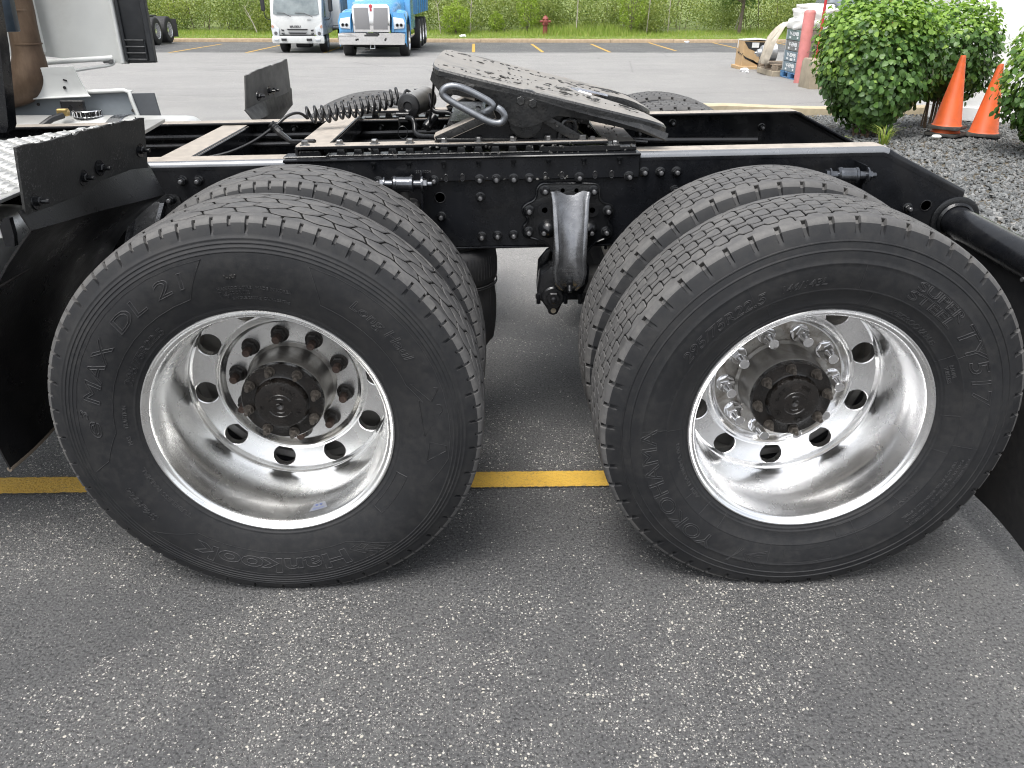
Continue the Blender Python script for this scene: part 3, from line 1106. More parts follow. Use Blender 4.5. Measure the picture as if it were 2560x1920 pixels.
def ring_text(txt, size, r0, a0, a1=None, outline=0.0010, raise_=0.0006, shear=0.0, bold=0.0, radial=1.0):
    """moulded lettering bent round the sidewall; tops point outwards, it reads clockwise from angle a0 to a1 (degrees)"""
    V, Fc = text_mesh(txt, size, outline=outline, shear=shear, bold=bold)
    lo, hi = V[:, 0].min(), V[:, 0].max()
    a0, a1 = R(a0), (R(a1) if a1 is not None else None)
    k = (a0 - a1) / (hi - lo) if a1 is not None else 1 / r0
    out = []
    for (s, t, z) in V:
        a = a0 - (s - lo) * k
        r = r0 + t * radial
        out.append((r * math.cos(a), TC - side_at(r) - raise_ - z, r * math.sin(a)))
    return out, Fc


def ring_line(pts, w=0.0009, raise_=0.0005, n=10):
    """fine moulded rib following (radius, degrees) points"""
    P = []
    for (r0, a0), (r1, a1) in zip(pts[:-1], pts[1:]):
        for i in range(n):
            t = i / n
            P.append((r0 + (r1 - r0) * t, a0 + (a1 - a0) * t))
    P.append(pts[-1])
    return [(r * math.cos(R(a)), TC - side_at(r) - raise_, r * math.sin(R(a))) for r, a in P], w


def lettering(items, lines, solids=()):
    V, F = [], []
    for (v, f) in items:
        k = len(V)
        V += list(v)
        F += [tuple(i + k for i in q) for q in f]
    mb = MB()
    mb.add(V, F)
    for pts, w in lines:
        mb.tube(pts, w, 4)
    for pts in solids:
        mb.tube(pts, 0.0009, 4, closed=True)
    mb.v = [tuple(p) for p in settle(mb.v)]
    return mb


def polar(r, a, raise_=0.0008):
    return (r * math.cos(R(a)), TC - side_at(r) - raise_, r * math.sin(R(a)))


letL = lettering(
    [ring_text('e', 0.052, 0.388, 181.5, 175.0, shear=0.2), ring_text('3', 0.026, 0.412, 174.5, 171.2, shear=0.2),
     ring_text('MAX', 0.052, 0.384, 168.5, 143.0, shear=0.15), ring_text('DL', 0.052, 0.384, 138.5, 124.0, shear=0.15), ring_text('21', 0.052, 0.386, 119.5, 108.0, shear=0.15),
     ring_text('Long Haul', 0.034, 0.390, 55.0, 28.5, shear=0.15, outline=0.0007),
     ring_text('Hankook', 0.062, 0.384, -66.0, -124.5, bold=0.0016),
     ring_text('295/75R22.5', 0.024, 0.322, 158.5, 127.5, outline=0.0007, shear=0.1),
     ring_text('TRACTION', 0.013, 0.330, 179.0, 168.0, outline=0.0005), ring_text('M+S', 0.013, 0.330, 186.5, 182.5, outline=0.0005),
     ring_text('TUBELESS RADIAL', 0.014, 0.330, 228.0, 198.0, outline=0.0005), ring_text('SMaRTec', 0.026, 0.386, 219.0, 203.0, outline=0.0006, shear=0.2),
     ring_text('14', 0.020, 0.343, 99.5, 96.0, outline=0.0007), ring_text('LOAD RANGE', 0.010, 0.350, 95.4, 88.6, outline=0.00045), ring_text('SINGLE 2800kg  DUAL 2575kg', 0.009, 0.336, 95.4, 74.0, outline=0.00045),
     ring_text('HANKOOK TIRE   MADE IN KOREA', 0.010, 0.362, 99.5, 74.0, outline=0.00045)],
    [ring_line([(0.438, 188), (0.438, 101), (0.358, 110), (0.358, 180), (0.395, 191), (0.438, 194)]),
     ring_line([(0.438, 70.7), (0.360, 63.6), (0.360, 20), (0.385, 12)]), ring_line([(0.438, 70.7), (0.438, -10), (0.41, -20)]),
     ring_line([(0.433, -138.7), (0.366, -126), (0.366, -64), (0.385, -58), (0.436, -48.7)]),
     ring_line([(0.436, -48.7), (0.438, -95), (0.433, -138.7)]),
     ring_line([(0.352, -22), (0.352, -43), (0.325, -43), (0.325, -22), (0.352, -22)])],
    [[polar(0.372, 20), polar(0.43, 16), polar(0.405, 12)], [polar(0.376, 13), polar(0.425, 10), polar(0.425, 8), polar(0.376, -2)],
     [polar(0.388, -4), polar(0.43, -5), polar(0.43, -7), polar(0.388, -12)],
     [polar(0.388, -59), polar(0.425, -55), polar(0.432, -56.2), polar(0.398, -62)], [polar(0.398, -57), polar(0.43, -52.5), polar(0.434, -53.7), polar(0.404, -60)],
     [polar(0.385, -62), polar(0.415, -58.6), polar(0.42, -60), polar(0.39, -64.4)]])
letR = lettering(
    [ring_text('YOKOHAMA', 0.056, 0.383, 239.0, 179.5, outline=0.0010), ring_text('295/75R22.5', 0.036, 0.368, 151.5, 116.0, shear=0.25),
     ring_text('146/143L', 0.024, 0.372, 111.0, 95.5, shear=0.25, outline=0.0007), ring_text('SUPER', 0.030, 0.396, 65.5, 44.0), ring_text('STEEL', 0.030, 0.370, 66.5, 44.5),
     ring_text('TY517', 0.062, 0.376, 41.5, 8.5, shear=0.15), ring_text('-REGROOVABLE-', 0.017, 0.322, 67.5, 41.0, outline=0.0006),
     ring_text('RADIAL', 0.012, 0.338, 29, 22.5, outline=0.00045), ring_text('TUBELESS', 0.012, 0.326, 29, 20.5, outline=0.00045),
     ring_text('ADI 1FA BI0MA 001', 0.013, 0.324, 219, 188, outline=0.0005), ring_text('MAX SINGLE 6175lbs AT 110psi COLD', 0.009, 0.410, -12, -44, outline=0.00045),
     ring_text('MAX DUAL 5675lbs AT 110psi COLD', 0.009, 0.396, -13, -44, outline=0.00045), ring_text('TREAD 5 STEEL SIDEWALL 1 STEEL', 0.009, 0.382, -14, -44, outline=0.00045), ring_text('LOAD RANGE G', 0.012, 0.345, -30, -44, outline=0.00045)],
    [ring_line([(0.357, a), (0.420, a)], n=3) for a in (120.5, 84, 31, -8, -62, -98, 180.5)] + [ring_line([(0.312, a), (0.357, a)], n=3) for a in (117, 78, 33, 5, -12, 181, 215, 225, -62, 236)] +
    [ring_line([(0.352, -40), (0.352, -70), (0.322, -70), (0.322, -40), (0.352, -40)])] +
    [ring_line([(0.378 + 0.008 * k, -98.5 - 0.9 * k), (0.398, -106.5 - 0.3 * k), (0.436 - 0.004 * k, -101 - 1.9 * k)], n=3) for k in range(4)] +
    [ring_line([(0.384, -108.5 - k * 0.9), (0.434, -113 + k * 0.4)], n=2) for k in range(3)] +
    [ring_line([(0.372, -74), (0.372, -92), (0.412, -92), (0.412, -74), (0.372, -74)], 0.0004)])
letR.v = [p for p in letR.v]


# ---- disc wheel with hand holes
def disc_y(r):
    return 0.2405 + 0.10 * (0.231 - r)


def make_wheel(phase):
    mb = MB()
    AX = (0, 1, 0)
    rim = [(0.010, 0.2985), (0.003, 0.3033), (0.0005, 0.3015), (0.000, 0.2985), (0.002, 0.2955), (0.0055, 0.2935), (0.0075, 0.2905), (0.0085, 0.2865), (0.0125, 0.2835), (0.020, 0.2820),
           (0.034, 0.2805), (0.052, 0.2775), (0.066, 0.2725), (0.080, 0.2665), (0.098, 0.2640), (0.135, 0.2630), (0.180, 0.2625), (0.203, 0.2640), (0.2135, 0.2665), (0.2195, 0.2660), (0.2225, 0.2635),
           (0.2250, 0.2620), (disc_y(0.2585) - 0.003, 0.2602), (disc_y(0.2585), 0.2585)]
    mb.lathe(rim, (0, 0, 0), AX, 128, caps=False)
    inn = [(disc_y(0.2030), 0.2030), (disc_y(0.199) - 0.001, 0.1990), (0.2375, 0.1945), (0.2325, 0.1905), (0.2310, 0.1870), (0.2335, 0.1840), (0.2400, 0.1815), (0.2480, 0.1795), (0.2520, 0.1760), (0.2525, 0.1720), (0.2525, 0.1085), (0.262, 0.1085)]
    mb.lathe(inn, (0, 0, 0), AX, 120, caps=False)
    # face with ten round holes, each sector a fan of quads from hole rim to sector border
    N = 32
    for s in range(10):
        ac = R(phase + 36 * s)
        hr, rc = 0.0305, 0.231
        ring0, ring1, ring2, back = [], [], [], []
        rays = [2 * PI * i / N for i in range(N)]
        for t in rays:
            du, dv = math.cos(t), math.sin(t)          # dv along the radius, du along the arc
            hi_, lo_ = 0.2585, 0.203
            # walk out until a border of the sector is reached
            best = 1.0
            for k in range(400):
                q = hr + k * 0.0002
                x, y = rc + dv * q, du * q
                rr, aa = math.hypot(x, y), math.atan2(y, x)
                if rr > hi_ or rr < lo_ or abs(aa) > R(18.0):
                    break
            x, y = rc + dv * q, du * q
            rr, aa = math.hypot(x, y), math.atan2(y, x)
            ring2.append((min(max(rr, lo_), hi_), max(-R(18.02), min(R(18.02), aa))))
            for ring, hrr in ((ring0, hr), (ring1, hr + 0.0022)):
                x, y = rc + dv * hrr, du * hrr
                ring.append((math.hypot(x, y), math.atan2(y, x)))
        k = len(mb.v)
        def W(r, a, dy):
            return (r * math.cos(ac + a), disc_y(r) + dy, r * math.sin(ac + a))
        vs_ = [W(r, a, 0.024) for r, a in ring0] + [W(r, a, 0.002) for r, a in ring0] + [W(r, a, 0.0) for r, a in ring1] + [W(r, a, 0.0) for r, a in ring2]
        fs_ = [(j * N + i, j * N + (i + 1) % N, (j + 1) * N + (i + 1) % N, (j + 1) * N + i) for j in range(3) for i in range(N)]
        # sector corners
        mb.add(vs_, fs_)
        corner = []
        for sv in (1, -1):
            for rv in (0.2585, 0.203):
                # nearest two ring2 points around the corner close the small gap
                ii = sorted(range(N), key=lambda i: (ring2[i][0] - rv) ** 2 + ((ring2[i][1] - sv * R(18)) * 0.23) ** 2)[:2]
                kk = len(mb.v)
                mb.add([W(rv, sv * R(18.02), 0)], [])
                mb.add([], [])
                mb.f.append((kk, k + 3 * N + ii[0], k + 3 * N + ii[1]))
                mb.m.append(0)
    return mb


def wheel_obj(parent, loc, phase, mat):
    mb = make_wheel(phase)
    o = link_mesh('wheel', np.array(mb.v) + np.array(loc), mb.f, mb.m, mat, parent, smooth=40, origin=loc)
    return o


def local_build(mb, name, mats, parent, smooth=35, fixn=True):
    """mesh given in the parent's own coordinates"""
    base = np.array(world_loc(parent))
    return link_mesh(name, np.array(mb.v) + base, mb.f, mb.m, mats, parent, smooth, fixn=fixn)


TYRE = {}
for k in ('block', 'step'):
    W_, F_, M_ = make_tyre(k)
    t = MB()
    t.v, t.f, t.m = [tuple(p) for p in W_], F_, M_
    TYRE[k] = t


def hub_parts(w, phase_nut, phase_stud, style):
    h = MB()
    AX = (0, -1, 0)
    h.lathe([(0, 0.118), (0.006, 0.119), (0.012, 0.112), (0.030, 0.1095), (0.085, 0.108), (0.094, 0.1045), (0.0965, 0.098)], (0, 0.2525, 0), AX, 64)
    hub = local_build(h, 'hub', 'hub_metal', w)
    c = MB()
    rf = 0.1045
    c.lathe([(0, rf), (0.002, rf + 0.001), (0.015, rf + 0.001), (0.0185, rf - 0.002), (0.0185, 0.074), (0.0205, 0.070), (0.032, 0.0685), (0.0385, 0.064), (0.0405, 0.056), (0.0425, 0.030), (0.0430, 0.010), (0.040, 0.0065), (0.037, 0.0)],
            (0, 0.156, 0), AX, 64)
    for (a0, a1, r) in [(25, 155, 0.031), (205, 330, 0.031), (60, 120, 0.020), (240, 300, 0.020)]:     # cast arcs round the centre
        c.tube([(r * math.cos(R(a)), 0.1132, r * math.sin(R(a))) for a in np.linspace(a0, a1, 14)], 0.0022, 6)
    for txt, a in ((('5110-0', 62), ('M', 187), ('M', -20)) if style == 'rust' else (('8-10 T', 150), ('1805', 60), ('AY', 215), ('2-0', -70))):
        V, Fc = text_mesh(txt, 0.015, extrude=0.001)
        lo = V[:, 0].min(); mid = (V[:, 0].max() + lo) / 2
        out = []
        for (s, t, z) in V:
            an = R(a) - (s - mid) / 0.050
            rr = 0.043 + t
            out.append((rr * math.cos(an), 0.1135 - z, rr * math.sin(an)))
        c.add(out, Fc)
    local_build(c, 'axle_flange', 'hub_grease', w)
    for i in range(8):
        a = R(phase_stud + 45 * i)
        p = (0.090 * math.cos(a), 0.1375, 0.090 * math.sin(a))
        s = MB()
        s.cyl((0, 0.001, 0), (0, -0.003, 0), 0.0135, n=16)
        hexnut(s, (0, -0.003, 0), AX, 0.0115, 0.013, a0=random.random())
        s.lathe([(0.0, 0.0062), (0.0235, 0.0062), (0.026, 0.005)], (0, -0.005, 0), AX, 10)
        if i == 0:
            proto = s
        o = link_mesh('flange_stud', np.array(s.v) + np.array(world_loc(w)) + p, s.f, s.m, 'stud_steel', w, origin=tuple(np.array(world_loc(w)) + p)) if i == 0 else copy_obj(first, w, p, (0, random.random(), 0))
        if i == 0:
            first = o
    for i in range(10):
        a = R(phase_nut + 36 * i)
        p = (0.1435 * math.cos(a), 0.2525, 0.1435 * math.sin(a))
        if i == 0:
            s = MB()
            if style == 'rust':
                s.lathe([(0, 0.0235), (0.004, 0.0235), (0.008, 0.0185)], (0, 0, 0), AX, 24)
                hexnut(s, (0, -0.007, 0), AX, 0.0192, 0.020)
                s.lathe([(0, 0.0108), (0.022, 0.0108), (0.025, 0.0095), (0.025, 0.006), (0.022, 0.0)], (0, -0.026, 0), AX, 14)
            else:
                s.lathe([(0, 0.0255), (0.003, 0.0262), (0.007, 0.0235)], (0, 0, 0), AX, 28)
                s.lathe([(0, 0.0225), (0.018, 0.0208), (0.030, 0.0165)], (0, -0.006, 0), AX, 6)
                s.lathe([(0, 0.0150), (0.012, 0.0128), (0.026, 0.0116), (0.030, 0.0135), (0.032, 0.0135), (0.033, 0.0125), (0.033, 0.0)], (0, -0.035, 0), AX, 24)
            mat = ['dark_nut', 'rusty'] if style == 'rust' else ['chrome']
            if style == 'rust':
                s.m = [1 if f[0] >= 24 * 3 + 6 * 3 else 0 for f in s.f]
            nut = link_mesh('lug_nut' if style == 'rust' else 'lug_nut_cover', np.array(s.v) + np.array(world_loc(w)) + p, s.f, s.m, mat, w, smooth=30, origin=tuple(np.array(world_loc(w)) + p))
        else:
            copy_obj(nut, w, p, (0, random.random() * 2, 0))


XW = {'front': 0.0, 'rear': 1.32}
# outer near wheels
wl = wheel_obj(tractor, (0.0, 0.0, ZW), 6.3, 'alloy_worn')
tag(wl, 'polished wheel with rusty lug nuts and worn tyre of skewed tread blocks')
tyre_l = local_build(TYRE['block'], 'tyre', ['tyre_side', 'tyre_tread', 'tyre_groove'], wl, 38)
tag(local_build(letL, 'sidewall_lettering', 'tyre_letter', wl, 40, fixn=False), kind='stuff')
hub_parts(wl, 24.3, 13.5, 'rust')
wr = wheel_obj(tractor, (1.32, 0.0, ZW), 21.3, 'alloy_bright')
tag(wr, 'bright polished wheel with pointed chrome lug nut covers and stepped tread')
tyre_r = local_build(TYRE['step'], 'tyre', ['tyre_side', 'tyre_tread', 'tyre_groove'], wr, 38)
tag(local_build(letR, 'sidewall_lettering', 'tyre_letter', wr, 40, fixn=False), kind='stuff')
hub_parts(wr, 3.3, 11.0, 'chrome')

# grimy seat round the covers on the rear wheel
gm_ = MB()
gm_.lathe([(0.0006, 0.172), (0.0014, 0.168), (0.0014, 0.118), (0.0006, 0.112)], (0, 0.2525, 0), (0, -1, 0), 96, caps=False)
local_build(gm_, 'nut_seat', 'alloy_grimy', wr)
# gouge in the left tyre's sidewall
gm_ = MB()
rg = np.random.default_rng(2)
for k in range(16):
    r_, a_ = 0.389 + rg.normal(0, 0.006), 93.5 + rg.normal(0, 0.9)
    q0 = rg.uniform(0.0015, 0.0035)
    gm_.lathe([(-q0 * 0.4, 0), (-q0 * 0.1, q0), (q0 * 0.6, q0 * 0.5), (q0 * 0.9, 0)], polar(r_, a_, 0.0002), (rg.normal() * 0.4, -1, rg.normal() * 0.4), 6)
local_build(gm_, 'sidewall_gouge', 'tyre_groove', wl)
# maker's sticker on the left rim, faint stamped code beside it
st = MB()
rs_, a0_ = 0.2795, R(-72)
q = [(a0_ + da, y) for da, y in ((-0.095, 0.040), (0.075, 0.040), (0.045, 0.062), (-0.05, 0.062))]
rr_ = lambda y: float(np.interp(y, [0.034, 0.052, 0.066], [0.2805, 0.2775, 0.2725])) - 0.0006
rows = []
for y in np.linspace(0.038, 0.062, 5):
    t = (y - 0.038) / 0.024
    l, r_ = a0_ - 0.105 + 0.045 * t, a0_ + 0.085 - 0.035 * t
    rows.append([(rr_(y) * math.cos(a), y, rr_(y) * math.sin(a)) for a in np.linspace(l, r_, 10)])
st.sheet(rows)
paint('sticker', (0.17, 0.178, 0.20), 0.4, var=0.1, scale=60)
local_build(st, 'sticker', 'sticker', wl)
paint('sticker_blue', (0.06, 0.10, 0.28), 0.4, var=0.1, scale=60)
st = MB()
V, Fc = text_mesh('ALCOA', 0.0095, extrude=0.0)
w_ = V[:, 0].max()
st.add([((rr_(0.047 - t) - 0.0008) * math.cos(a0_ - 0.01 + (s - w_ / 2) / 0.279), 0.047 - t, (rr_(0.047 - t) - 0.0008) * math.sin(a0_ - 0.01 + (s - w_ / 2) / 0.279)) for s, t, z in V], Fc)
for dx in (-0.006, 0.006):
    st.tube([(((rr_(0.055) - 0.0012)) * math.cos(a0_ - 0.01 + dx / 0.28 + 0.012 * math.cos(t)), 0.0555 + 0.0028 * math.sin(t), (rr_(0.055) - 0.0012) * math.sin(a0_ - 0.01 + dx / 0.28 + 0.012 * math.cos(t))) for t in np.linspace(0, 2 * PI, 14)], 0.0008, 4)
local_build(st, 'sticker_mark', 'sticker_blue', wl, fixn=False)

# inner wheels and the far side: tyre, rim, drum
def plain_wheel(loc, tyre, flip, alloy):
    base = Vector(loc)
    mb = MB()
    AX = (0, 1, 0)
    mb.lathe([(0.0, 0.2985), (0.004, 0.3033), (0.014, 0.285), (0.07, 0.272), (0.11, 0.264), (0.19, 0.264), (0.222, 0.285), (0.232, 0.3033), (0.235, 0.2985), (0.228, 0.276), (0.19, 0.252), (0.11, 0.252), (0.05, 0.262), (0.012, 0.272)], (0, 0, 0), AX, 72, closed=True)
    mb.lathe([(0.0, 0.2650), (0.0, 0.1100), (0.02, 0.1100), (0.02, 0.2550), (0.05, 0.262)] if True else [], (0, -0.02, 0), AX, 60, closed=True)
    V = np.array(mb.v)
    w = link_mesh('wheel', V + np.array(base), mb.f, mb.m, alloy, tractor, 40, origin=tuple(base))
    t = tyre.copy(); COL.objects.link(t); t.parent = w; t.location = (0, 0, 0)
    if flip:
        w.rotation_euler = (0, 0, PI)
    return w


for x, ty in ((0.0, tyre_l), (1.32, tyre_r)):
    plain_wheel((x, 0.343, ZW), ty, False, 'hub_metal')
    plain_wheel((x, 2 * CL - 0.0, ZW), ty, True, 'alloy_worn')
    plain_wheel((x, 2 * CL - 0.343, ZW), ty, True, 'hub_metal')
    ax = MB()
    ax.cyl((x, 0.34, ZW), (x, 0.62, ZW), 0.205, n=48, bev=0.012)
    ax.cyl((x, 0.345, ZW), (x, 0.385, ZW), 0.215, n=48, bev=0.006)
    ax.build('brake_drum', 'drum_rust', tractor)
    ax = MB()
    ax.cyl((x, 2 * CL - 0.34, ZW), (x, 2 * CL - 0.62, ZW), 0.205, n=48, bev=0.012)
    ax.build('brake_drum', 'drum_rust', tractor)
    ah = MB()
    ah.lathe([(0, 0.065), (0.25, 0.065), (0.36, 0.10), (0.45, 0.19), (0.62, 0.19), (0.72, 0.10), (0.83, 0.065), (1.1, 0.065)], (x, 0.62, ZW), (0, 1, 0), 32)
    ah.build('axle_housing', 'frame_black', tractor)

# ------------------------------------------------------------------ frame rails (built level, then raked up towards the rear)
YR = 0.7427
ZT, ZB = 0.983, 0.700


def rail(mirror):
    m = MB()
    Y_ = (lambda y: 2 * CL - y) if mirror else (lambda y: y)
    web = [(-3.6, ZT - 0.02), (1.700, ZT - 0.02), (1.728, ZT - 0.028), (1.985, 0.832), (1.998, 0.80), (1.998, 0.772), (1.94, 0.71), (1.90, ZB + 0.006), (-3.6, ZB + 0.006)]
    m.prism(web, lambda x, z: (x, Y_(YR), z), lambda x, z: (x, Y_(YR + 0.009), z))
    # bent top flange following the sloped tail
    path = [(-3.6, ZT), (1.720, ZT), (1.742, ZT - 0.006), (1.760, ZT - 0.017), (2.003, 0.848), (2.006, 0.822)]
    sec = [(0.0, -0.026)]
    for a in np.linspace(PI, PI / 2, 6):
        sec.append((0.016 + 0.016 * math.cos(a), -0.016 + 0.016 * math.sin(a)))
    sec += [(0.088, 0.0), (0.090, -0.004), (0.088, -0.009), (0.018, -0.009), (0.011, -0.014), (0.009, -0.026)]
    rows = []
    for i, (x, z) in enumerate(path):
        p0, p1 = path[max(i - 1, 0)], path[min(i + 1, len(path) - 1)]
        t = Vector((p1[0] - p0[0], p1[1] - p0[1])).normalized()
        nx, nz = -t.y, t.x
        rows.append([(x + nx * d, Y_(YR - 0.001 + o), z + nz * d) for (o, d) in sec + sec[:1]])
    k0 = len(m.f)
    m.sheet(rows)
    ns = len(sec)
    for i in range(2):                       # dusty flat top, sky highlight painted along the corner of the straight run
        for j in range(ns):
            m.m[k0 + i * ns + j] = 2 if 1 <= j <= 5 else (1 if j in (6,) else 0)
    m.add([rows[-1][i] for i in range(len(sec))], [tuple(range(len(sec)))])
    # bottom flange
    m.box((-0.85, Y_(YR + 0.044), ZB), (5.5, 0.088, 0.009), bev=0.003)
    o = m.build('frame_rail', ['frame_black', 'dust_top', 'rail_highlight'], tractor, 40, rake=True)
    return o


rail_near = rail(False)
rail_far = rail(True)
tag(rail_near, 'glossy black frame rail with rows of bolts and sloped rear end')


def bolt_proto(parent):
    s = MB()
    AX = (0, -1, 0)
    s.lathe([(0, 0.0155), (0.003, 0.0155), (0.0035, 0.0145)], (0, 0, 0), AX, 16)
    hexnut(s, (0, -0.003, 0), AX, 0.0128, 0.012)
    s.lathe([(0, 0.0066), (0.012, 0.0066), (0.014, 0.0052), (0.0145, 0.0)], (0, -0.014, 0), AX, 10)
    return link_mesh('bolt', np.array(s.v) + np.array(world_loc(parent)), s.f, [1 if min(f) >= len(s.v) - 40 else 0 for f in s.f], ['cast_black', 'bolt_tip'], parent, 30)


BOLT = bolt_proto(rail_near)
BASE = world_loc(tractor)


def put_bolt(x, y, z, parent=rail_near, sc=1.0, src=None, rot=None):
    """bolt at raked-world position"""
    global first_used
    b = BOLT if not put_bolt.used else None
    loc = Vector((x, y, z)) - world_loc(parent)
    r = (0, random.random() * 6, 0) if rot is None else rot
    if b is not None and parent is rail_near:
        put_bolt.used = True
        b.location = loc
        b.rotation_euler = r
        return b
    return copy_obj(BOLT, parent, loc, r, sc)


put_bolt.used = False
for (x, z) in [(1.0, 0.947), (1.049, 0.947), (1.098, 0.948), (1.098, 0.892), (-0.386, 0.920), (-0.338, 0.920), (0.505, 0.871), (0.384, 0.811), (0.508, 0.748), (0.557, 0.751), (0.607, 0.753),
               (0.19, 0.86), (1.145, 0.775), (1.2, 0.775), (1.83, 0.838), (-0.30, 0.86), (1.60, 0.80)]:
    put_bolt(x, YR, z)
# far rail: fixings on its inner face
YF = 2 * CL - YR - 0.009
for (x, z) in [(0.10, 0.944), (0.24, 0.945), (1.10, 0.962), (1.15, 0.963), (1.26, 0.965), (1.13, 0.925), (-0.12, 0.935), (0.27, 0.93), (1.62, 0.95), (-0.24, 0.94)]:
    put_bolt(x, YF, z, rail_far)
# lightening holes and weld beads: sub-parts of the rail
for (x, z, r) in [(0.382, 0.869, 0.0145), (1.887, 0.845, 0.0150)]:
    h = MB()
    h.lathe([(0.0, r), (0.0022, r + 0.0028), (0.0026, r + 0.001), (-0.006, r - 0.001)], (x, YR, z), (0, -1, 0), 28, caps=False)
    h.lathe([(0.0, r - 0.001), (0.0, 0.0)], (x, YR - 0.0008, z), (0, -1, 0), 28)
    h.build('grommet_hole', 'hose_black', rail_near)

# crossmembers between the rails
for (x0, x1, z) in [(-0.50, -0.40, 0.968), (0.90, 1.05, 0.80)]:
    m = MB()
    m.box(((x0 + x1) / 2, CL, z), (x1 - x0, 0.84, 0.010), bev=0.003, mi=0)
    m.box((x1, CL, z - 0.06), (0.010, 0.84, 0.12), bev=0.003, mi=1)
    m.box((x0, CL, z - 0.06), (0.010, 0.84, 0.12), bev=0.003, mi=1)
    dust_tops(m.build('crossmember', ['frame_black', 'dust_top'], tractor, 30, rake=True))
m = MB()
m.cyl((1.52, YR + 0.01, 0.79), (1.52, YF, 0.79), 0.05, n=24)
m.build('crossmember', 'frame_black', tractor, 40, rake=True)
m = MB()
m.cyl((1.96, YR + 0.01, 0.775), (1.96, YF, 0.775), 0.045, n=24)
m.build('crossmember', 'frame_black', tractor, 40, rake=True)
# small brackets and lines on the far rail's inside
m = MB()
m.tube(chaikin([(-3.0, YF - 0.03, 0.93), (-0.2, YF - 0.03, 0.925), (0.5, YF - 0.035, 0.93), (1.0, YF - 0.03, 0.88), (1.6, YF - 0.03, 0.87)], 2), 0.012, 8)
m.build('brake_line', 'hose_black', tractor, rake=True)
m = MB()
m.tube(chaikin([(-3.0, YF - 0.05, 0.90), (0.0, YF - 0.05, 0.895), (0.9, YF - 0.05, 0.90), (1.15, YF - 0.09, 0.88)], 2), 0.009, 8)
m.build('brake_line', 'hose_black', tractor, rake=True)
m = MB()
m.prism([(1.16, 0.965), (1.195, 0.965), (1.21, 0.93), (1.25, 0.90), (1.25, 0.875), (1.16, 0.875)], lambda x, z: (x, YF - 0.004, z), lambda x, z: (x, YF - 0.02, z))
m.cyl((1.175, YF - 0.02, 0.945), (1.175, YF - 0.06, 0.945), 0.014, n=16)
m.build('valve_bracket', 'cast_black', tractor, 35, bevel=0.002)

# ------------------------------------------------------------------ suspension hanger in the middle, its plate, arm and foot
PY = YR - 0.010
plate = [(0.700, 0.915), (0.846, 0.915), (0.862, 0.910), (0.867, 0.896), (0.868, 0.872), (0.876, 0.858), (0.905, 0.850), (0.914, 0.838), (0.913, 0.822), (0.902, 0.812), (0.899, 0.795), (0.911, 0.783),
         (0.913, 0.762), (0.905, 0.748), (0.888, 0.742), (0.855, 0.728), (0.835, 0.695), (0.735, 0.695), (0.712, 0.728), (0.672, 0.745), (0.645, 0.748), (0.634, 0.762), (0.637, 0.783), (0.651, 0.797), (0.648, 0.812), (0.634, 0.823), (0.633, 0.838), (0.645, 0.852), (0.668, 0.862), (0.676, 0.876), (0.677, 0.898), (0.686, 0.911)]
hz = lambda x, z: z - RAKE * x
HX = 0.775


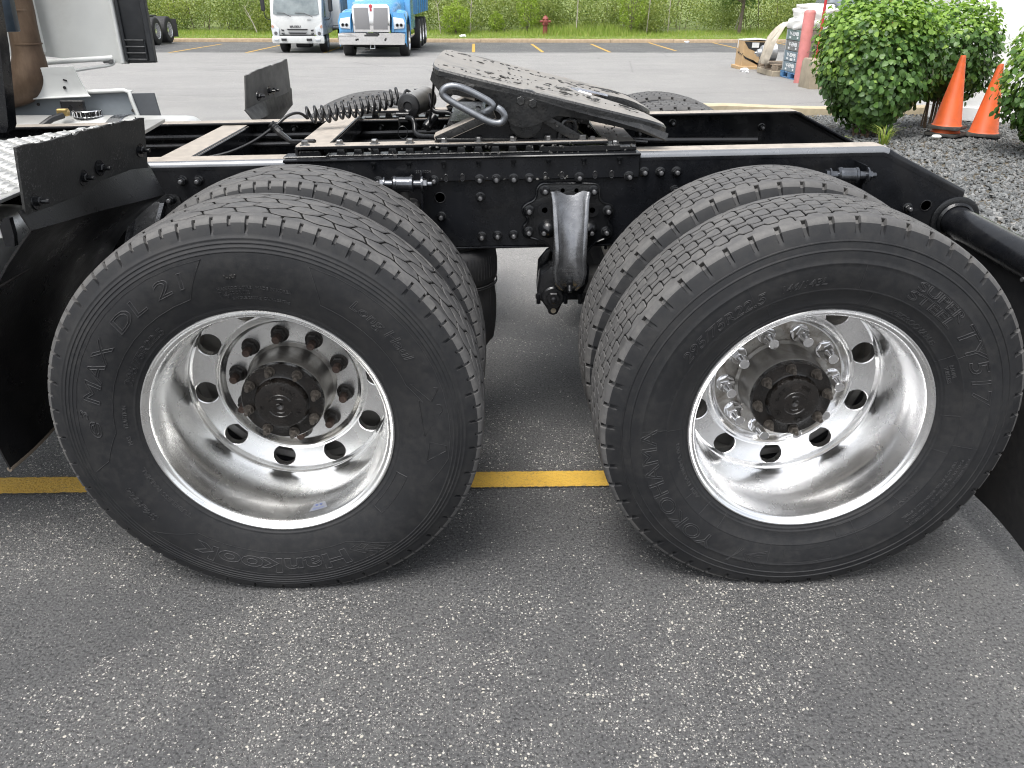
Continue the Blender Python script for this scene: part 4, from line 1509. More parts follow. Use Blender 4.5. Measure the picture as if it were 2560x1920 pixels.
def hanger(dx, name_label=None):
    pm = MB()
    P = [(x + dx, z - 0.001) for x, z in plate]
    pm.prism(P, lambda x, z: (x, PY, z), lambda x, z: (x, YR + 0.002, z))
    hp = pm.build('hanger_plate', 'cast_black', tractor, 35, bevel=0.003)
    rim = MB()
    rim.tube(chaikin([(x + dx, PY - 0.001, z - 0.001) for x, z in plate], 1, True), 0.0035, 6, closed=True)
    for sx in (-1, 1):          # round bosses cast beside the arm
        rim.lathe([(0.0, 0.030), (0.012, 0.026), (0.026, 0.014), (0.030, 0.0)], (HX + dx + sx * 0.062, PY, 0.775), (0, -1, 0), 24)
        rim.lathe([(0.0, 0.021), (0.003, 0.021), (0.003, 0.009), (-0.002, 0.008)], (HX + dx + sx * 0.073, PY, 0.833), (0, -1, 0), 24)
    rim.build('plate_boss', 'cast_black', hp, 40)
    hm = MB()
    for x in (0.755, 0.797):
        hm.lathe([(0.0, 0.0068), (0.0008, 0.0068), (-0.004, 0.006), (-0.004, 0.0)], (x + dx, PY, 0.893), (0, -1, 0), 16)
    hm.build('plate_hole', 'hose_black', hp, 40)
    for (x, z) in [(0.701, 0.893), (0.849, 0.893), (0.654, 0.832), (0.896, 0.832), (0.654, 0.766), (0.700, 0.766), (0.848, 0.766), (0.894, 0.766)]:
        put_bolt(x + dx, PY, z, hp, 1.05)
    # the arm: two rails with a hollow trough between, coming forward as it drops
    am = MB()
    zs = [0.892, 0.87, 0.80, 0.74, 0.70, 0.66, 0.62, 0.595]
    yo = [PY - 0.010, PY - 0.022, PY - 0.056, PY - 0.080, PY - 0.086, PY - 0.084, PY - 0.078, PY - 0.060]
    wd = [0.062, 0.056, 0.052, 0.049, 0.048, 0.052, 0.046, 0.030]
    rows = []
    for z, y, w in zip(zs, yo, wd):
        c = HX + dx + 0.004
        rows.append([(c - w, PY + 0.004, z), (c - w, y, z), (c - w + 0.004, y - 0.003, z), (c - w + 0.012, y - 0.002, z), (c - w + 0.017, y + 0.008, z), (c - 0.012, y + 0.017, z), (c + 0.012, y + 0.017, z),
                     (c + w - 0.017, y + 0.008, z), (c + w - 0.012, y - 0.002, z), (c + w - 0.004, y - 0.003, z), (c + w, y, z), (c + w, PY + 0.004, z)])
    # flat pad with cast numbers near the foot
    for k in (5, 6):
        rows[k] = [(x, min(y, yo[k] + 0.004) if 3 < i < 8 else y, z) for i, (x, y, z) in enumerate(rows[k])]
    am.sheet(rows)
    am.add(rows[-1], [tuple(range(len(rows[-1])))])
    ha = am.build('hanger_arm', 'gloss_arm', tractor, 50)
    tx = MB()
    for txt, z, s in (('- TRW -', 0.681, 0.008), ('20206530W', 0.668, 0.010), ('G  12T', 0.655, 0.009)):
        W, F = flat_text(txt, s, (HX + dx + 0.004, PY - 0.085, z), (1, 0, 0), (0, 0.02, 1), extrude=0.0009)
        tx.add(W, F)
    tx.build('cast_numbers', 'dull_steel', ha, 0, fixn=False)
    gr = MB()
    gr.cyl((HX + dx + 0.004, PY - 0.07, 0.628), (HX + dx + 0.004, PY - 0.095, 0.624), 0.011, n=6)
    gr.cyl((HX + dx + 0.004, PY - 0.085, 0.625), (HX + dx + 0.004, PY - 0.100, 0.602), 0.008, n=12, bev=0.002)
    gr.build('pivot_bolt', 'cast_black', ha)
    # foot: eye, clamp and drilled tab
    fm = MB()
    foot = [(0.690, 0.640), (0.715, 0.655), (0.722, 0.665), (0.845, 0.665), (0.843, 0.615), (0.822, 0.560), (0.812, 0.553), (0.778, 0.553), (0.764, 0.545), (0.754, 0.520), (0.748, 0.506), (0.735, 0.500), (0.720, 0.506), (0.716, 0.520), (0.700, 0.545), (0.684, 0.560), (0.682, 0.585)]
    fm.prism([(x + dx, z) for x, z in foot], lambda x, z: (x, PY - 0.038, z), lambda x, z: (x, PY + 0.030, z))
    fo = fm.build('hanger_foot', 'cast_black', tractor, 40, bevel=0.006)
    em = MB()
    ec = (0.732 + dx, PY - 0.038, 0.566)
    em.lathe([(0, 0.036), (0.010, 0.036), (0.014, 0.031), (0.014, 0.022)], ec, (0, -1, 0), 28)
    hexnut(em, (ec[0], ec[1] - 0.013, ec[2]), (0, -1, 0), 0.0225, 0.014)
    em.lathe([(0, 0.010), (0.012, 0.010), (0.014, 0.007), (0.014, 0)], (ec[0], ec[1] - 0.026, ec[2]), (0, -1, 0), 14)
    em.build('eye_bolt', 'cast_black', fo)
    for x in (0.686, 0.772, 0.818):
        cm = MB()
        cm.cyl((x + dx, PY - 0.046, 0.578), (x + dx, PY - 0.046, 0.546), 0.0075, n=6)
        cm.cyl((x + dx, PY - 0.050, 0.568), (x + dx, PY - 0.034, 0.568), 0.010, n=12, bev=0.002)
        cm.build('clamp_bolt', 'cast_black', fo)
    hm = MB()
    hm.lathe([(0, 0.0085), (0.001, 0.0085), (0.001, 0.0)], (0.735 + dx, PY - 0.0375, 0.518), (0, -1, 0), 16)
    hm.build('tab_hole', 'concrete', fo)
    lk = MB()
    lk.prism([(0.688, 0.655), (0.715, 0.690), (0.735, 0.700), (0.735, 0.655), (0.70, 0.60), (0.684, 0.57)], lambda x, z: (x + dx, PY + 0.05, z), lambda x, z: (x + dx, PY + 0.075, z))
    lk.build('hanger_web', 'cast_black', fo, bevel=0.004)


hanger(0.0)
# forward hanger, mostly hidden behind the front tyre and the fender
pm = MB()
pm.prism([(-0.525, 0.883), (-0.415, 0.880), (-0.403, 0.872), (-0.395, 0.84), (-0.38, 0.79), (-0.40, 0.72), (-0.62, 0.72), (-0.64, 0.80), (-0.60, 0.85), (-0.54, 0.87)], lambda x, z: (x, PY, z), lambda x, z: (x, YR + 0.002, z))
hp2 = pm.build('hanger_plate', 'cast_black', tractor, 35, bevel=0.003)
put_bolt(-0.427, PY, 0.866, hp2)
put_bolt(-0.60, PY, 0.80, hp2)
am = MB()
rows = []
for z, y, w in [(0.858, 0.012, 0.050), (0.80, 0.038, 0.046), (0.72, 0.07, 0.044), (0.62, 0.08, 0.044)]:
    c = -0.495 - (0.86 - z) * 0.25
    rows.append([(c - w, PY, z), (c - w, PY - y, z), (c - w + 0.012, PY - y - 0.002, z), (c - w + 0.018, PY - y + 0.012, z), (c + w - 0.018, PY - y + 0.012, z), (c + w - 0.012, PY - y - 0.002, z), (c + w, PY - y, z), (c + w, PY, z)])
am.sheet(rows)
am.build('hanger_arm', 'gloss_arm', tractor, 50)

# trailing arms, air springs, shocks
for x in (0.0, 1.32):
    m = MB()
    rows = []
    for t in np.linspace(0, 1, 9):
        xx_ = x - 0.55 + 1.02 * t
        zz_ = 0.60 + 0.10 * math.sin(t * PI) * 0.3 - 0.26 * max(0, t - 0.55)
        rows.append([(xx_, 0.70, zz_ + 0.028), (xx_, 0.80, zz_ + 0.028), (xx_, 0.80, zz_ - 0.028), (xx_, 0.70, zz_ - 0.028), (xx_, 0.70, zz_ + 0.028)])
    m.sheet(rows)
    m.build('trailing_arm', 'dusty_black', tractor, 40)
    a = MB()
    xc, yc = x + 0.415, 0.86
    prof = [(0.0, 0.08), (0.0, 0.105), (0.02, 0.118), (0.035, 0.124)]
    prof += [(0.035 + 0.20 * t, 0.130 + 0.008 * math.sin(t * PI)) for t in np.linspace(0, 1, 9)]
    prof += [(0.242, 0.134), (0.252, 0.140), (0.30, 0.1405), (0.335, 0.136), (0.352, 0.124), (0.358, 0.10)]
    a.lathe(prof, (xc, yc, 0.335), (0, 0, 1), 64)
    bag = a.build('air_spring', 'mud_flap', tractor, 50)
    r_ = MB()
    for zz in (0.565, 0.572):
        r_.lathe([(0.0, 0.1385), (0.002, 0.1415), (0.004, 0.1385)], (xc, yc, zz), (0, 0, 1), 64, caps=False)
    for i in range(72):
        an = 2 * PI * i / 72
        r_.tube([(xc + rr * math.cos(an), yc + rr * math.sin(an), zz) for zz, rr in ((0.60, 0.1405), (0.64, 0.1405), (0.67, 0.1365))], 0.0011, 4)
    for i in range(24):
        an = 2 * PI * i / 24
        r_.tube([(xc + rr * math.cos(an), yc + rr * math.sin(an), zz) for zz, rr in ((0.39, 0.132), (0.47, 0.1375), (0.555, 0.1365))], 0.0009, 4)
    r_.build('moulded_rib', 'mud_flap', bag, 60)
    t_ = MB()
    t_.lathe([(0, 0.10), (0.012, 0.112), (0.022, 0.112), (0.024, 0.09)], (xc, yc, 0.690), (0, 0, 1), 40)
    t_.build('top_plate', 'dusty_black', bag)


def shock(x0, z, name_x):
    m = MB()
    y = 0.665
    AX = (1, 0, 0)
    m.cyl((x0, y, z), (x0 + 0.010, y, z), 0.017, n=6)
    m.lathe([(0, 0.021), (0.004, 0.021)], (x0 + 0.010, y, z), AX, 20)
    m.cyl((x0 + 0.013, y, z), (x0 + 0.040, y, z), 0.0125, n=20)
    m.lathe([(0, 0.0185), (0.004, 0.0235), (0.011, 0.0240), (0.012, 0.0220), (0.050, 0.0220), (0.051, 0.0240), (0.058, 0.0235), (0.062, 0.0185)], (x0 + 0.036, y, z), AX, 28)
    m.cyl((x0 + 0.096, y, z), (x0 + 0.122, y, z), 0.0125, n=20)
    m.lathe([(0, 0.024), (0.005, 0.024)], (x0 + 0.120, y, z), AX, 20)
    hexnut(m, (x0 + 0.125, y, z), AX, 0.015, 0.013)
    m.cyl((x0 + 0.137, y, z), (x0 + 0.152, y, z), 0.0085, n=12, bev=0.002)
    m.build('shock_pin', 'bright_black', tractor, 35)
    b = MB()
    b.prism([(0.022, 0.028), (0.022, -0.11), (-0.010, -0.13), (-0.060, -0.06), (-0.060, 0.028)], lambda a, c: (x0 + 0.117, y + 0.005 - a + 0.015, z + c), lambda a, c: (x0 + 0.122, y + 0.005 - a + 0.015, z + c))
    b.build('shock_bracket', 'frame_black', tractor, 35)
    s = MB()
    s.cyl((x0 + 0.067, y, z - 0.018), (x0 + 0.075, y + 0.02, z - 0.09), 0.013, n=16)
    s.lathe([(0, 0.03), (0.01, 0.036), (0.4, 0.036)], (x0 + 0.075, y + 0.02, z - 0.055), (0.05, 0.1, -1), 24)
    s.build('shock_absorber', 'dusty_black', tractor, 35)


paint('bright_black', (0.10, 0.105, 0.115), 0.18, metal=0.85, var=0.3, scale=40, dirt=(0.10, 0.10, 0.10), dirt_amt=0.3, bump=0.15)
shock(0.214, 0.926, 0)
shock(1.522, 0.953, 1)

# ------------------------------------------------------------------ rear mud flap hanger and flap
m = MB()
m.cyl((1.985, YR - 0.001, 0.800), (1.955, -0.10, 0.795), 0.0465, n=40)
hang = m.build('flap_hanger', 'frame_black', tractor, 40)
m = MB()
m.lathe([(0, 0.074), (0.010, 0.074), (0.012, 0.070), (0.012, 0.05)], (1.9855, YR, 0.800), (-0.035, -1, 0), 40)
m.lathe([(0.010, 0.052), (0.016, 0.057), (0.022, 0.050)], (1.9855, YR, 0.800), (-0.035, -1, 0), 40, caps=False)
m.build('hanger_collar', 'cast_black', tractor, 40)
for (y, z) in [(0.235, 0.800), (0.12, 0.79)]:
    m = MB()
    hexnut(m, (1.965 - 0.044, y, z - 0.02), (-1, -0.25, 0), 0.010, 0.009)
    m.cyl((1.965 - 0.05, y, z - 0.02), (1.965 - 0.068, y - 0.004, z - 0.02), 0.0055, n=10)
    m.build('hanger_bolt', 'dull_steel', hang)
m = MB()
rows = []
for z in np.linspace(0.79, 0.105, 12):
    rows.append([(1.972 + 0.012 * math.sin(y * 9 + z * 5) - 0.02 * (0.79 - z), y, z + 0.012 * math.sin(y * 4)) for y in np.linspace(0.66, -0.06, 14)])
m.sheet(rows, 0.009)
m.build('mud_flap', 'mud_flap', tractor, 60)

# ------------------------------------------------------------------ front quarter fenders: stiff flap on top of a curved curtain, both sides
def fender(mirror):
    Y_ = (lambda y: 2 * CL - y) if mirror else (lambda y: y)
    flap = MB()
    rows = []
    rs2 = np.random.default_rng(11)
    for i, t in enumerate(np.linspace(0, 1, 6)):
        row = []
        for y in np.linspace(0.025, 0.60, 24):
            top = 1.141 - 0.034 * (y - 0.025) + (0.0018 * rs2.normal() if i == 0 else 0)
            bot = 1.003 - 0.03 * (y - 0.025)
            z = top + (bot - top) * t
            x = (-0.445 + 0.055 * (y - 0.02) if not mirror else -0.452 + 0.062 * (0.60 - y) + 0.03 * t * (0.6 - y)) - 0.016 * t + 0.006 * math.sin(y * 11)
            row.append((x, Y_(y), z))
        rows.append(row)
    flap.sheet(rows, 0.006)
    # ragged tuft of torn rubber on the upper edge
    fl = flap.build('fender_flap', 'sprayed_flap' if not mirror else 'dusty_grey', tractor, 50)
    cur = MB()
    rows = []
    ang = np.linspace(133, 190, 20)
    first = [((-0.462 + 0.055 * (y - 0.02)) if not mirror else -0.466 + 0.092 * (0.6 - y), Y_(y), 1.012 - 0.03 * y) for y in np.linspace(0.012, 0.615, 14)]
    rows.append(first)
    for k, a in enumerate(ang):
        rr = (lambda y: 0.665 - 0.10 * y * max(0, 1 - k / 9) - 0.03 * y) if not mirror else (lambda y: 0.615 + 0.04 * y)
        rows.append([(rr(y) * math.cos(R(a)) + 0.006 * math.sin(y * 14 + a * 0.1), Y_(y + (0.02 if k > 2 else 0) * (y - 0.3)), ZW + rr(y) * math.sin(R(a)) - 0.01 * y) for y in np.linspace(0.012, 0.615, 14)])
    cur.sheet(rows, 0.005)
    cu = cur.build('fender_curtain', 'curtain_black' if not mirror else 'dusty_black', tractor, 60)
    # bolts with big washers through the lap
    proto = None
    for (y, z) in [(0.062, 1.022), (0.262, 1.030), (0.345, 1.036), (0.565, 1.040)]:
        x = -0.462 + 0.055 * (y - 0.02) + 0.012
        if proto is None:
            s = MB()
            s.lathe([(0, 0.019), (0.003, 0.0185)], (0, 0, 0), (1, 0, 0), 24)
            hexnut(s, (0.003, 0, 0), (1, 0, 0), 0.0105, 0.010)
            s.lathe([(0, 0.0055), (0.016, 0.0055), (0.018, 0.0045)], (0.012, 0, 0), (1, 0, 0), 10)
            p = (x, Y_(y), z)
            proto = link_mesh('flap_bolt', np.array(s.v) + p, s.f, s.m, 'cast_black', fl, 30, origin=p)
        else:
            copy_obj(proto, fl, Vector((x, Y_(y), z)) - world_loc(fl), (random.random() * 6, 0, -0.15))
    # stiffening strap across the curtain, beading along the bottom
    s = MB()
    s.tube([( -0.545 - 0.02 * (0.3 - y), Y_(y), 0.845 + 0.02 * y) for y in np.linspace(0.0, 0.36, 8)], 0.006, 6)
    s.build('curtain_strap', 'dark_nut', cu)
    s = MB()
    e = rows[-1]
    s.tube(e, 0.007, 6)
    s.build('curtain_edge', 'bark', cu)


fender(False)
fender(True)
# tuft of frayed rubber on the near flap
m = MB()
for i in range(46):
    y = random.gauss(0.30, 0.07) if i < 30 else random.uniform(0.06, 0.6)
    x = -0.445 + 0.055 * (y - 0.02)
    z = 1.139 - 0.034 * (y - 0.025)
    d = Vector((random.uniform(-0.5, 0.5), random.uniform(-1, 1), random.uniform(0.1, 0.9))).normalized() * random.uniform(0.002, 0.007)
    m.tube([(x, y, z - 0.002), (x + d.x * 0.5, y + d.y * 0.5, z + d.z * 0.7), (x + d.x, y + d.y, z + d.z)], [0.0024, 0.0018, 0.0008], 4)
tag(m.build('frayed_edge', 'dusty_black', tractor, 50), kind='stuff')

# ------------------------------------------------------------------ fifth wheel
XS = [-0.021, 0.083, 0.188, 0.294, 0.397, 0.501, 0.605, 0.710, 0.815]


def slide_side(mirror):
    Y_ = (lambda y: 2 * CL - y) if mirror else (lambda y: y)
    m = MB()
    m.box((0.455, Y_(YR - 0.006), 0.946), (1.06, 0.010, 0.072), bev=0.003, mi=0)
    m.box((0.453, Y_(0.752), 0.9795), (1.064, 0.052, 0.008), bev=0.003, mi=0)
    ang = m.build('mounting_angle', 'frame_black', tractor, 35, rake=True)
    m = MB()
    m.box((0.422, Y_(0.796), 1.0105), (0.936, 0.066, 0.009), bev=0.002, mi=1)
    bar = dust_tops(m.build('slide_bar', ['frame_black', 'dust_top'], tractor, 35, rake=True))
    # rack teeth, one by one
    proto = None
    for i in range(12):
        x = 0.088 + 0.0515 * i
        z = 0.9835 + RAKE * x
        if proto is None:
            t = MB()
            t.prism([(-0.0145, 0.0), (0.0145, 0.0), (0.010, 0.0225), (-0.010, 0.0225)], lambda a, c: (a, -0.018, c), lambda a, c: (a, 0.018, c))
            p = (x, Y_(0.786), z)
            proto = link_mesh('rack_tooth', np.array(t.v) + p, t.f, t.m, 'cast_black', bar, 30, bevel=0.002, origin=p)
        else:
            copy_obj(proto, bar, Vector((x, Y_(0.786), z)) - world_loc(bar))
    m = MB()
    m.box((0.37, Y_(0.788), 0.9855), (0.64, 0.044, 0.006), bev=0.002)
    m.box((-0.006, Y_(0.80), 0.9925), (0.062, 0.07, 0.021), bev=0.003)
    m.box((-0.02, Y_(0.79), 0.9850), (0.13, 0.06, 0.005), bev=0.002)
    m.box((0.805, Y_(0.795), 0.993), (0.245, 0.06, 0.020), bev=0.003)
    m.box((0.925, Y_(0.81), 0.990), (0.105, 0.08, 0.011), bev=0.002)
    m.build('slide_base', 'cast_black', tractor, 30, rake=True)
    # hexagon head bolts with washers along the bar
    proto = None
    for x in XS + [0.845, 0.915]:
        z = 1.014 + RAKE * x - (0.018 if x > 0.9 else 0)
        sc = 0.72 if x == 0.845 else 1.0
        if proto is None:
            s = MB()
            s.lathe([(0, 0.0150), (0.0025, 0.0150), (0.0035, 0.0135)], (0, 0, 0), (0, 0, 1), 24)
            hexnut(s, (0, 0, 0.003), (0, 0, 1), 0.0108, 0.012)
            p = (x, Y_(0.790), z)
            proto = link_mesh('hex_bolt', np.array(s.v) + p, s.f, s.m, 'dull_steel', bar, 30, origin=p)
        else:
            copy_obj(proto, bar, Vector((x, Y_(0.790), z)) - world_loc(bar), (0, 0, random.random() * 3), sc)
    if not mirror:
        # bolts and empty slots along the angle
        for x in (0.504, 0.554, 0.606, 0.653, 0.803, 0.953, 0.367, 0.20, 0.25):
            put_bolt(x, YR - 0.0112, 0.9155 + RAKE * x, ang)
        h0 = None
        for x in (0.30, 0.403, 0.452, 0.701, 0.751, 0.851, 0.901):
            p = Vector((x, YR - 0.0115, 0.9215 + RAKE * x))
            if h0 is None:
                t = MB()
                t.tube([(0.0065 * math.cos(a), 0, 0.0105 * math.sin(a)) for a in np.linspace(0, 2 * PI, 18, endpoint=False)], 0.0014, 5, closed=True)
                t.lathe([(0, 0.006), (0.0003, 0.006)], (0, 0, 0), (0, -1, 0), 14)
                h0 = link_mesh('angle_hole', np.array(t.v) + np.array(p), t.f, t.m, 'hose_black', ang, 40, origin=tuple(p))
            else:
                copy_obj(h0, ang, p - world_loc(ang))
        W, F = flat_text('223-5224', 0.012, (0.335, YR - 0.0115, 0.949), (1, 0, RAKE), (0, 0, 1), extrude=0.0004)
        t = MB(); t.add(W, F)
        t.build('stamped_number', 'dull_steel', ang, 0, fixn=False)
        # underside nuts hanging below the ledge
        for x in (0.188, 0.294, 0.397, 0.501, 0.605, 0.710, 0.815, 0.922):
            s = MB()
            hexnut(s, (x, 0.7275, 0.9715 + RAKE * x), (0, 0, -1), 0.0085, 0.009)
            s.cyl((x, 0.7275, 0.964 + RAKE * x), (x, 0.7275, 0.953 + RAKE * x), 0.005, n=10)
            s.build('ledge_nut', 'cast_black', ang)
        # weld and grease runs
        w = MB()
        rs = np.random.default_rng(4)
        for k in range(70):
            x = rs.choice([rs.uniform(0.05, 0.7), rs.uniform(0.5, 0.62), rs.uniform(0.88, 0.98), rs.uniform(0.68, 0.8)])
            z = rs.choice([0.916, 0.983, 1.004]) + RAKE * x + rs.normal(0, 0.003)
            r0 = rs.uniform(0.002, 0.006)
            w.lathe([(-r0 * 0.5, 0), (-r0 * 0.3, r0 * 0.7), (r0 * 0.1, r0), (r0 * 0.5, r0 * 0.6), (r0 * 0.7, 0)], (x, {0: YR - 0.011}.get(0) + (0.026 if z > 0.97 + RAKE * x else 0), z), (rs.normal(), rs.normal(), rs.normal()), 7)
        tag(w.build('grease', 'grease', tractor, 60), kind='stuff')
    return bar


slide_side(False)
slide_side(True)
# transverse plates tying both slides
for (x0, x1, z) in [(-0.062, 0.040, 1.0025), (0.885, 0.985, 0.9955)]:
    m = MB()
    m.box(((x0 + x1) / 2, CL, z), (x1 - x0, 0.70, 0.010), bev=0.003, mi=0)
    m.box((x0 + 0.004, CL, z - 0.03), (0.008, 0.70, 0.05), mi=1)
    m.box((x1 - 0.004, CL, z - 0.03), (0.008, 0.70, 0.05), mi=1)
    dust_tops(m.build('slide_crossplate', ['frame_black', 'dust_top'], tractor, 30, rake=True))

# pedestals: sloped arms either side of a dark web, pivot cap on top
PX, PZ = 0.640, 1.095


def pedestal(mirror):
    Y_ = (lambda y: 2 * CL - y) if mirror else (lambda y: y)
    m = MB()
    m.prism([(0.385, 1.026), (0.52, 1.105), (0.56, 1.130), (0.72, 1.130), (0.75, 1.100), (0.83, 1.034), (0.83, 1.026)], lambda x, z: (x, Y_(0.815), z), lambda x, z: (x, Y_(0.840), z))
    m.box((0.605, Y_(0.83), 1.031), (0.46, 0.09, 0.010), bev=0.002)
    pw = m.build('pedestal', 'frame_black', tractor, 30)
    for (a, b, mt, wd) in [((0.366, 1.041), (0.545, 1.118), 'dust_top', 0.075), ((0.700, 1.108), (0.815, 1.043), 'greasy_black', 0.06)]:
        a_, b_ = Vector((a[0], 0, a[1])), Vector((b[0], 0, b[1]))
        t = (b_ - a_).normalized()
        nrm = Vector((-t.z, 0, t.x))
        s = MB()
        c = [a_, b_, b_ - nrm * 0.026, a_ - nrm * 0.026]
        s.prism([(q.x, q.z) for q in c], lambda x, z: (x, Y_(0.790), z), lambda x, z: (x, Y_(0.790 + wd), z))
        s.m = [1] * len(s.f)
        s.m[2] = 0
        s.build('pedestal_arm', [mt, 'greasy_black'], pw, 30, bevel=0.002)
    s = MB()
    s.box((0.383, Y_(0.805), 1.028), (0.03, 0.03, 0.026), bev=0.004)
    s.build('pedestal_foot', 'greasy_black', pw)
    s = MB()
    s.tube(chaikin([(0.745, Y_(0.80), 1.03), (0.752, Y_(0.80), 1.085), (0.785, Y_(0.80), 1.092), (0.795, Y_(0.80), 1.075), (0.790, Y_(0.80), 1.03)], 2), 0.008, 8)
    s.build('pedestal_loop', 'cast_black', pw)


pedestal(False)
pedestal(True)

TILT = -0.225


def zt(x):
    return 1.188 + TILT * (x - 0.585)


# top plate: thick casting with a rounded nose, two ramps and a throat between them
out = [(0.392, 0.775), (0.372, 0.815), (0.362, 0.90), (0.358, CL), (0.362, 1.45), (0.372, 1.535), (0.392, 1.575), (0.55, 1.585), (0.90, 1.582), (1.055, 1.565), (1.125, 1.52), (1.142, 1.46), (1.120, 1.39),
       (1.045, 1.325), (0.945, 1.265), (0.875, 1.222), (0.835, 1.212), (0.815, CL), (0.835, 1.138), (0.875, 1.128), (0.945, 1.085), (1.000, 1.03), (1.052, 0.965), (1.078, 0.90), (1.080, 0.845), (1.060, 0.800), (1.000, 0.775), (0.70, 0.770)]


def zp(x, y):
    d = max(0.0, x - 0.985)
    return zt(x) - 1.3 * d * d


m = MB()
outs = chaikin([(x, y, 0) for x, y in out], 1, True)
outs = [(p.x, p.y) for p in outs]
n = len(outs)
cen = (0.62, CL)
ins = [(x + (cen[0] - x) * 0.014, y + (cen[1] - y) * 0.014) for x, y in outs]
T1 = 0.020
vs_ = [(x, y, zp(x, y) - T1) for x, y in outs] + [(x, y, zp(x, y) - 0.006) for x, y in outs] + [(x, y, zp(x, y)) for x, y in ins]
fs_ = [(j * n + i, j * n + (i + 1) % n, (j + 1) * n + (i + 1) % n, (j + 1) * n + i) for j in range(2) for i in range(n)]
m.add(vs_, fs_, 1)
m.add([(x, y, zp(x, y)) for x, y in ins], [tuple(range(n))], 0)
m.add([(x, y, zp(x, y) - T1) for x, y in outs], [tuple(range(n))], 1)
tp = m.build('fifth_wheel_plate', ['plate_top', 'greasy_black'], tractor, 35)
tag(tp, 'tilted dusty coupling plate with two ramps and lumps of black grease')
# skirts: near and far side walls, nose wall
for mir in (False, True):
    Y_ = (lambda y: 2 * CL - y) if mir else (lambda y: y)
    s = MB()
    low = [(0.374, 1.196), (0.402, 1.170), (0.436, 1.166), (0.505, 1.157), (0.560, 1.130), (0.585, 1.100), (0.600, 1.082), (0.625, 1.074), (0.660, 1.076), (0.700, 1.094), (0.735, 1.111), (0.80, 1.106), (0.897, 1.087), (0.99, 1.072), (1.072, 1.060)]
    up = [(x, zp(x, 0) - T1 - 0.0006 * 0) for x in (1.072, 0.99, 0.897, 0.80, 0.735, 0.700, 0.66, 0.625, 0.600, 0.585, 0.56, 0.505, 0.436, 0.402, 0.384)]
    up = [(x, z + 0.004) for x, z in up]
    rows0, rows1 = [], []
    for (x, z), (xu, zu) in zip(low, up[::-1]):
        k = max(0.0, (0.43 - x)) * 1.0
        zz = min(z, zu - 0.004)
        rows0.append([(x, Y_(0.786 + k), zz), (xu, Y_(0.779 + k), zu)])
    s.sheet(rows0, 0.022 if not mir else 0.022)
    s.build('side_skirt', 'greasy_black', tp, 35, bevel=0.0)
s = MB()
rows = []
for y in np.linspace(0.80, 2 * CL - 0.80, 13):
    t = abs(y - CL) / 0.375
    x = 0.366 + 0.022 * t ** 4
    rows.append([(x + 0.03, y, 1.150), (x + 0.006, y, 1.175), (x, y, 1.200), (x, y, zt(x) - 0.016)])
s.sheet(rows, 0.02)
s.build('nose_wall', 'greasy_black', tp, 40)
s = MB()
for y0 in (0.95, CL, 1.4):
    s.box((0.62, y0, zt(0.62) - 0.045), (0.48, 0.018, 0.06), rot=Matrix.Rotation(0.22, 3, 'Y'))
s.build('plate_rib', 'greasy_black', tp)
# hand notch with a bright shelf in the near skirt
s = MB()
s.box((0.462, 0.768, 1.187), (0.062, 0.022, 0.016), rot=Matrix.Rotation(0.16, 3, 'Y'), bev=0.004, mi=0)
s.box((0.466, 0.774, 1.166), (0.060, 0.010, 0.026), rot=Matrix.Rotation(0.30, 3, 'Y'), bev=0.002, mi=1)
s.build('lock_tab', ['greasy_black', 'dust_top'], tp)
# pivot cap with retaining plate and two bolts
for mir in (False,):
    s = MB()
    s.lathe([(0, 0.060), (0.008, 0.058), (0.011, 0.050), (0.011, 0.0)], (PX, 0.784, PZ + 0.022), (0, -1, 0), 40)
    s.lathe([(0, 0.052), (0.010, 0.050), (0.012, 0.044), (0.012, 0.0)], (PX + 0.002, 0.784, PZ - 0.006), (0, -1, 0), 40)
    s.build('pivot_cap', 'greasy_black', tp, 40)
    s = MB()
    s.prism([(0.595, 1.128), (0.612, 1.135), (0.668, 1.130), (0.684, 1.108), (0.683, 1.088), (0.60, 1.100)], lambda x, z: (x, 0.764, z), lambda x, z: (x, 0.772, z))
    s.build('retainer_plate', 'greasy_black', tp, 35, bevel=0.003)
    W, F = flat_text('- S S', 0.018, (0.645, 0.7632, 1.109), (1, 0, -0.08), (0, 0, 1), extrude=0.0012)
    s = MB(); s.add(W, F)
    s.build('cast_mark', 'greasy_black', tp, 0, fixn=False)
    for (x, z) in [(0.625, 1.147), (0.661, 1.140)]:
        s = MB()
        s.lathe([(0, 0.0165), (0.003, 0.0165)], (x, 0.768, z), (0, -1, 0), 20)
        hexnut(s, (x, 0.765, z), (0, -1, 0), 0.0135, 0.011, a0=0.4)
        s.build('cap_bolt', 'greasy_black', tp)
# throat lining with a bright worn edge
s = MB()
s.tube([(0.945, 1.265, zp(0.945, 0) - 0.004), (0.875, 1.222, zp(0.875, 0) - 0.002), (0.835, 1.212, zp(0.835, 0) - 0.002), (0.815, CL, zp(0.815, 0) - 0.002), (0.835, 1.138, zp(0.835, 0) - 0.002), (0.875, 1.128, zp(0.875, 0) - 0.003)], 0.007, 8)
s.build('jaw_edge', 'bright_steel', tp)
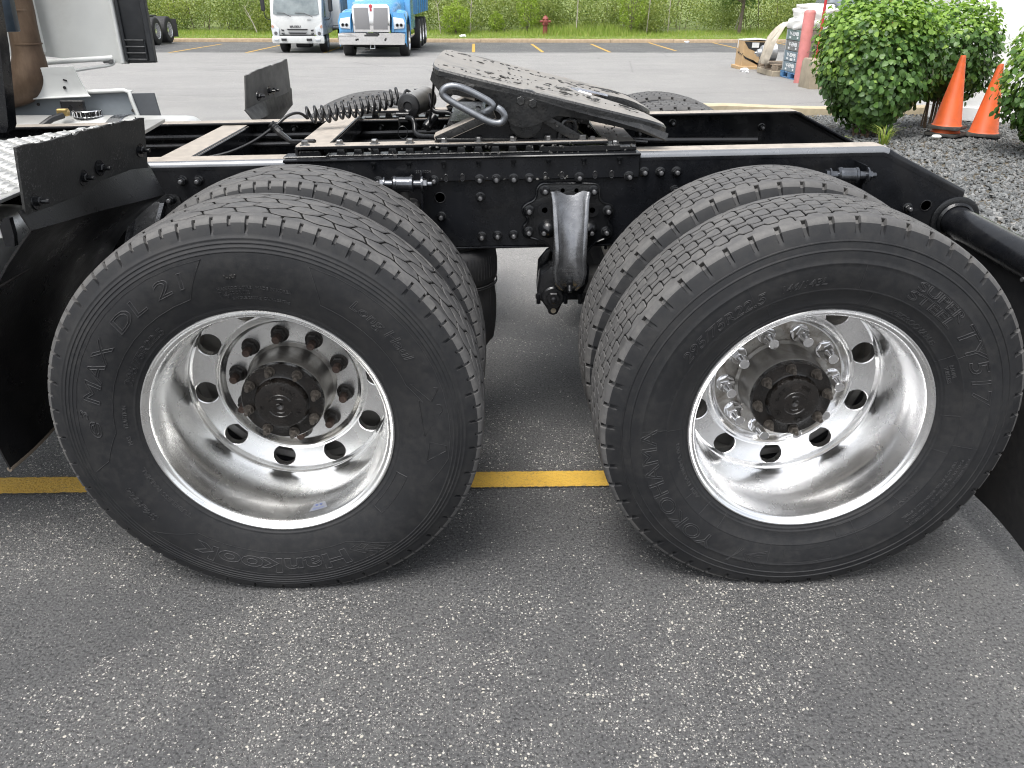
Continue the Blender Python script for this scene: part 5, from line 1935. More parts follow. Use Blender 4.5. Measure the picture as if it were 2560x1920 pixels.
# grease: lumps and smears in two rows along the plate
w = MB()
rs = np.random.default_rng(21)
for k in range(210):
    band = rs.integers(0, 5)
    x = rs.uniform(0.37, 1.02)
    y = (0.93, 1.02, 1.33, 1.45, 1.16)[band] + rs.normal(0, 0.022) + 0.03 * math.sin(x * 9 + band)
    if 0.8 < x and abs(y - CL) < 0.05 + (x - 0.8) * 0.6:
        continue
    if y > 1.56 or y < 0.79: continue
    if band == 4 and x < 0.55: continue
    r0 = rs.uniform(0.0014, 0.0046) * (1.6 if rs.random() < 0.08 else 1)
    st_ = rs.uniform(1.0, 3.2)
    k0 = len(w.v)
    w.lathe([(-r0 * 0.55, 0), (-r0 * 0.3, r0 * 0.8), (r0 * 0.15, r0), (r0 * 0.5, r0 * 0.55), (r0 * 0.8, 0)], (0, 0, 0), (rs.normal() * 0.5, rs.normal() * 0.5, 1), 7)
    for q in range(k0, len(w.v)):
        vx, vy, vz = w.v[q]
        j = 1 + 0.35 * rs.normal()
        w.v[q] = (x + vx * st_ * j, y + vy * j, zp(x, y) + vz * 0.8 + TILT * vx * st_ * j + 0.0008)
for k in range(160):        # crusts on the near skirt
    x = rs.uniform(0.5, 1.0)
    z = rs.choice([1.15, 1.12, 1.10]) - 0.12 * (x - 0.6) + rs.normal(0, 0.012)
    if z > zp(x, 0) - 0.03: continue
    if not (0.53 < x < 0.60 or 0.68 < x < 0.92): continue
    r0 = rs.uniform(0.002, 0.005)
    w.lathe([(-r0 * 0.5, 0), (-r0 * 0.2, r0 * 0.9), (r0 * 0.3, r0 * 0.7), (r0 * 0.6, 0)], (x, 0.783, z), (rs.normal(), rs.normal(), rs.normal()), 6)
tag(w.build('grease', 'grease', tp, 60, fixn=False), kind='stuff')

# release handle: bent bright rod
hp_ = [(0.500, 0.80, 1.118), (0.503, 0.735, 1.114), (0.518, 0.70, 1.122), (0.546, 0.692, 1.137), (0.542, 0.692, 1.150), (0.489, 0.70, 1.176), (0.450, 0.70, 1.192), (0.418, 0.70, 1.194), (0.398, 0.70, 1.178), (0.410, 0.70, 1.160), (0.488, 0.69, 1.121), (0.536, 0.685, 1.097), (0.568, 0.685, 1.094), (0.580, 0.685, 1.112), (0.572, 0.685, 1.128), (0.557, 0.69, 1.137)]
m = MB()
m.tube(chaikin(hp_, 3), 0.0098, 14)
m.build('release_handle', 'rod_grey', tractor, 60)

# ------------------------------------------------------------------ air gear between the rails: coil hose, cylinder, linkage
c0, c1 = Vector((-0.085, 1.13, 1.052)), Vector((0.228, 1.24, 1.108))
ax_ = (c1 - c0).normalized()
u_ = ax_.cross(Vector((0, 0, 1))).normalized()
w_ = u_.cross(ax_)
P = []
turns, npt = 15, 20
for i in range(turns * npt + 1):
    t = i / (turns * npt)
    a = 2 * PI * i / npt
    sag = -0.010 * math.sin(t * PI) + 0.002 * math.sin(t * 23)
    r_ = 0.0255 + 0.0012 * math.sin(t * 41)
    P.append(c0 + (c1 - c0) * (t ** 0.92) + (u_ * math.cos(a) + w_ * math.sin(a)) * r_ + Vector((0, 0, sag)))
lead = chaikin([(-0.45, 1.02, 0.93), (-0.34, 1.02, 0.945), (-0.24, 1.02, 0.985), (-0.165, 1.03, 1.035), (-0.128, 1.06, 1.066), (-0.095, 1.09, 1.070), (-0.075, 1.11, 1.045), P[0]], 2)
tail = chaikin([P[-1], c1 + Vector((0.016, 0.0, 0.018)), c1 + Vector((0.03, 0.0, 0.008)), c1 + Vector((0.042, 0.004, -0.004))], 2)
m = MB()
m.tube(list(lead[:-1]) + P + list(tail[1:]), 0.0048, 8)
m.build('coil_hose', 'hose_black', tractor, 60)
m = MB()
m.cyl(tuple(c1 + Vector((0.034, 0.003, 0.0))), tuple(c1 + Vector((0.064, 0.006, -0.008))), 0.011, n=6)
m.cyl(tuple(c1 + Vector((0.05, 0.003, -0.002))), tuple(c1 + Vector((0.05, 0.003, 0.02))), 0.006, n=10)
m.build('hose_fitting', 'dull_steel', tractor, 30)
# stand that carries the hose
m = MB()
m.tube([(-0.172, 1.02, 1.038), (-0.148, 1.01, 1.015), (-0.098, 0.94, 1.000), (-0.06, 0.90, 1.006), (-0.01, 0.88, 1.010)], [0.010, 0.010, 0.008, 0.008, 0.008], 6)
for k in range(5):
    m.lathe([(0, 0.0125), (0.004, 0.0135), (0.007, 0.0125)], (-0.178 + 0.006 * k, 1.02, 1.044 - 0.006 * k), (1, 0, -1), 14)
m.build('hose_stand', 'hose_black', tractor, 40)

# pull cylinder
ca, cb = Vector((0.262, 1.10, 1.088)), Vector((0.312, 1.27, 1.095))
m = MB()
m.lathe([(0, 0.0), (0, 0.012), (-0.004, 0.016), (0, 0.036), (0.006, 0.040), (0.012, 0.0385), (0.16, 0.0385), (0.168, 0.040), (0.176, 0.037), (0.178, 0.0)], ca, cb - ca, 40)
m.m = [1 if i < 40 * 4 else 0 for i in range(len(m.f))]
m.build('pull_cylinder', ['hub_metal', 'hose_black'], tractor, 40)
m = MB()
m.box((0.246, 1.07, 1.066), (0.046, 0.02, 0.012), bev=0.003)
m.box((0.250, 1.065, 1.050), (0.034, 0.024, 0.016), bev=0.003)
m.tube([(0.246 + 0.016 * math.cos(a), 1.05, 1.012 + 0.020 * math.sin(a)) for a in np.linspace(0, 2 * PI, 16, endpoint=False)], 0.0014, 5, closed=True)
m.cyl((0.236, 1.06, 1.055), (0.236, 1.06, 1.025), 0.004, n=8)
m.build('clevis', 'cast_black', tractor, 30)
m = MB()
m.tube(chaikin([(0.262, 1.05, 1.058), (0.282, 1.03, 1.060), (0.290, 1.02, 1.040), (0.290, 1.00, 1.018), (0.31, 0.98, 1.010), (0.345, 0.96, 1.014), (0.37, 0.94, 1.012), (0.40, 0.92, 1.000), (0.43, 0.90, 1.000)], 2), 0.0085, 8)
m.build('linkage_bar', 'frame_black', tractor, 50)
m = MB()
m.tube(chaikin([(0.325, 1.20, 1.115), (0.335, 1.18, 1.075), (0.345, 1.17, 1.060), (0.40, 1.16, 1.062), (0.412, 1.15, 1.045), (0.410, 1.13, 1.02)], 2), 0.0085, 8)
m.build('linkage_bar', 'frame_black', tractor, 50)
m = MB()
m.lathe([(0, 0.013), (0.003, 0.0165), (0.05, 0.0165), (0.053, 0.013)], (0.325, 1.02, 1.030), (0.55, 0.55, 0.62), 24)
m.build('return_spring', 'cast_black', tractor)
m = MB()
m.tube([(0.372, 0.83, 1.232), (0.366, 0.90, 1.19), (0.352, 0.98, 1.12), (0.338, 1.02, 1.045)], 0.0042, 8)
m.build('hanging_strap', 'hose_black', tractor)
m = MB()
m.box((0.375, 0.98, 1.012), (0.008, 0.05, 0.07), rot=Matrix.Rotation(0.5, 3, 'Y'), bev=0.002)
m.build('linkage_link', 'dull_steel', tractor)
m = MB()
m.box((0.47, CL, 1.04), (0.14, 0.50, 0.05), bev=0.01)
m.box((0.56, CL, 1.07), (0.10, 0.60, 0.06), bev=0.01)
m.build('lock_housing', 'greasy_black', tractor)

# ------------------------------------------------------------------ deck ahead of the flap
dk = MB()
dk.box((-1.62, 0.36, 1.022), (2.2, 0.66, 0.010), bev=0.002)
dk.box((-1.62, 0.034, 0.985), (2.2, 0.008, 0.075), bev=0.002)
deck = dk.build('deck_plate', 'tread_plate', tractor, 30)
dk2 = MB()
dk2.prism([(-0.55, 0.692), (-0.615, 1.27), (-0.70, 1.25), (-0.93, 0.83), (-2.7, 0.83), (-2.7, 0.692)], lambda x, y: (x, y, 1.011), lambda x, y: (x, y, 1.021))
deck2 = dk2.build('deck_plate', 'tread_plate', tractor, 30)
# raised treads: short lozenges, alternating direction
lz = MB()
lz.add([(-0.0185, 0, 0), (0, -0.0056, 0), (0.0185, 0, 0), (0, 0.0056, 0), (-0.009, 0, 0.0042), (0.009, 0, 0.0042)], [(0, 1, 4), (1, 5, 4), (1, 2, 5), (2, 3, 5), (3, 4, 5), (3, 0, 4)])
L0 = np.array(lz.v)
V, F = [], []
for (xa, xb, ya, yb, z) in ((-1.95, -0.53, 0.045, 0.685, 1.0272), (-1.75, -0.68, 0.70, 1.285, 1.0212)):
    i = 0
    for x in np.arange(xa, xb, 0.027):
        j = 0
        for y in np.arange(ya, yb, 0.027):
            if y > 0.69 and (x < -0.93 + (y - 0.83) * 0.52 and y > 0.82 or x > -0.57 - (y - 0.7) * 0.1):
                j += 1
                continue
            a = PI / 4 if (i + j) % 2 == 0 else -PI / 4
            k = len(V)
            V += [(x + p[0] * math.cos(a) - p[1] * math.sin(a), y + p[0] * math.sin(a) + p[1] * math.cos(a), z + p[2]) for p in L0]
            F += [tuple(q + k for q in f) for f in lz.f]
            j += 1
        i += 1
tr = link_mesh('raised_tread', V, F, None, 'tread_plate', deck, 0, fixn=False)
tag(tr, kind='stuff')
m = MB()
m.prism([(-0.52, 0.975), (-0.508, 0.992), (-0.495, 0.992), (-0.495, 0.955), (-0.50, 0.93), (-0.52, 0.93)], lambda x, z: (x, 0.030, z), lambda x, z: (x, 0.044, z))
m.build('deck_hook', 'frame_black', tractor, 30)
# fuel tank under the deck, near side: a sliver of its pale end
def tank(y, x1, name):
    t = MB()
    t.lathe([(0.0, 0.0), (0.0, 0.22), (0.012, 0.278), (0.04, 0.300), (0.06, 0.302), (1.6, 0.302)], (x1, y, 0.635), (-1, 0, 0), 56)
    tk = t.build('fuel_tank', 'tank_metal', tractor, 50)
    for dx in (0.30, 0.95):
        b = MB()
        b.lathe([(0, 0.3035), (0.002, 0.3065), (0.055, 0.3065), (0.057, 0.3035)], (x1 - dx, y, 0.635), (-1, 0, 0), 56, caps=False)
        b.build('tank_strap', 'bright_steel', tk, 40)
    return tk


tank(0.345, -0.665, 'near')
ft = tank(1.95, -0.74, 'far')
m = MB()
m.lathe([(0, 0.052), (0.004, 0.058), (0.006, 0.054), (0.026, 0.054), (0.030, 0.050), (0.030, 0.0)], (-1.20, 1.93, 0.935), (0, 0, 1), 48)
for i in range(20):
    a = 2 * PI * i / 20
    m.cyl((-1.20 + 0.055 * math.cos(a), 1.93 + 0.055 * math.sin(a), 0.943), (-1.20 + 0.055 * math.cos(a), 1.93 + 0.055 * math.sin(a), 0.962), 0.005, n=6)
m.build('tank_cap', 'chrome', ft, 35)
m = MB()
m.tube([(-1.32, 1.76, 0.92), (-1.29, 1.80, 0.945), (-1.26, 1.84, 0.955)], 0.013, 10)
m.build('tank_hose', 'hose_black', ft, 35)
m = MB()
m.box((-1.27, 1.96, 0.975), (0.10, 0.02, 0.05), bev=0.004, mi=0)
m.build('tank_vent', 'hose_black', ft, 35)
m = MB()
m.box((-1.262, 1.85, 0.965), (0.045, 0.03, 0.03), bev=0.005)
m.build('tank_valve', 'brass', ft, 35)

# ------------------------------------------------------------------ back of the cab on the far side
pz0 = 1.15
m = MB()
m.prism([(-1.145, pz0 - 0.032), (-1.145, 2.9), (-2.4, 2.9), (-2.4, pz0), (-1.52, pz0)], lambda x, z: (x - 0.02 * (z - pz0) - 0.0, 2.30, z), lambda x, z: (x - 0.02 * (z - pz0), 2.325, z))
fair = m.build('cab_fairing', 'white_panel', tractor, 30)
m = MB()
m.box((-1.545, 2.24, 2.02), (0.13, 0.05, 1.72), bev=0.012)
m.build('fairing_post', 'white_panel', fair, 30)
m = MB()
m.box((-1.157, 2.285, 2.0), (0.016, 0.03, 1.76), bev=0.004)
m.build('fairing_edge', 'white_panel', fair, 30)
# rubber extender with moulded slots
m = MB()
m.prism([(-1.144, 1.122), (-1.012, 1.125), (-1.012, 2.9), (-1.144, 2.9)], lambda x, z: (x, 2.295, z), lambda x, z: (x, 2.318, z))
ext = m.build('fairing_extender', 'black_plastic', tractor, 30, bevel=0.003)
m = MB()
m.box((-1.022, 2.288, 2.01), (0.026, 0.014, 1.76), bev=0.004)
m.box((-1.138, 2.288, 2.01), (0.014, 0.014, 1.76), bev=0.004)
m.build('extender_rim', 'black_plastic', ext, 30)
for k in range(4):
    m = MB()
    m.tube([(x, 2.285 - 0.006 * math.sin((x + 1.13) * 26), 1.139 + 0.027 * k) for x in np.linspace(-1.132, -1.045, 10)], 0.0042, 6)
    m.build('extender_slot', 'black_plastic', ext, 50)
m = MB()
m.tube([(-1.045, 2.285, 1.139), (-1.045, 2.285, 1.222)], 0.004, 6)
m.build('extender_slot', 'black_plastic', ext, 50)
# braces below the fairing
m = MB()
m.tube(chaikin([(-1.62, 2.20, 1.120), (-1.42, 2.22, 1.135), (-1.25, 2.25, 1.144), (-1.195, 2.27, 1.146)], 2), 0.012, 10)
m.build('fairing_brace', 'white_panel', tractor, 50)
m = MB()
m.tube(chaikin([(-1.62, 2.20, 1.075), (-1.40, 2.22, 1.090), (-1.28, 2.25, 1.108), (-1.20, 2.27, 1.116), (-1.192, 2.28, 1.138)], 2), [0.007] * 14 if False else 0.007, 8)
m.build('fairing_brace', 'white_panel', tractor, 50)
m = MB()
m.box((-1.215, 2.262, 1.134), (0.045, 0.012, 0.02), bev=0.003)
m.build('brace_clamp', 'dull_steel', tractor)
# splash panel under the cab
m = MB()
rows = []
for (z, y, xr) in [(1.135, 1.990, -1.243), (1.107, 1.994, -1.238), (1.098, 1.996, -1.236), (1.056, 2.000, -1.225), (1.022, 2.003, -1.213), (1.014, 2.000, -1.208), (1.010, 1.990, -1.199)]:
    rows.append([(-1.75, y, z - 0.022), (-1.48, y, z - 0.012), (xr, y, z)])
m.sheet(rows, 0.004)
sp_ = m.build('splash_panel', 'white_panel', tractor, 50)
m = MB()
m.lathe([(0, 0.007), (0.0012, 0.007)], (-1.305, 1.9945, 1.047), (0, -1, 0.05), 12)
m.box((-1.295, 1.992, 1.078), (0.016, 0.003, 0.006), rot=Matrix.Rotation(0.3, 3, 'Y'))
m.build('panel_plug', 'hose_black', sp_)
# step box: grey trough with a white lip, black flap behind
m = MB()
m.prism([(-1.66, 0.845), (-1.042, 0.892), (-1.056, 1.017), (-1.075, 1.030), (-1.66, 1.012)], lambda x, z: (x, 2.06, z), lambda x, z: (x, 2.075, z))
sb = m.build('step_box', 'grey_panel', tractor, 30)
m = MB()
m.tube([(-1.66, 2.045, 1.008), (-1.30, 2.045, 1.020), (-1.20, 2.045, 1.026), (-1.075, 2.045, 1.032), (-1.056, 2.045, 1.024), (-1.050, 2.045, 0.99), (-1.028, 2.045, 0.89)], 0.009, 8)
m.box((-1.25, 2.065, 1.027), (0.40, 0.035, 0.006), bev=0.002)
m.build('step_lip', 'white_panel', sb, 50)
for (x, z) in [(-1.25, 0.93), (-1.06, 0.945), (-1.10, 0.90), (-1.47, 0.97)]:
    s = MB()
    s.lathe([(0, 0.007), (0.004, 0.0065), (0.005, 0.0)], (x, 2.0605, z), (0, -1, 0), 12)
    s.build('step_rivet', 'dark_nut', sb)
m = MB()
m.prism([(-1.030, 0.888), (-0.935, 0.893), (-0.950, 1.020), (-1.048, 1.018)], lambda x, z: (x, 2.05, z), lambda x, z: (x, 2.06, z))
m.build('step_flap', 'rubber_grey', tractor, 30, bevel=0.002)
# dark mount in the left corner: upright post and hanging bracket
m = MB()
m.prism([(-1.010, 1.02), (-0.998, 1.04), (-0.958, 1.273), (-0.940, 1.45), (-0.985, 1.45), (-1.06, 1.02)], lambda x, z: (x, 0.98, z), lambda x, z: (x, 1.03, z))
m.build('mount_post', 'frame_black', tractor, 30)
m = MB()
m.prism([(-1.03, 1.307), (-0.959, 1.309), (-0.952, 1.46), (-1.03, 1.46)], lambda x, z: (x, 1.09, z), lambda x, z: (x, 1.12, z))
m.build('mount_bracket', 'frame_blue', tractor, 30, bevel=0.003)
# exhaust elbow
path = chaikin([(-1.425, 2.02, 2.7), (-1.425, 2.02, 1.40), (-1.436, 2.02, 1.24), (-1.442, 2.02, 1.12), (-1.475, 2.015, 1.065), (-1.53, 2.01, 1.040), (-1.62, 2.0, 1.03), (-1.9, 2.0, 1.02)], 3)
m = MB()
m.tube(path, [float(np.interp(p.z, [1.03, 1.10, 1.19, 1.3, 2.7], [0.076, 0.076, 0.060, 0.056, 0.056])) for p in path], 28)
exh = m.build('exhaust_pipe', 'exhaust_rust', tractor, 60)
for z in (1.215, 1.345):
    m = MB()
    m.lathe([(0, 0.055), (0.002, 0.0605), (0.007, 0.0605), (0.009, 0.055)], (-1.434, 2.02, z), (0, 0, 1), 32, caps=False)
    m.build('pipe_seam', 'exhaust_rust', exh, 50)
# cab back wall, sleeper floor and frame-top gear that the corner of the picture only hints at
m = MB()
m.box((-2.05, CL, 2.05), (0.06, 2.2, 1.9), bev=0.02)
m.build('cab_wall', 'white_panel', tractor, 30)

# ------------------------------------------------------------------ background materials
paint('white_paint', (0.54, 0.55, 0.54), 0.3, var=0.05, scale=3, coat=0.3)
paint('box_white', (0.70, 0.71, 0.70), 0.45, var=0.05, scale=2, dirt=(0.45, 0.44, 0.41), dirt_amt=0.2)
paint('blue_paint', (0.075, 0.29, 0.56), 0.22, var=0.06, scale=3, coat=0.6)
paint('grille_grey', (0.19, 0.19, 0.195), 0.5, var=0.1, scale=80, metal=0.2)
paint('lamp_glass', (0.62, 0.65, 0.68), 0.12, var=0.15, scale=30, metal=0.2)
paint('amber', (0.50, 0.30, 0.22), 0.25)
paint('trim_black', (0.018, 0.018, 0.02), 0.5, var=0.2)
paint('badge_grey', (0.12, 0.12, 0.125), 0.35, metal=0.5)
paint('badge_red', (0.42, 0.05, 0.06), 0.35)
paint('far_rubber', (0.022, 0.022, 0.023), 0.7, var=0.25)
paint('cone_orange', (0.64, 0.115, 0.03), 0.45, var=0.12, scale=7, dirt=(0.26, 0.075, 0.04), dirt_amt=0.6, bump=0.1, bscale=50)
paint('cone_base', (0.035, 0.034, 0.032), 0.75, var=0.3, dirt=(0.13, 0.12, 0.10), dirt_amt=0.6)
paint('bollard_red', (0.52, 0.19, 0.18), 0.55, var=0.14, scale=5, dirt=(0.30, 0.11, 0.05), dirt_amt=0.5, bump=0.2)
paint('rail_red', (0.44, 0.035, 0.04), 0.4, var=0.12, scale=6)
paint('hydrant_red', (0.22, 0.055, 0.045), 0.55, var=0.2, scale=9)
paint('cardboard', (0.44, 0.30, 0.16), 0.8, var=0.1, scale=8, dirt=(0.30, 0.2, 0.11), dirt_amt=0.3)
paint('crate_teal', (0.13, 0.19, 0.18), 0.75, var=0.25, scale=9, dirt=(0.28, 0.28, 0.26), dirt_amt=0.5)
paint('crate_blue', (0.15, 0.20, 0.23), 0.75, var=0.22, scale=9, dirt=(0.32, 0.33, 0.33), dirt_amt=0.5)
paint('crate_grey', (0.15, 0.155, 0.15), 0.75, var=0.25, scale=9, dirt=(0.30, 0.29, 0.27), dirt_amt=0.5)
paint('crate_brown', (0.21, 0.18, 0.145), 0.85, var=0.25, scale=7, dirt=(0.12, 0.11, 0.10), dirt_amt=0.5)
paint('galvanised', (0.42, 0.44, 0.45), 0.5, metal=0.4, var=0.2, scale=30)
paint('stencil_white', (0.66, 0.68, 0.68), 0.7, var=0.25, scale=50)
paint('print_black', (0.02, 0.02, 0.02), 0.6)
paint('label_white', (0.68, 0.68, 0.66), 0.6, var=0.08, scale=60)
paint('pallet_wood', (0.24, 0.19, 0.14), 0.85, var=0.3, scale=9, bump=0.3)
paint('pallet_blue', (0.075, 0.19, 0.36), 0.7, var=0.25, scale=9, dirt=(0.25, 0.25, 0.25), dirt_amt=0.4)
paint('wrap_white', (0.78, 0.77, 0.74), 0.35, var=0.08, scale=5, bump=0.5, bscale=14)
paint('wrap_beige', (0.50, 0.45, 0.37), 0.5, var=0.2, scale=6, bump=0.5, bscale=14)
paint('sack_brown', (0.22, 0.17, 0.13), 0.85, var=0.25, scale=8, bump=0.4, bscale=20)
paint('part_grey', (0.40, 0.41, 0.42), 0.4, metal=0.6, var=0.2, scale=20)
paint('car_grey', (0.17, 0.19, 0.21), 0.25, metal=0.4, var=0.08, coat=0.5)
paint('siding_white', (0.80, 0.80, 0.79), 0.55, var=0.03, scale=2)
paint('litter_white', (0.75, 0.75, 0.76), 0.6)
g = NT('windscreen')
g.set(col=g.ramp(g.noise(3, 3), [(0.3, (0.10, 0.125, 0.13)), (0.7, (0.21, 0.24, 0.24))]), rough=0.06, spec=0.8)  # pale base colour paints the sky reflected in the glass


def L(root_o):
    """builder in a thing's own coordinates"""
    def put(mb, name, mats, parent=None, smooth=35, bevel=0.0, fixn=True, seg=2):
        me_parent = parent or root_o
        o = link_mesh(name, mb.v, mb.f, mb.m, mats, None, smooth, bevel, fixn=fixn, seg=seg)
        o.parent = me_parent
        return o
    return put


def far_wheel(put, x, y, r, w, side, rim_mat='alloy_bright', rim_r=None, deep=False):
    """wheel standing at (x, y), outer face towards side (+1: +x)"""
    rr = rim_r or r * 0.58
    t = MB()
    s = side
    t.lathe([(0.0, rr), (0.0, r * 0.78), (0.012, r * 0.92), (0.03, r * 0.98), (0.05, r), (w - 0.05, r), (w - 0.03, r * 0.98), (w, r * 0.9), (w, rr)], (x, y, r), (-s, 0, 0), 40, caps=False)
    o = put(t, 'wheel', 'far_rubber')
    m = MB()
    d = w * (0.62 if deep else 0.10)
    m.lathe([(0.004, rr * 1.02), (0.0, rr * 0.98), (0.012, rr * 0.93), (d, rr * 0.86), (d + 0.006, rr * 0.5), (d - 0.02, rr * 0.34), (d * (0.25 if deep else -0.2) - 0.02, rr * 0.30), (d * (0.25 if deep else -0.2) - 0.025, 0.0)], (x, y, r), (-s, 0, 0), 32, caps=False)
    rm = put(m, 'rim', rim_mat, o)
    return o


# ------------------------------------------------------------------ blue conventional truck facing the camera
KX, KY = -3.185, 26.1
kw = root('blue_truck', 'bright blue conventional truck with chrome bumper and tall split grille facing us', 'truck', (KX, KY, lot(KY + 2)), 0.0)
put = L(kw)
m = MB()
hood = [(-1.25, 0.62, 1.02, 0.80), (-0.95, 0.66, 1.36, 0.82), (-0.70, 0.67, 1.52, 0.84), (0.2, 0.76, 1.70, 0.9), (1.05, 0.86, 1.80, 0.9)]
rows = []
for (y, hw, zt_, zb) in hood:
    rows.append([(-hw * 1.02, y, zb), (-hw, y, zt_ - 0.22), (-hw * 0.93, y, zt_ - 0.07), (-hw * 0.75, y, zt_), (-hw * 0.3, y, zt_ + 0.03), (0, y, zt_ + 0.035), (hw * 0.3, y, zt_ + 0.03), (hw * 0.75, y, zt_), (hw * 0.93, y, zt_ - 0.07), (hw, y, zt_ - 0.22), (hw * 1.02, y, zb)])
m.sheet(rows[1:], 0.02)
hd = put(m, 'hood', 'blue_paint', smooth=60)
m = MB()            # bright grille shell with a blue-white upper lip
m.prism([(-0.56, 0.78), (0.56, 0.78), (0.58, 1.20), (0.57, 1.48), (0.50, 1.56), (-0.50, 1.56), (-0.57, 1.48), (-0.58, 1.20)], lambda x, z: (x, -1.02 + 0.10 * (z - 0.8), z), lambda x, z: (x, -0.90 + 0.10 * (z - 0.8), z))
gs = put(m, 'grille_shell', 'chrome', bevel=0.02)
for sx in (-1, 1):
    m = MB()
    m.prism([(sx * 0.055, 0.85), (sx * 0.50, 0.85), (sx * 0.525, 1.46), (sx * 0.085, 1.46)], lambda x, z: (x, -1.045 + 0.10 * (z - 0.8), z), lambda x, z: (x, -1.02 + 0.10 * (z - 0.8), z))
    gp = put(m, 'grille_panel', 'grille_grey', gs, bevel=0.008)
m = MB()
m.lathe([(0, 0.055), (0.012, 0.05), (0.016, 0.0)], (0.0, -0.965, 1.50), (0, -1, 0.1), 24)
m.box((0.0, -0.985, 1.40), (0.065, 0.012, 0.09), bev=0.006)
put(m, 'badge', 'badge_red', gs)
for sx in (-1, 1):
    m = MB()
    rows = []
    for a in np.linspace(-8, 172, 15):
        yy, zz = -0.05 - 0.78 * math.cos(R(a)), 0.60 + 0.78 * math.sin(R(a)) * (0.98 if a < 90 else 1.0)
        rows.append([(sx * 0.56, yy * 0.98, zz * 0.98 + 0.04), (sx * 0.75, yy, zz + 0.03), (sx * 0.93, yy, zz), (sx * 1.02, yy * 0.97, zz - 0.05), (sx * 1.045, yy * 0.93, zz - 0.15)])
    m.sheet(rows, 0.015)
    m.prism([(sx * 0.60, 0.78), (sx * 1.03, 0.78), (sx * 1.05, 1.08), (sx * 0.98, 1.30), (sx * 0.62, 1.34)], lambda x, z: (x, -0.90 + 0.15 * (abs(x) - 0.6) + 0.20 * max(0, z - 1.0), z), lambda x, z: (x, -0.55, z))
    fd = put(m, 'fender', 'blue_paint', smooth=50)
    m = MB()
    m.prism([(sx * 0.66, 0.86), (sx * 0.98, 0.88), (sx * 1.01, 1.02), (sx * 0.97, 1.15), (sx * 0.65, 1.20)], lambda x, z: (x, -0.935 + 0.15 * (abs(x) - 0.6) + 0.20 * max(0, z - 1.0), z), lambda x, z: (x, -0.85 + 0.15 * (abs(x) - 0.6), z))
    hl = put(m, 'headlight', 'lamp_glass', fd, bevel=0.012)
    for dx in (0.78, 0.90):
        m = MB()
        m.lathe([(0, 0.05), (0.006, 0.05), (0.0, 0.03)], (sx * dx, -0.934 + 0.15 * (dx - 0.6), 0.97), (0, -1, 0), 16)
        put(m, 'lamp_ring', 'badge_grey', fd)
m = MB()
m.prism([(-1.03, 0.42), (1.00, 0.42), (1.03, 0.74), (0.9, 0.76), (-0.9, 0.76), (-1.03, 0.74)], lambda x, z: (x, -1.22 + 0.10 * x * x + 0.05 * (z - 0.6), z), lambda x, z: (x, -1.10 + 0.10 * x * x, z))
bp = put(m, 'bumper', 'chrome', bevel=0.02)
m = MB()
m.box((0.0, -1.228, 0.69), (0.42, 0.012, 0.055), bev=0.004)
put(m, 'bumper_slot', 'trim_black', bp)
for x in (-0.47, 0.42):
    m = MB()
    m.box((x, -1.215, 0.565), (0.05, 0.03, 0.06), bev=0.005)
    put(m, 'tow_hole', 'trim_black', bp)
m = MB()
m.tube([(-0.06, -1.05, 0.40), (-0.07, -1.07, 0.31), (0.07, -1.07, 0.31), (0.06, -1.05, 0.40)], 0.018, 8)
put(m, 'tow_hook', 'galvanised')
m = MB()
m.box((0.0, -0.6, 0.42), (1.3, 0.5, 0.10), bev=0.02)
m.box((0.0, 0.0, 0.36), (1.5, 0.12, 0.14), bev=0.02)
put(m, 'front_axle', 'trim_black')
m = MB()
cabp = [(1.0, 0.75), (1.0, 1.78), (1.35, 2.45), (1.5, 2.62), (2.6, 2.66), (2.6, 0.75)]
m.prism(cabp, lambda y, z: (-1.03, y, z), lambda y, z: (1.03, y, z))
cb = put(m, 'cab', 'blue_paint', bevel=0.05, seg=3)
m = MB()
m.prism([(-0.9, 1.85), (0.9, 1.85), (0.86, 2.42), (-0.86, 2.42)], lambda x, z: (x, 0.985 + (z - 1.78) * 0.52, z), lambda x, z: (x, 1.03 + (z - 1.78) * 0.52, z))
put(m, 'windscreen', 'windscreen', cb)
for sx in (-1, 1):
    m = MB()
    m.prism([(1.35, 1.75), (1.55, 2.35), (2.2, 2.4), (2.2, 1.75)], lambda y, z: (sx * 1.032, y, z), lambda y, z: (sx * 1.04, y, z))
    put(m, 'side_window', 'windscreen', cb)
    m = MB()
    m.tube([(sx * 1.03, 1.15, 1.95), (sx * 1.25, 1.05, 1.95), (sx * 1.25, 1.05, 1.75)], 0.016, 6)
    m.box((sx * 1.27, 1.05, 2.0), (0.17, 0.08, 0.42), bev=0.03)
    put(m, 'mirror', 'trim_black')
    far_wheel(put, sx * 1.05, 0.0, 0.49, 0.33 if sx < 0 else 0.30, sx, 'alloy_bright')
    m = MB()
    m.cyl((sx * 0.72, 1.15, 0.62), (sx * 0.72, 2.5, 0.62), 0.28, n=28, bev=0.03)
    put(m, 'fuel_tank', 'chrome')
    for yy in (4.3, 5.6, 6.9):
        far_wheel(put, sx * 1.06, yy, 0.50, 0.58, sx, 'alloy_bright', deep=True)
m = MB()
m.box((0, 4.2, 0.92), (0.86, 6.6, 0.24), bev=0.02)
put(m, 'chassis', 'trim_black')
m = MB()
m.prism([(-1.06, 1.18), (1.06, 1.18), (1.12, 2.75), (-1.12, 2.75)], lambda x, z: (x, 2.8, z), lambda x, z: (x, 7.9, z))
db = put(m, 'dump_body', 'blue_paint', bevel=0.02)
for k in range(6):
    m = MB()
    m.prism([(1.062, 1.2), (1.10, 1.2), (1.155, 2.72), (1.12, 2.72)], lambda x, z: (x, 2.9 + 0.95 * k, z), lambda x, z: (x, 3.0 + 0.95 * k, z))
    put(m, 'body_rib', 'blue_paint', db)

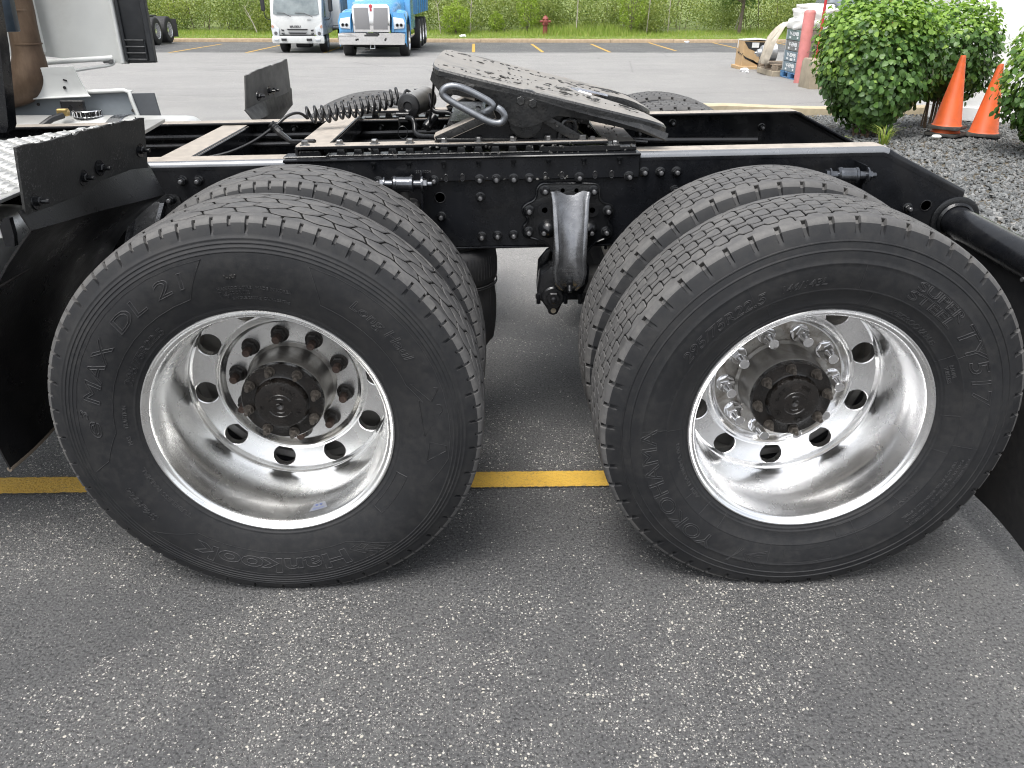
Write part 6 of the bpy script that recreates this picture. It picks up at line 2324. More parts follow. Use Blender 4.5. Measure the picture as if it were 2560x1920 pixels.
# ------------------------------------------------------------------ white cab-over box truck beside it
IX, IY = -5.98, 28.25
iz = root('white_box_truck', 'white cab-over box truck with wide windscreen standing left of the blue truck', 'truck', (IX, IY, lot(IY + 1)), 0.0)
put = L(iz)
m = MB()
side = [(-0.86, 0.58), (-0.90, 0.80), (-0.87, 1.20), (-0.60, 2.02), (-0.48, 2.12), (0.85, 2.15), (0.85, 0.62)]
m.prism(side, lambda y, z: (-0.86, y, z), lambda y, z: (0.86, y, z))
cb = put(m, 'cab', 'white_paint', bevel=0.06, seg=3)
m = MB()
m.prism([(-0.76, 1.245), (-0.66, 1.205), (0.66, 1.205), (0.76, 1.245), (0.70, 1.93), (-0.70, 1.93)], lambda x, z: (x, -0.915 + (z - 1.15) * 0.325, z), lambda x, z: (x, -0.80 + (z - 1.15) * 0.325, z))
put(m, 'windscreen', 'windscreen', cb, bevel=0.015)
for x0, x1 in ((-0.62, -0.16), (-0.02, 0.56)):
    m = MB()
    m.tube([(x0, -0.90, 1.27), ((x0 + x1) / 2, -0.905, 1.265), (x1, -0.94, 1.15)], 0.010, 5)
    put(m, 'wiper', 'trim_black', cb)
W, F = flat_text('ISUZU', 0.085, (-0.06, -0.905, 0.855), (1, 0, 0), (0, -0.02, 1), extrude=0.006, width=0.36, bold=0.004)
m = MB(); m.add(W, F)
put(m, 'lettering', 'badge_grey', cb, 0, fixn=False)
m = MB()
m.box((0.42, -0.897, 1.06), (0.13, 0.006, 0.02))
put(m, 'model_badge', 'badge_grey', cb)
for (z, hw) in ((0.765, 0.36), (0.655, 0.31), (0.565, 0.52)):
    m = MB()
    m.prism([(-hw, z + 0.02), (hw, z + 0.02), (hw - 0.05, z - 0.02), (-hw + 0.05, z - 0.02)], lambda x, q: (x, -0.912, q), lambda x, q: (x, -0.88, q))
    put(m, 'grille_slot', 'trim_black', cb)
for sx in (-1, 1):
    for zz in (0.74, 0.63):
        m = MB()
        m.prism([(sx * 0.44, zz + 0.015), (sx * 0.54, zz + 0.03), (sx * 0.53, zz - 0.01), (sx * 0.46, zz - 0.03)], lambda x, q: (x, -0.905, q), lambda x, q: (x, -0.88, q))
        put(m, 'grille_slot', 'trim_black', cb)
    m = MB()
    m.prism([(sx * 0.60, 0.80), (sx * 0.83, 0.98), (sx * 0.865, 0.78), (sx * 0.84, 0.56), (sx * 0.62, 0.56)], lambda x, z: (x, -0.93 + 0.12 * (abs(x) - 0.6), z), lambda x, z: (x, -0.80 + 0.12 * (abs(x) - 0.6), z))
    hl = put(m, 'headlight', 'lamp_glass', cb, bevel=0.012)
    m = MB()
    m.lathe([(0, 0.06), (0.01, 0.055), (0.004, 0.03), (0.008, 0.0)], (sx * 0.72, -0.915, 0.645), (0, -1, 0), 20)
    put(m, 'lamp_lens', 'badge_grey', cb)
    m = MB()
    m.prism([(sx * 0.76, 0.87), (sx * 0.825, 0.92), (sx * 0.85, 0.83), (sx * 0.78, 0.81)], lambda x, z: (x, -0.945 + 0.12 * (abs(x) - 0.6), z), lambda x, z: (x, -0.925 + 0.12 * (abs(x) - 0.6), z))
    put(m, 'turn_lamp', 'amber', cb)
    m = MB()
    m.prism([(-0.55, 1.12), (-0.35, 1.92), (0.45, 1.95), (0.45, 1.12)], lambda y, z: (sx * 0.862, y, z), lambda y, z: (sx * 0.872, y, z))
    put(m, 'side_window', 'windscreen', cb)
    m = MB()
    m.tube(chaikin([(sx * 0.86, -0.55, 1.05), (sx * 1.02, -0.62, 1.06), (sx * 1.10, -0.66, 1.15), (sx * 1.10, -0.66, 1.75), (sx * 0.9, -0.5, 1.85)], 1), 0.014, 6)
    m.box((sx * 1.12, -0.66, 1.52), (0.14, 0.07, 0.42), bev=0.03)
    put(m, 'mirror', 'trim_black')
    far_wheel(put, sx * 0.80, 0.05, 0.40, 0.24, sx, 'part_grey')
    far_wheel(put, sx * 0.98, 4.0, 0.40, 0.46, sx, 'part_grey', deep=True)
m = MB()
m.prism([(-0.86, 0.34), (0.86, 0.34), (0.88, 0.44), (0.86, 0.565), (-0.86, 0.565), (-0.88, 0.44)], lambda x, z: (x, -0.98 + 0.06 * x * x, z), lambda x, z: (x, -0.80 + 0.06 * x * x, z))
bp = put(m, 'bumper', 'white_paint', bevel=0.02)
for x in (-0.46, 0.38):
    m = MB()
    m.box((x, -0.975, 0.46), (0.18, 0.03, 0.075), bev=0.01)
    put(m, 'bumper_recess', 'trim_black', bp)
for x in (-0.72, 0.66):
    m = MB()
    m.box((x, -0.95, 0.46), (0.16, 0.03, 0.065), bev=0.01)
    put(m, 'fog_lamp', 'lamp_glass', bp)
m = MB()
m.box((0, 2.2, 0.62), (0.7, 5.6, 0.18), bev=0.02)
m.box((0, 0.0, 0.30), (0.5, 0.5, 0.26), bev=0.04)
m.box((0, 0.05, 0.40), (1.4, 0.1, 0.1), bev=0.02)
put(m, 'chassis', 'trim_black')
m = MB()
m.box((0.0, 3.55, 1.90), (2.3, 4.9, 2.2), bev=0.03)
bx_ = put(m, 'cargo_box', 'box_white')
for y in np.arange(1.5, 6.0, 0.6):
    m = MB()
    m.box((1.154, y, 1.9), (0.012, 0.05, 2.1), bev=0.004)
    put(m, 'box_rib', 'box_white', bx_)
m = MB()
m.box((0, 3.55, 0.76), (2.25, 4.9, 0.10), bev=0.02)
put(m, 'box_sill', 'galvanised', bx_)

# ------------------------------------------------------------------ third truck at the left, only its tandem axle shows
TX, TY = -12.95, 33.4
t3 = root('parked_tractor', 'parked tractor whose two polished tandem wheels show beside the black fairing', 'truck', (TX - 1.2, TY, lot(TY)), R(0))
put = L(t3)
for sx in (-1, 1):
    for yy in (0.0, 1.32):
        far_wheel(put, sx * 1.22, yy, 0.51, 0.60, sx, 'alloy_bright', deep=True)
    m = MB()
    m.box((sx * 0.95, 2.1, 0.55), (0.6, 0.02, 0.7), bev=0.004)
    put(m, 'mud_flap', 'far_rubber')
m = MB()
m.box((0, -1.0, 0.92), (0.86, 6.4, 0.26), bev=0.02)
put(m, 'chassis', 'trim_black')
m = MB()
m.prism([(-0.62, 0.35), (-0.55, 0.95), (-0.80, 1.0), (-1.2, 1.0), (-1.2, 0.35)], lambda y, z: (0.75, y, z), lambda y, z: (1.2, y, z))
fb = put(m, 'side_box', 'grille_grey', bevel=0.03)
m = MB()
m.box((1.205, -0.72, 0.98), (0.006, 0.24, 0.10), bev=0.002, mi=0)
m.box((1.21, -0.72, 0.98), (0.004, 0.16, 0.06), mi=1)
put(m, 'reflector', ['badge_red', 'label_white'], fb)
m = MB()
m.prism([(-5.6, 0.6), (-5.6, 1.7), (-4.6, 1.9), (-4.2, 2.9), (-1.9, 3.1), (-1.9, 0.6)], lambda y, z: (-1.15, y, z), lambda y, z: (1.15, y, z))
put(m, 'cab', 'white_paint', bevel=0.05)
for sx in (-1, 1):
    far_wheel(put, sx * 1.2, -4.8, 0.51, 0.3, sx, 'alloy_bright')

# ------------------------------------------------------------------ hydrant
hy = 40.6
hx = 3.12
hydrant = root('fire_hydrant', 'weathered red fire hydrant on the mown verge behind the kerb', 'hydrant', (hx, hy, verge_z(hx, hy) - 0.01))
put = L(hydrant)
m = MB()
m.lathe([(0, 0.13), (0.05, 0.13), (0.06, 0.17), (0.10, 0.17), (0.11, 0.115), (0.46, 0.11), (0.47, 0.16), (0.51, 0.16), (0.53, 0.135), (0.70, 0.135), (0.72, 0.155), (0.745, 0.155), (0.76, 0.13), (0.83, 0.09), (0.86, 0.04), (0.90, 0.035), (0.90, 0)], (0, 0, 0), (0, 0, 1), 28)
put(m, 'barrel', 'hydrant_red', smooth=40)
for d, r_, l_ in (((1, 0, 0), 0.062, 0.25), ((-1, 0, 0), 0.062, 0.25), ((0, -1, 0), 0.085, 0.23)):
    m = MB()
    m.lathe([(0.1, r_ * 0.85), (l_ - 0.06, r_ * 0.85), (l_ - 0.055, r_ * 1.12), (l_ - 0.01, r_ * 1.08), (l_, r_ * 0.7), (l_, 0.025), (l_ + 0.03, 0.022), (l_ + 0.03, 0)], (0, 0, 0.62), d, 20)
    put(m, 'outlet', 'hydrant_red', smooth=40)

# ------------------------------------------------------------------ goods by the dock: box, pallets, crates, wrapped load
def lz_(y):
    return lot(y)


def pallet(name, label, x0, y0, w, d, mat, h=0.14, dz=0.0, rz=0.0):
    r = root(name, label, 'pallet', (x0 + w / 2, y0 + d / 2, lz_(y0 + d / 2) + dz), rz)
    put = L(r)
    for k in range(3):
        for j in range(3):
            b = MB()
            b.box(((k - 1) * (w / 2 - 0.06), (j - 1) * (d / 2 - 0.07), 0.022 + 0.045), (0.11, 0.13, 0.088), bev=0.004)
            put(b, 'block', mat)
    for k in range(3):
        b = MB()
        b.box(((k - 1) * (w / 2 - 0.06), 0, 0.011), (0.10, d, 0.020), bev=0.003)
        put(b, 'bottom_board', mat)
    n = 7
    for j in range(n):
        b = MB()
        b.box((0, -d / 2 + 0.055 + (d - 0.11) * j / (n - 1), 0.1235), (w, 0.10, 0.022), bev=0.003)
        put(b, 'top_board', mat)
    return r


pallet('wooden_pallet', 'weathered grey wooden pallet under the trailing plastic sheet', 6.98, 17.62, 1.0, 1.15, 'pallet_wood', dz=0.13)
m = MB()
m.box((7.48, 18.2, lz_(18.2) + 0.065), (1.02, 1.18, 0.13), bev=0.012)
sl = m.build('concrete_slab', 'concrete')
tag(sl, 'low concrete slab carrying the weathered wooden pallet', 'slab')
pallet('blue_pallet', 'blue painted pallet under the stack of stencilled crates', 7.13, 16.45, 1.0, 1.12, 'pallet_blue')
cz = lz_(17) + 0.137
specs = [('crate_blue', 'pale blue grey stencilled crate at the bottom of the stack'), ('crate_blue', 'blue grey stencilled crate second from the bottom of the stack'), ('crate_grey', 'dark grey stencilled crate third from the bottom of the stack'), ('crate_teal', 'greenish stencilled crate on top of the stack')]
CH = 0.215
for k, (mt, lab) in enumerate(specs):
    r = root('crate', lab, 'crate', (7.62, 17.0, cz + CH * k), R(random.uniform(-0.8, 0.8)), 'stencilled crates beside the red bollard')
    put = L(r)
    w, d = 0.94, 1.08
    for sx in (-1, 1):
        b = MB()
        b.box((sx * (w / 2 - 0.012), 0, CH / 2), (0.022, d, CH - 0.012), bev=0.003)
        put(b, 'side_panel', mt)
    for sy in (-1, 1):
        b = MB()
        b.box((0, sy * (d / 2 - 0.012), CH / 2), (w - 0.05, 0.022, CH - 0.012), bev=0.003)
        put(b, 'end_panel', 'crate_brown' if k > 0 else 'crate_grey')
    b = MB()
    b.box((0, 0, 0.012), (w - 0.06, d - 0.06, 0.012))
    put(b, 'bottom_board', 'crate_brown')
    for sx in (-1, 1):
        for sy in (-1, 1):
            b = MB()
            b.box((sx * (w / 2 - 0.002), sy * (d / 2 - 0.03), CH / 2), (0.008, 0.055, CH - 0.004), bev=0.002)
            b.box((sx * (w / 2 - 0.03), sy * (d / 2 - 0.002), CH / 2), (0.055, 0.008, CH - 0.004), bev=0.002)
            put(b, 'corner_iron', 'galvanised')
    b = MB()
    b.box((-w / 2 - 0.006, -d / 2 + 0.17, CH * 0.75), (0.012, 0.045, 0.10), bev=0.003)
    b.cyl((-w / 2 - 0.012, -d / 2 + 0.15, CH * 0.92), (-w / 2 - 0.012, -d / 2 + 0.19, CH * 0.92), 0.014, n=10)
    put(b, 'latch', 'galvanised')
    W, F = flat_text('V-EMB', 0.105, (-w / 2 - 0.003, 0.05, CH * 0.62), (0, -1, 0), (0, 0, 1), extrude=0.001, width=0.55, bold=0.004)
    b = MB(); b.add(W, F)
    put(b, 'stencil', 'stencil_white', smooth=0, fixn=False)
    b = MB()
    for (yy, zz, ww, hh) in [(0.28, 0.25, 0.10, 0.04), (-0.18, 0.27, 0.08, 0.04), (0.02, 0.2, 0.16, 0.05)][: 2 + (k == 1)]:
        b.box((-w / 2 - 0.0025, yy, CH * zz), (0.002, ww, hh))
    put(b, 'old_label', 'stencil_white', smooth=0)


def lumpy(c, s, amp, freq, seed, n=(22, 16), squash=0.55):
    """soft wrapped bale: rounded box with creases"""
    rs = np.random.default_rng(seed)
    ph = rs.uniform(0, 6, (6, 3))
    dirs = rs.normal(size=(6, 3)) * freq
    rows = []
    for i in range(n[1] + 1):
        th = PI * i / n[1]
        row = []
        for j in range(n[0] + 1):
            a = 2 * PI * (j % n[0]) / n[0]
            v = np.array([math.sin(th) * math.cos(a), math.sin(th) * math.sin(a), math.cos(th)])
            v = np.sign(v) * np.abs(v) ** squash
            q = 1 + amp * sum(math.sin(np.dot(dirs[k], v) + ph[k, 0]) for k in range(6)) / 3
            row.append(tuple(np.array(c) + v * np.array(s) * q))
        rows.append(row)
    return rows


ctop = cz + CH * 4
wl_ = root('wrapped_load', 'white plastic wrapped load heaped on the crates, sheet trailing off its side', 'load', (7.62, 17.15, ctop))
put = L(wl_)
for i, (c, s, sd) in enumerate([((-0.03, 0.12, 0.10), (0.46, 0.50, 0.135), 1), ((0.0, 0.10, 0.29), (0.40, 0.45, 0.15), 2), ((-0.02, 0.12, 0.42), (0.36, 0.40, 0.09), 4)]):
    b = MB()
    b.sheet(lumpy(c, s, 0.09, 4.5, sd, (56, 30), 0.5))
    put(b, 'wrapped_bale', 'wrap_white', smooth=50)
b = MB()
rows = []
rs = np.random.default_rng(8)
prof = [(-0.30, 0.13), (-0.45, 0.10), (-0.53, 0.0), (-0.60, -0.12), (-0.66, -0.22), (-0.70, -0.36), (-0.72, -0.52), (-0.74, -0.66), (-0.73, -0.76)]
for i, (x, z) in enumerate(prof):
    t = i / (len(prof) - 1)
    row = []
    for j, u in enumerate(np.linspace(0, 1, 22)):
        y = 0.45 + (0.40 + 0.15 * t) * u + 0.22 * t
        fold = 0.035 * math.sin(u * 23 + 3 * t) + 0.02 * math.sin(u * 41 + 1)
        row.append((x + fold * (0.4 + t), y, z + 0.02 * math.sin(u * 17 + i)))
    rows.append(row)
b.sheet(rows, 0.006)
put(b, 'trailing_sheet', 'wrap_beige', smooth=70)
b = MB()
b.sheet(lumpy((7.98, 16.95, ctop + 0.06), (0.20, 0.28, 0.07), 0.12, 3, 12, (28, 14), 0.7))
tag(b.build('brown_sack', 'sack_brown', smooth=60, origin=(7.98, 16.95, ctop)), 'slumped brown sack lying on the crate stack behind the red rail', 'sack')

# cardboard carton with printed swirl, and a machine part beside it
cx0, cy0 = 6.96, 20.1
cb_ = root('cardboard_box', 'open brown cardboard carton with black printed swoosh beside the wooden pallet', 'box', (cx0 + 0.36, cy0 + 0.32, lz_(20.4)))
put = L(cb_)
b = MB()
b.box((0, 0, 0.34), (0.70, 0.62, 0.68), bev=0.006)
put(b, 'carton', 'cardboard')
b = MB()
b.sheet([[(-0.35, -0.33, 0.70), (0.0, -0.34, 0.72), (0.36, -0.33, 0.695)], [(-0.36, 0.0, 0.69), (0.0, 0.0, 0.735), (0.4, 0.02, 0.70)], [(-0.35, 0.33, 0.69), (0.0, 0.33, 0.71), (0.40, 0.33, 0.69)]], 0.01)
put(b, 'lid_sheet', 'label_white', smooth=60)
b = MB()
b.prism([(-0.34, 0.66), (-0.22, 0.50), (0.05, 0.40), (0.1, 0.2), (0.34, 0.10), (0.34, 0.64)], lambda x, z: (x, -0.3135, z), lambda x, z: (x, -0.311, z))
b.tube([(-0.352, 0.16, 0.40), (-0.352, 0.08, 0.36), (-0.352, 0.02, 0.41), (-0.352, -0.06, 0.34), (-0.352, -0.12, 0.38), (-0.352, -0.18, 0.33), (-0.352, -0.31, 0.38)], 0.008, 4)
b.tube([(-0.352, 0.10, 0.36), (-0.352, 0.06, 0.44), (-0.352, 0.08, 0.52)], 0.006, 4)
b.prism([(-0.35, 0.33), (-0.25, 0.27), (-0.05, 0.20), (0.2, 0.03), (0.3, 0.0), (0.3, -0.0), (0.1, 0.12), (-0.1, 0.18), (-0.28, 0.24), (-0.35, 0.29)][:9], lambda x, z: (x, -0.3165, z + 0.02), lambda x, z: (x, -0.3145, z + 0.02))
put(b, 'printed_swoosh', 'print_black', smooth=0)
b = MB()
b.box((-0.05, -0.318, 0.58), (0.18, 0.003, 0.12))
put(b, 'shipping_label', 'label_white', smooth=0)
b = MB()
b.box((-0.354, 0.20, 0.58), (0.003, 0.07, 0.18))
put(b, 'shipping_label', 'label_white', smooth=0)
b = MB()
b.box((0.0, 0.0, 0.04), (0.86, 0.72, 0.078), bev=0.006)
put(b, 'carton_skirt', 'cardboard')
mp = root('machine_part', 'grey cast gearbox part standing between carton and trailing sheet', 'machine part', (7.42, 19.35, lz_(19.3)))
put = L(mp)
b = MB()
b.lathe([(0, 0.0), (0, 0.03), (0.05, 0.035), (0.06, 0.08), (0.14, 0.10), (0.16, 0.16), (0.30, 0.20), (0.5, 0.22), (0.52, 0.0)], (-0.38, 0.0, 0.42), (1, 0, 0.05), 28)
put(b, 'bell_housing', 'part_grey')
for k in range(10):
    a = 2 * PI * k / 10
    b = MB()
    b.box((0, 0.15 * math.cos(a), 0.42 + 0.15 * math.sin(a)), (0.3, 0.02, 0.02), bev=0.003)
    put(b, 'rib', 'part_grey')
b = MB()
b.box((0.1, 0, 0.11), (0.6, 0.5, 0.22), bev=0.02)
put(b, 'cradle', 'trim_black')

# red bollard, guard rail, concrete block
b = MB()
b.lathe([(0, 0.114), (1.33, 0.114), (1.365, 0.106), (1.385, 0.08), (1.392, 0.04), (1.393, 0.0)], (6.99, 15.88, lz_(15.88)), (0, 0, 1), 40)
bo = b.build('bollard', 'bollard_red', smooth=50, origin=(6.99, 15.88, lz_(15.88)))
tag(bo, 'thick faded red steel bollard standing before the crates', 'bollard')
gr = root('guard_rail', 'red tubular guard rail standing on the concrete block behind the shrubs', 'rail', (6.84, 14.75, 0.25))
put = L(gr)
for k in range(4):
    b = MB()
    b.cyl((1.25 * k, 0, -0.02), (1.25 * k, 0, 1.09), 0.026, n=16)
    put(b, 'post', 'rail_red')
for z in (0.22, 0.66, 1.075):
    b = MB()
    b.tube([(0, 0.0, z), (3.75, 0.0, z)], 0.024, 14)
    put(b, 'rail', 'rail_red')
b = MB()
b.prism([(-0.30, -0.32), (0.30, -0.32), (0.28, 0.20), (0.20, 0.27), (-0.20, 0.27), (-0.28, 0.20)], lambda y, z: (6.66, 14.72 + y, z), lambda y, z: (10.9, 14.72 + y, z))
blk = b.build('concrete_block', 'concrete', bevel=0.02)
tag(blk, 'long tan concrete barrier block under the red guard rail', 'barrier')

# grey car behind the rail
car = root('parked_car', 'pale windowed grey car parked behind the red guard rail', 'car', (12.0, 25.2, lot(25.2)))
put = L(car)
b = MB()
prof = [(-2.2, 0.35), (-2.25, 0.62), (-2.1, 0.88), (-1.0, 1.06), (-0.25, 1.62), (0.1, 1.70), (1.7, 1.68), (2.1, 1.15), (2.2, 0.9), (2.2, 0.35)]
rows = []
for x, k in ((-0.92, 0.93), (-0.86, 1.0), (0.86, 1.0), (0.92, 0.93)):
    rows.append([(x * (1 - 0.12 * max(0, (z - 1.0))), y, 0.35 + (z - 0.35) * k) for y, z in prof + prof[:1]])
b.sheet(rows)
b.add([(x, y, z) for x, y, z in rows[0][:-1]], [tuple(range(len(prof)))])
b.add([(x, y, z) for x, y, z in rows[-1][:-1]], [tuple(range(len(prof)))])
bd = put(b, 'body', 'car_grey', smooth=50)
b = MB()
b.prism([(-0.74, 1.10), (0.74, 1.10), (0.66, 1.58), (-0.66, 1.58)], lambda x, z: (x, -1.03 + (z - 1.06) * 1.34, z + 0.012), lambda x, z: (x, -0.97 + (z - 1.06) * 1.34, z + 0.012))
put(b, 'windscreen', 'windscreen', bd)
for sx in (-1, 1):
    b = MB()
    b.prism([(-0.7, 1.1), (-0.1, 1.55), (1.5, 1.55), (1.7, 1.12)], lambda y, z: (sx * (0.915 - 0.11 * max(0, z - 1.0)), y, z), lambda y, z: (sx * (0.93 - 0.11 * max(0, z - 1.0)), y, z))
    put(b, 'side_window', 'windscreen', bd)
    b = MB()
    b.box((sx * 0.68, -2.17, 0.72), (0.36, 0.14, 0.16), bev=0.03)
    put(b, 'headlight', 'lamp_glass', bd)
    for yy in (-1.4, 1.4):
        far_wheel(put, sx * 0.92, yy, 0.35, 0.24, sx, 'part_grey')
b = MB()
b.box((0, -2.22, 0.68), (0.9, 0.06, 0.2), bev=0.02)
put(b, 'grille', 'trim_black', bd)

# white metal-clad building on the right
bd = root('white_building', 'plain white clad building wall behind the shrubs and cones', 'building', (6.22, 8.84, 0))
put = L(bd)
ux, uy = 0.94, -0.342
nx_, ny_ = 0.342, 0.94
b = MB()
c = [(0, 0), (11 * ux, 11 * uy), (11 * ux + 9 * nx_, 11 * uy + 9 * ny_), (9 * nx_, 9 * ny_)]
b.prism(c, lambda x, y: (x, y, -0.5), lambda x, y: (x, y, 4.6))
wa = put(b, 'wall', 'siding_white', smooth=0)
b = MB()
b.box((5.5 * ux - 0.012 * nx_, 5.5 * uy - 0.012 * ny_, 0.05), (11.0, 0.02, 0.16), rot=Matrix.Rotation(math.atan2(uy, ux), 3, 'Z'), bev=0.004)
put(b, 'base_flashing', 'siding_white', wa)
b = MB()
c2 = [(-0.2 * ux - 0.2 * nx_, -0.2 * uy - 0.2 * ny_), (11.2 * ux - 0.2 * nx_, 11.2 * uy - 0.2 * ny_), (11.2 * ux + 9.2 * nx_, 11.2 * uy + 9.2 * ny_), (-0.2 * ux + 9.2 * nx_, -0.2 * uy + 9.2 * ny_)]
b.prism(c2, lambda x, y: (x, y, 4.6), lambda x, y: (x, y, 4.8))
put(b, 'roof', 'galvanised', smooth=0)

# ------------------------------------------------------------------ traffic cones
def cone(x, y, z, rz, label, h=0.71, group='orange cones on the gravel'):
    r = root('traffic_cone', label, 'traffic cone', (x, y, z), rz, group)
    put = L(r)
    b = MB()
    hw = 0.175
    P = []
    for (sx, sy) in ((1, 1), (-1, 1), (-1, -1), (1, -1)):
        for a in (0, 30, 60, 90):
            q = {(1, 1): 0, (-1, 1): 90, (-1, -1): 180, (1, -1): 270}[(sx, sy)]
            P.append((sx * (hw - 0.05) + 0.05 * math.cos(R(a + q)), sy * (hw - 0.05) + 0.05 * math.sin(R(a + q))))
    b.prism(P, lambda u, v: (u, v, 0.0), lambda u, v: (u * 0.97, v * 0.97, 0.032))
    put(b, 'cone_base', 'cone_base', bevel=0.006)
    b = MB()
    b.lathe([(0.030, 0.158), (0.036, 0.150), (0.044, 0.143), (h - 0.03, 0.031), (h - 0.004, 0.027), (h, 0.025), (h, 0.019), (h - 0.05, 0.022)], (0, 0, 0), (0, 0, 1), 48)
    put(b, 'cone_body', 'cone_orange', smooth=40)
    return r


cz0 = isl_z(5.55, 7.25) + 0.012
cone(5.545, 7.275, cz0, R(40), 'lowest orange cone of the stack, only its black base shows', 0.71)
cone(5.545, 7.275, cz0 + 0.072, R(45), 'orange traffic cone topping the stack between two shrubs', 0.74)
cone(5.975, 7.275, cz0 - 0.004, R(52), 'single orange traffic cone half hidden by the rightmost shrub', 0.735)

# ------------------------------------------------------------------ clipped shrubs
def leaf_batch(pts, nrm, size, seed, droop=0.8, wid=0.80):
    """pointed oval leaves with a folded midrib; returns verts, faces"""
    rs = np.random.default_rng(seed)
    n = len(pts)
    sz = size * rs.uniform(0.65, 1.25, n)
    nr = nrm + rs.normal(0, 0.36, (n, 3))
    nr /= np.linalg.norm(nr, axis=1, keepdims=True)
    t = rs.normal(0, 0.6, (n, 3))
    t[:, 2] -= droop
    t += nrm * 0.45
    t -= nr * np.sum(t * nr, axis=1, keepdims=True)
    t /= np.linalg.norm(t, axis=1, keepdims=True) + 1e-9
    s = np.cross(nr, t)
    L_, W_ = sz[:, None], (sz * wid * 0.5)[:, None]
    base = pts
    V = np.stack([base, base + t * L_ * 0.30 + s * W_ * 0.92 + nr * L_ * 0.03, base + t * L_ * 0.70 + s * W_ * 0.80 - nr * L_ * 0.02, base + t * L_ - nr * L_ * 0.20,
                  base + t * L_ * 0.70 - s * W_ * 0.80 - nr * L_ * 0.02, base + t * L_ * 0.30 - s * W_ * 0.92 + nr * L_ * 0.03, base + t * L_ * 0.48 - nr * L_ * 0.03], axis=1)
    F0 = np.array([(0, 1, 6), (1, 2, 6), (2, 3, 6), (3, 4, 6), (4, 5, 6), (5, 0, 6)])
    F = (F0[None] + (np.arange(n) * 7)[:, None, None]).reshape(-1, 3)
    return V.reshape(-1, 3), F


def fast_mesh(name, V, F, mat, parent=None, k=3):
    me = bpy.data.meshes.new(name)
    me.vertices.add(len(V))
    me.vertices.foreach_set('co', np.asarray(V, np.float32).ravel())
    me.loops.add(len(F) * k)
    me.loops.foreach_set('vertex_index', np.asarray(F, np.int32).ravel())
    me.polygons.add(len(F))
    me.polygons.foreach_set('loop_start', np.arange(0, len(F) * k, k, dtype=np.int32))
    me.materials.append(MATS[mat])
    me.update(calc_edges=True)
    me.validate()
    o = bpy.data.objects.new(name, me)
    COL.objects.link(o)
    if parent is not None:
        o.parent = parent
    return o


def shrub(label, c, s, n, seed, leaf=0.062, base=(0, 0), cut=None):
    r = root('shrub', label, 'shrub', (c[0], c[1], isl_z(c[0], c[1]) - 0.02), 0, 'clipped shrubs in the gravel bed')
    rs = np.random.default_rng(seed)
    zc = c[2] - r.location.z
    P, N = [], []
    ph = rs.uniform(0, 6, 8)
    while len(P) < n:
        v = rs.normal(size=3)
        v /= np.linalg.norm(v)
        sq = np.sign(v) * np.abs(v) ** 0.82
        lump = 1 + 0.07 * math.sin(v[0] * 5 + ph[0]) * math.sin(v[2] * 4 + ph[1]) + 0.06 * math.sin(v[1] * 7 + ph[2] + v[2] * 5) + 0.04 * rs.normal()
        d = 1 - abs(rs.normal(0, 0.13))
        if rs.random() < 0.18: d = rs.uniform(0.45, 0.9)
        p = sq * np.array(s) * lump * d
        z = zc + p[2]
        if z < 0.03: continue
        k = min(1.0, 0.62 + 0.58 * z / (zc + 0.15))          # narrower towards the ground
        if z < 0.22 and rs.random() < 0.4: continue
        p[0] *= k * (0.94 if p[0] > 0 else 1.0); p[1] *= k
        nn = v * np.array([1, 1, 1.0]) + np.array([0, 0, 0.55])
        P.append((p[0], p[1], z)); N.append(nn / np.linalg.norm(nn))
    P, N = np.array(P), np.array(N)
    top = (P[:, 2] - zc) / s[2]
    edge = rs.random(len(P))
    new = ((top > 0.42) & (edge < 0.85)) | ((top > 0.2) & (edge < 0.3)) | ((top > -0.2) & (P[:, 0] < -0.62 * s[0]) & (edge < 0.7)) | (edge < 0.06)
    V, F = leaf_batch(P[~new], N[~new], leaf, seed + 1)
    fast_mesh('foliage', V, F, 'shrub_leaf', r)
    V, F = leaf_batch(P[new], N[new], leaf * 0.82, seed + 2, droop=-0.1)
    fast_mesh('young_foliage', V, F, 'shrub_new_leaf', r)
    put = L(r)
    for k in range(16):
        a, e = rs.uniform(0, 2 * PI), rs.uniform(0.25, 0.85)
        tip = np.array([math.cos(a) * s[0] * e, math.sin(a) * s[1] * e, zc + s[2] * rs.uniform(-0.2, 0.6)])
        b0 = np.array([math.cos(a) * 0.12 + base[0], math.sin(a) * 0.12 + base[1], 0.0])
        b = MB()
        b.tube([b0, b0 * 0.6 + tip * 0.4 * np.array([0.6, 0.6, 1]), tip * np.array([0.85, 0.85, 0.9]), tip], [0.010, 0.008, 0.005, 0.002], 5)
        put(b, 'stem', 'twig')
    return r


shrub('large rounded green shrub between the truck frame and the stacked cones', (4.70, 7.40, 0.77), (0.63, 0.56, 0.70), 11000, 31, leaf=0.066)
shrub('shrub growing behind the orange cones against the white wall', (5.80, 8.05, 0.82), (0.53, 0.45, 0.54), 6000, 41, leaf=0.064)
shrub('leafy shrub nearest the truck, in front of the single cone', (6.09, 6.15, 0.72), (0.66, 0.52, 0.72), 7600, 51, leaf=0.064)
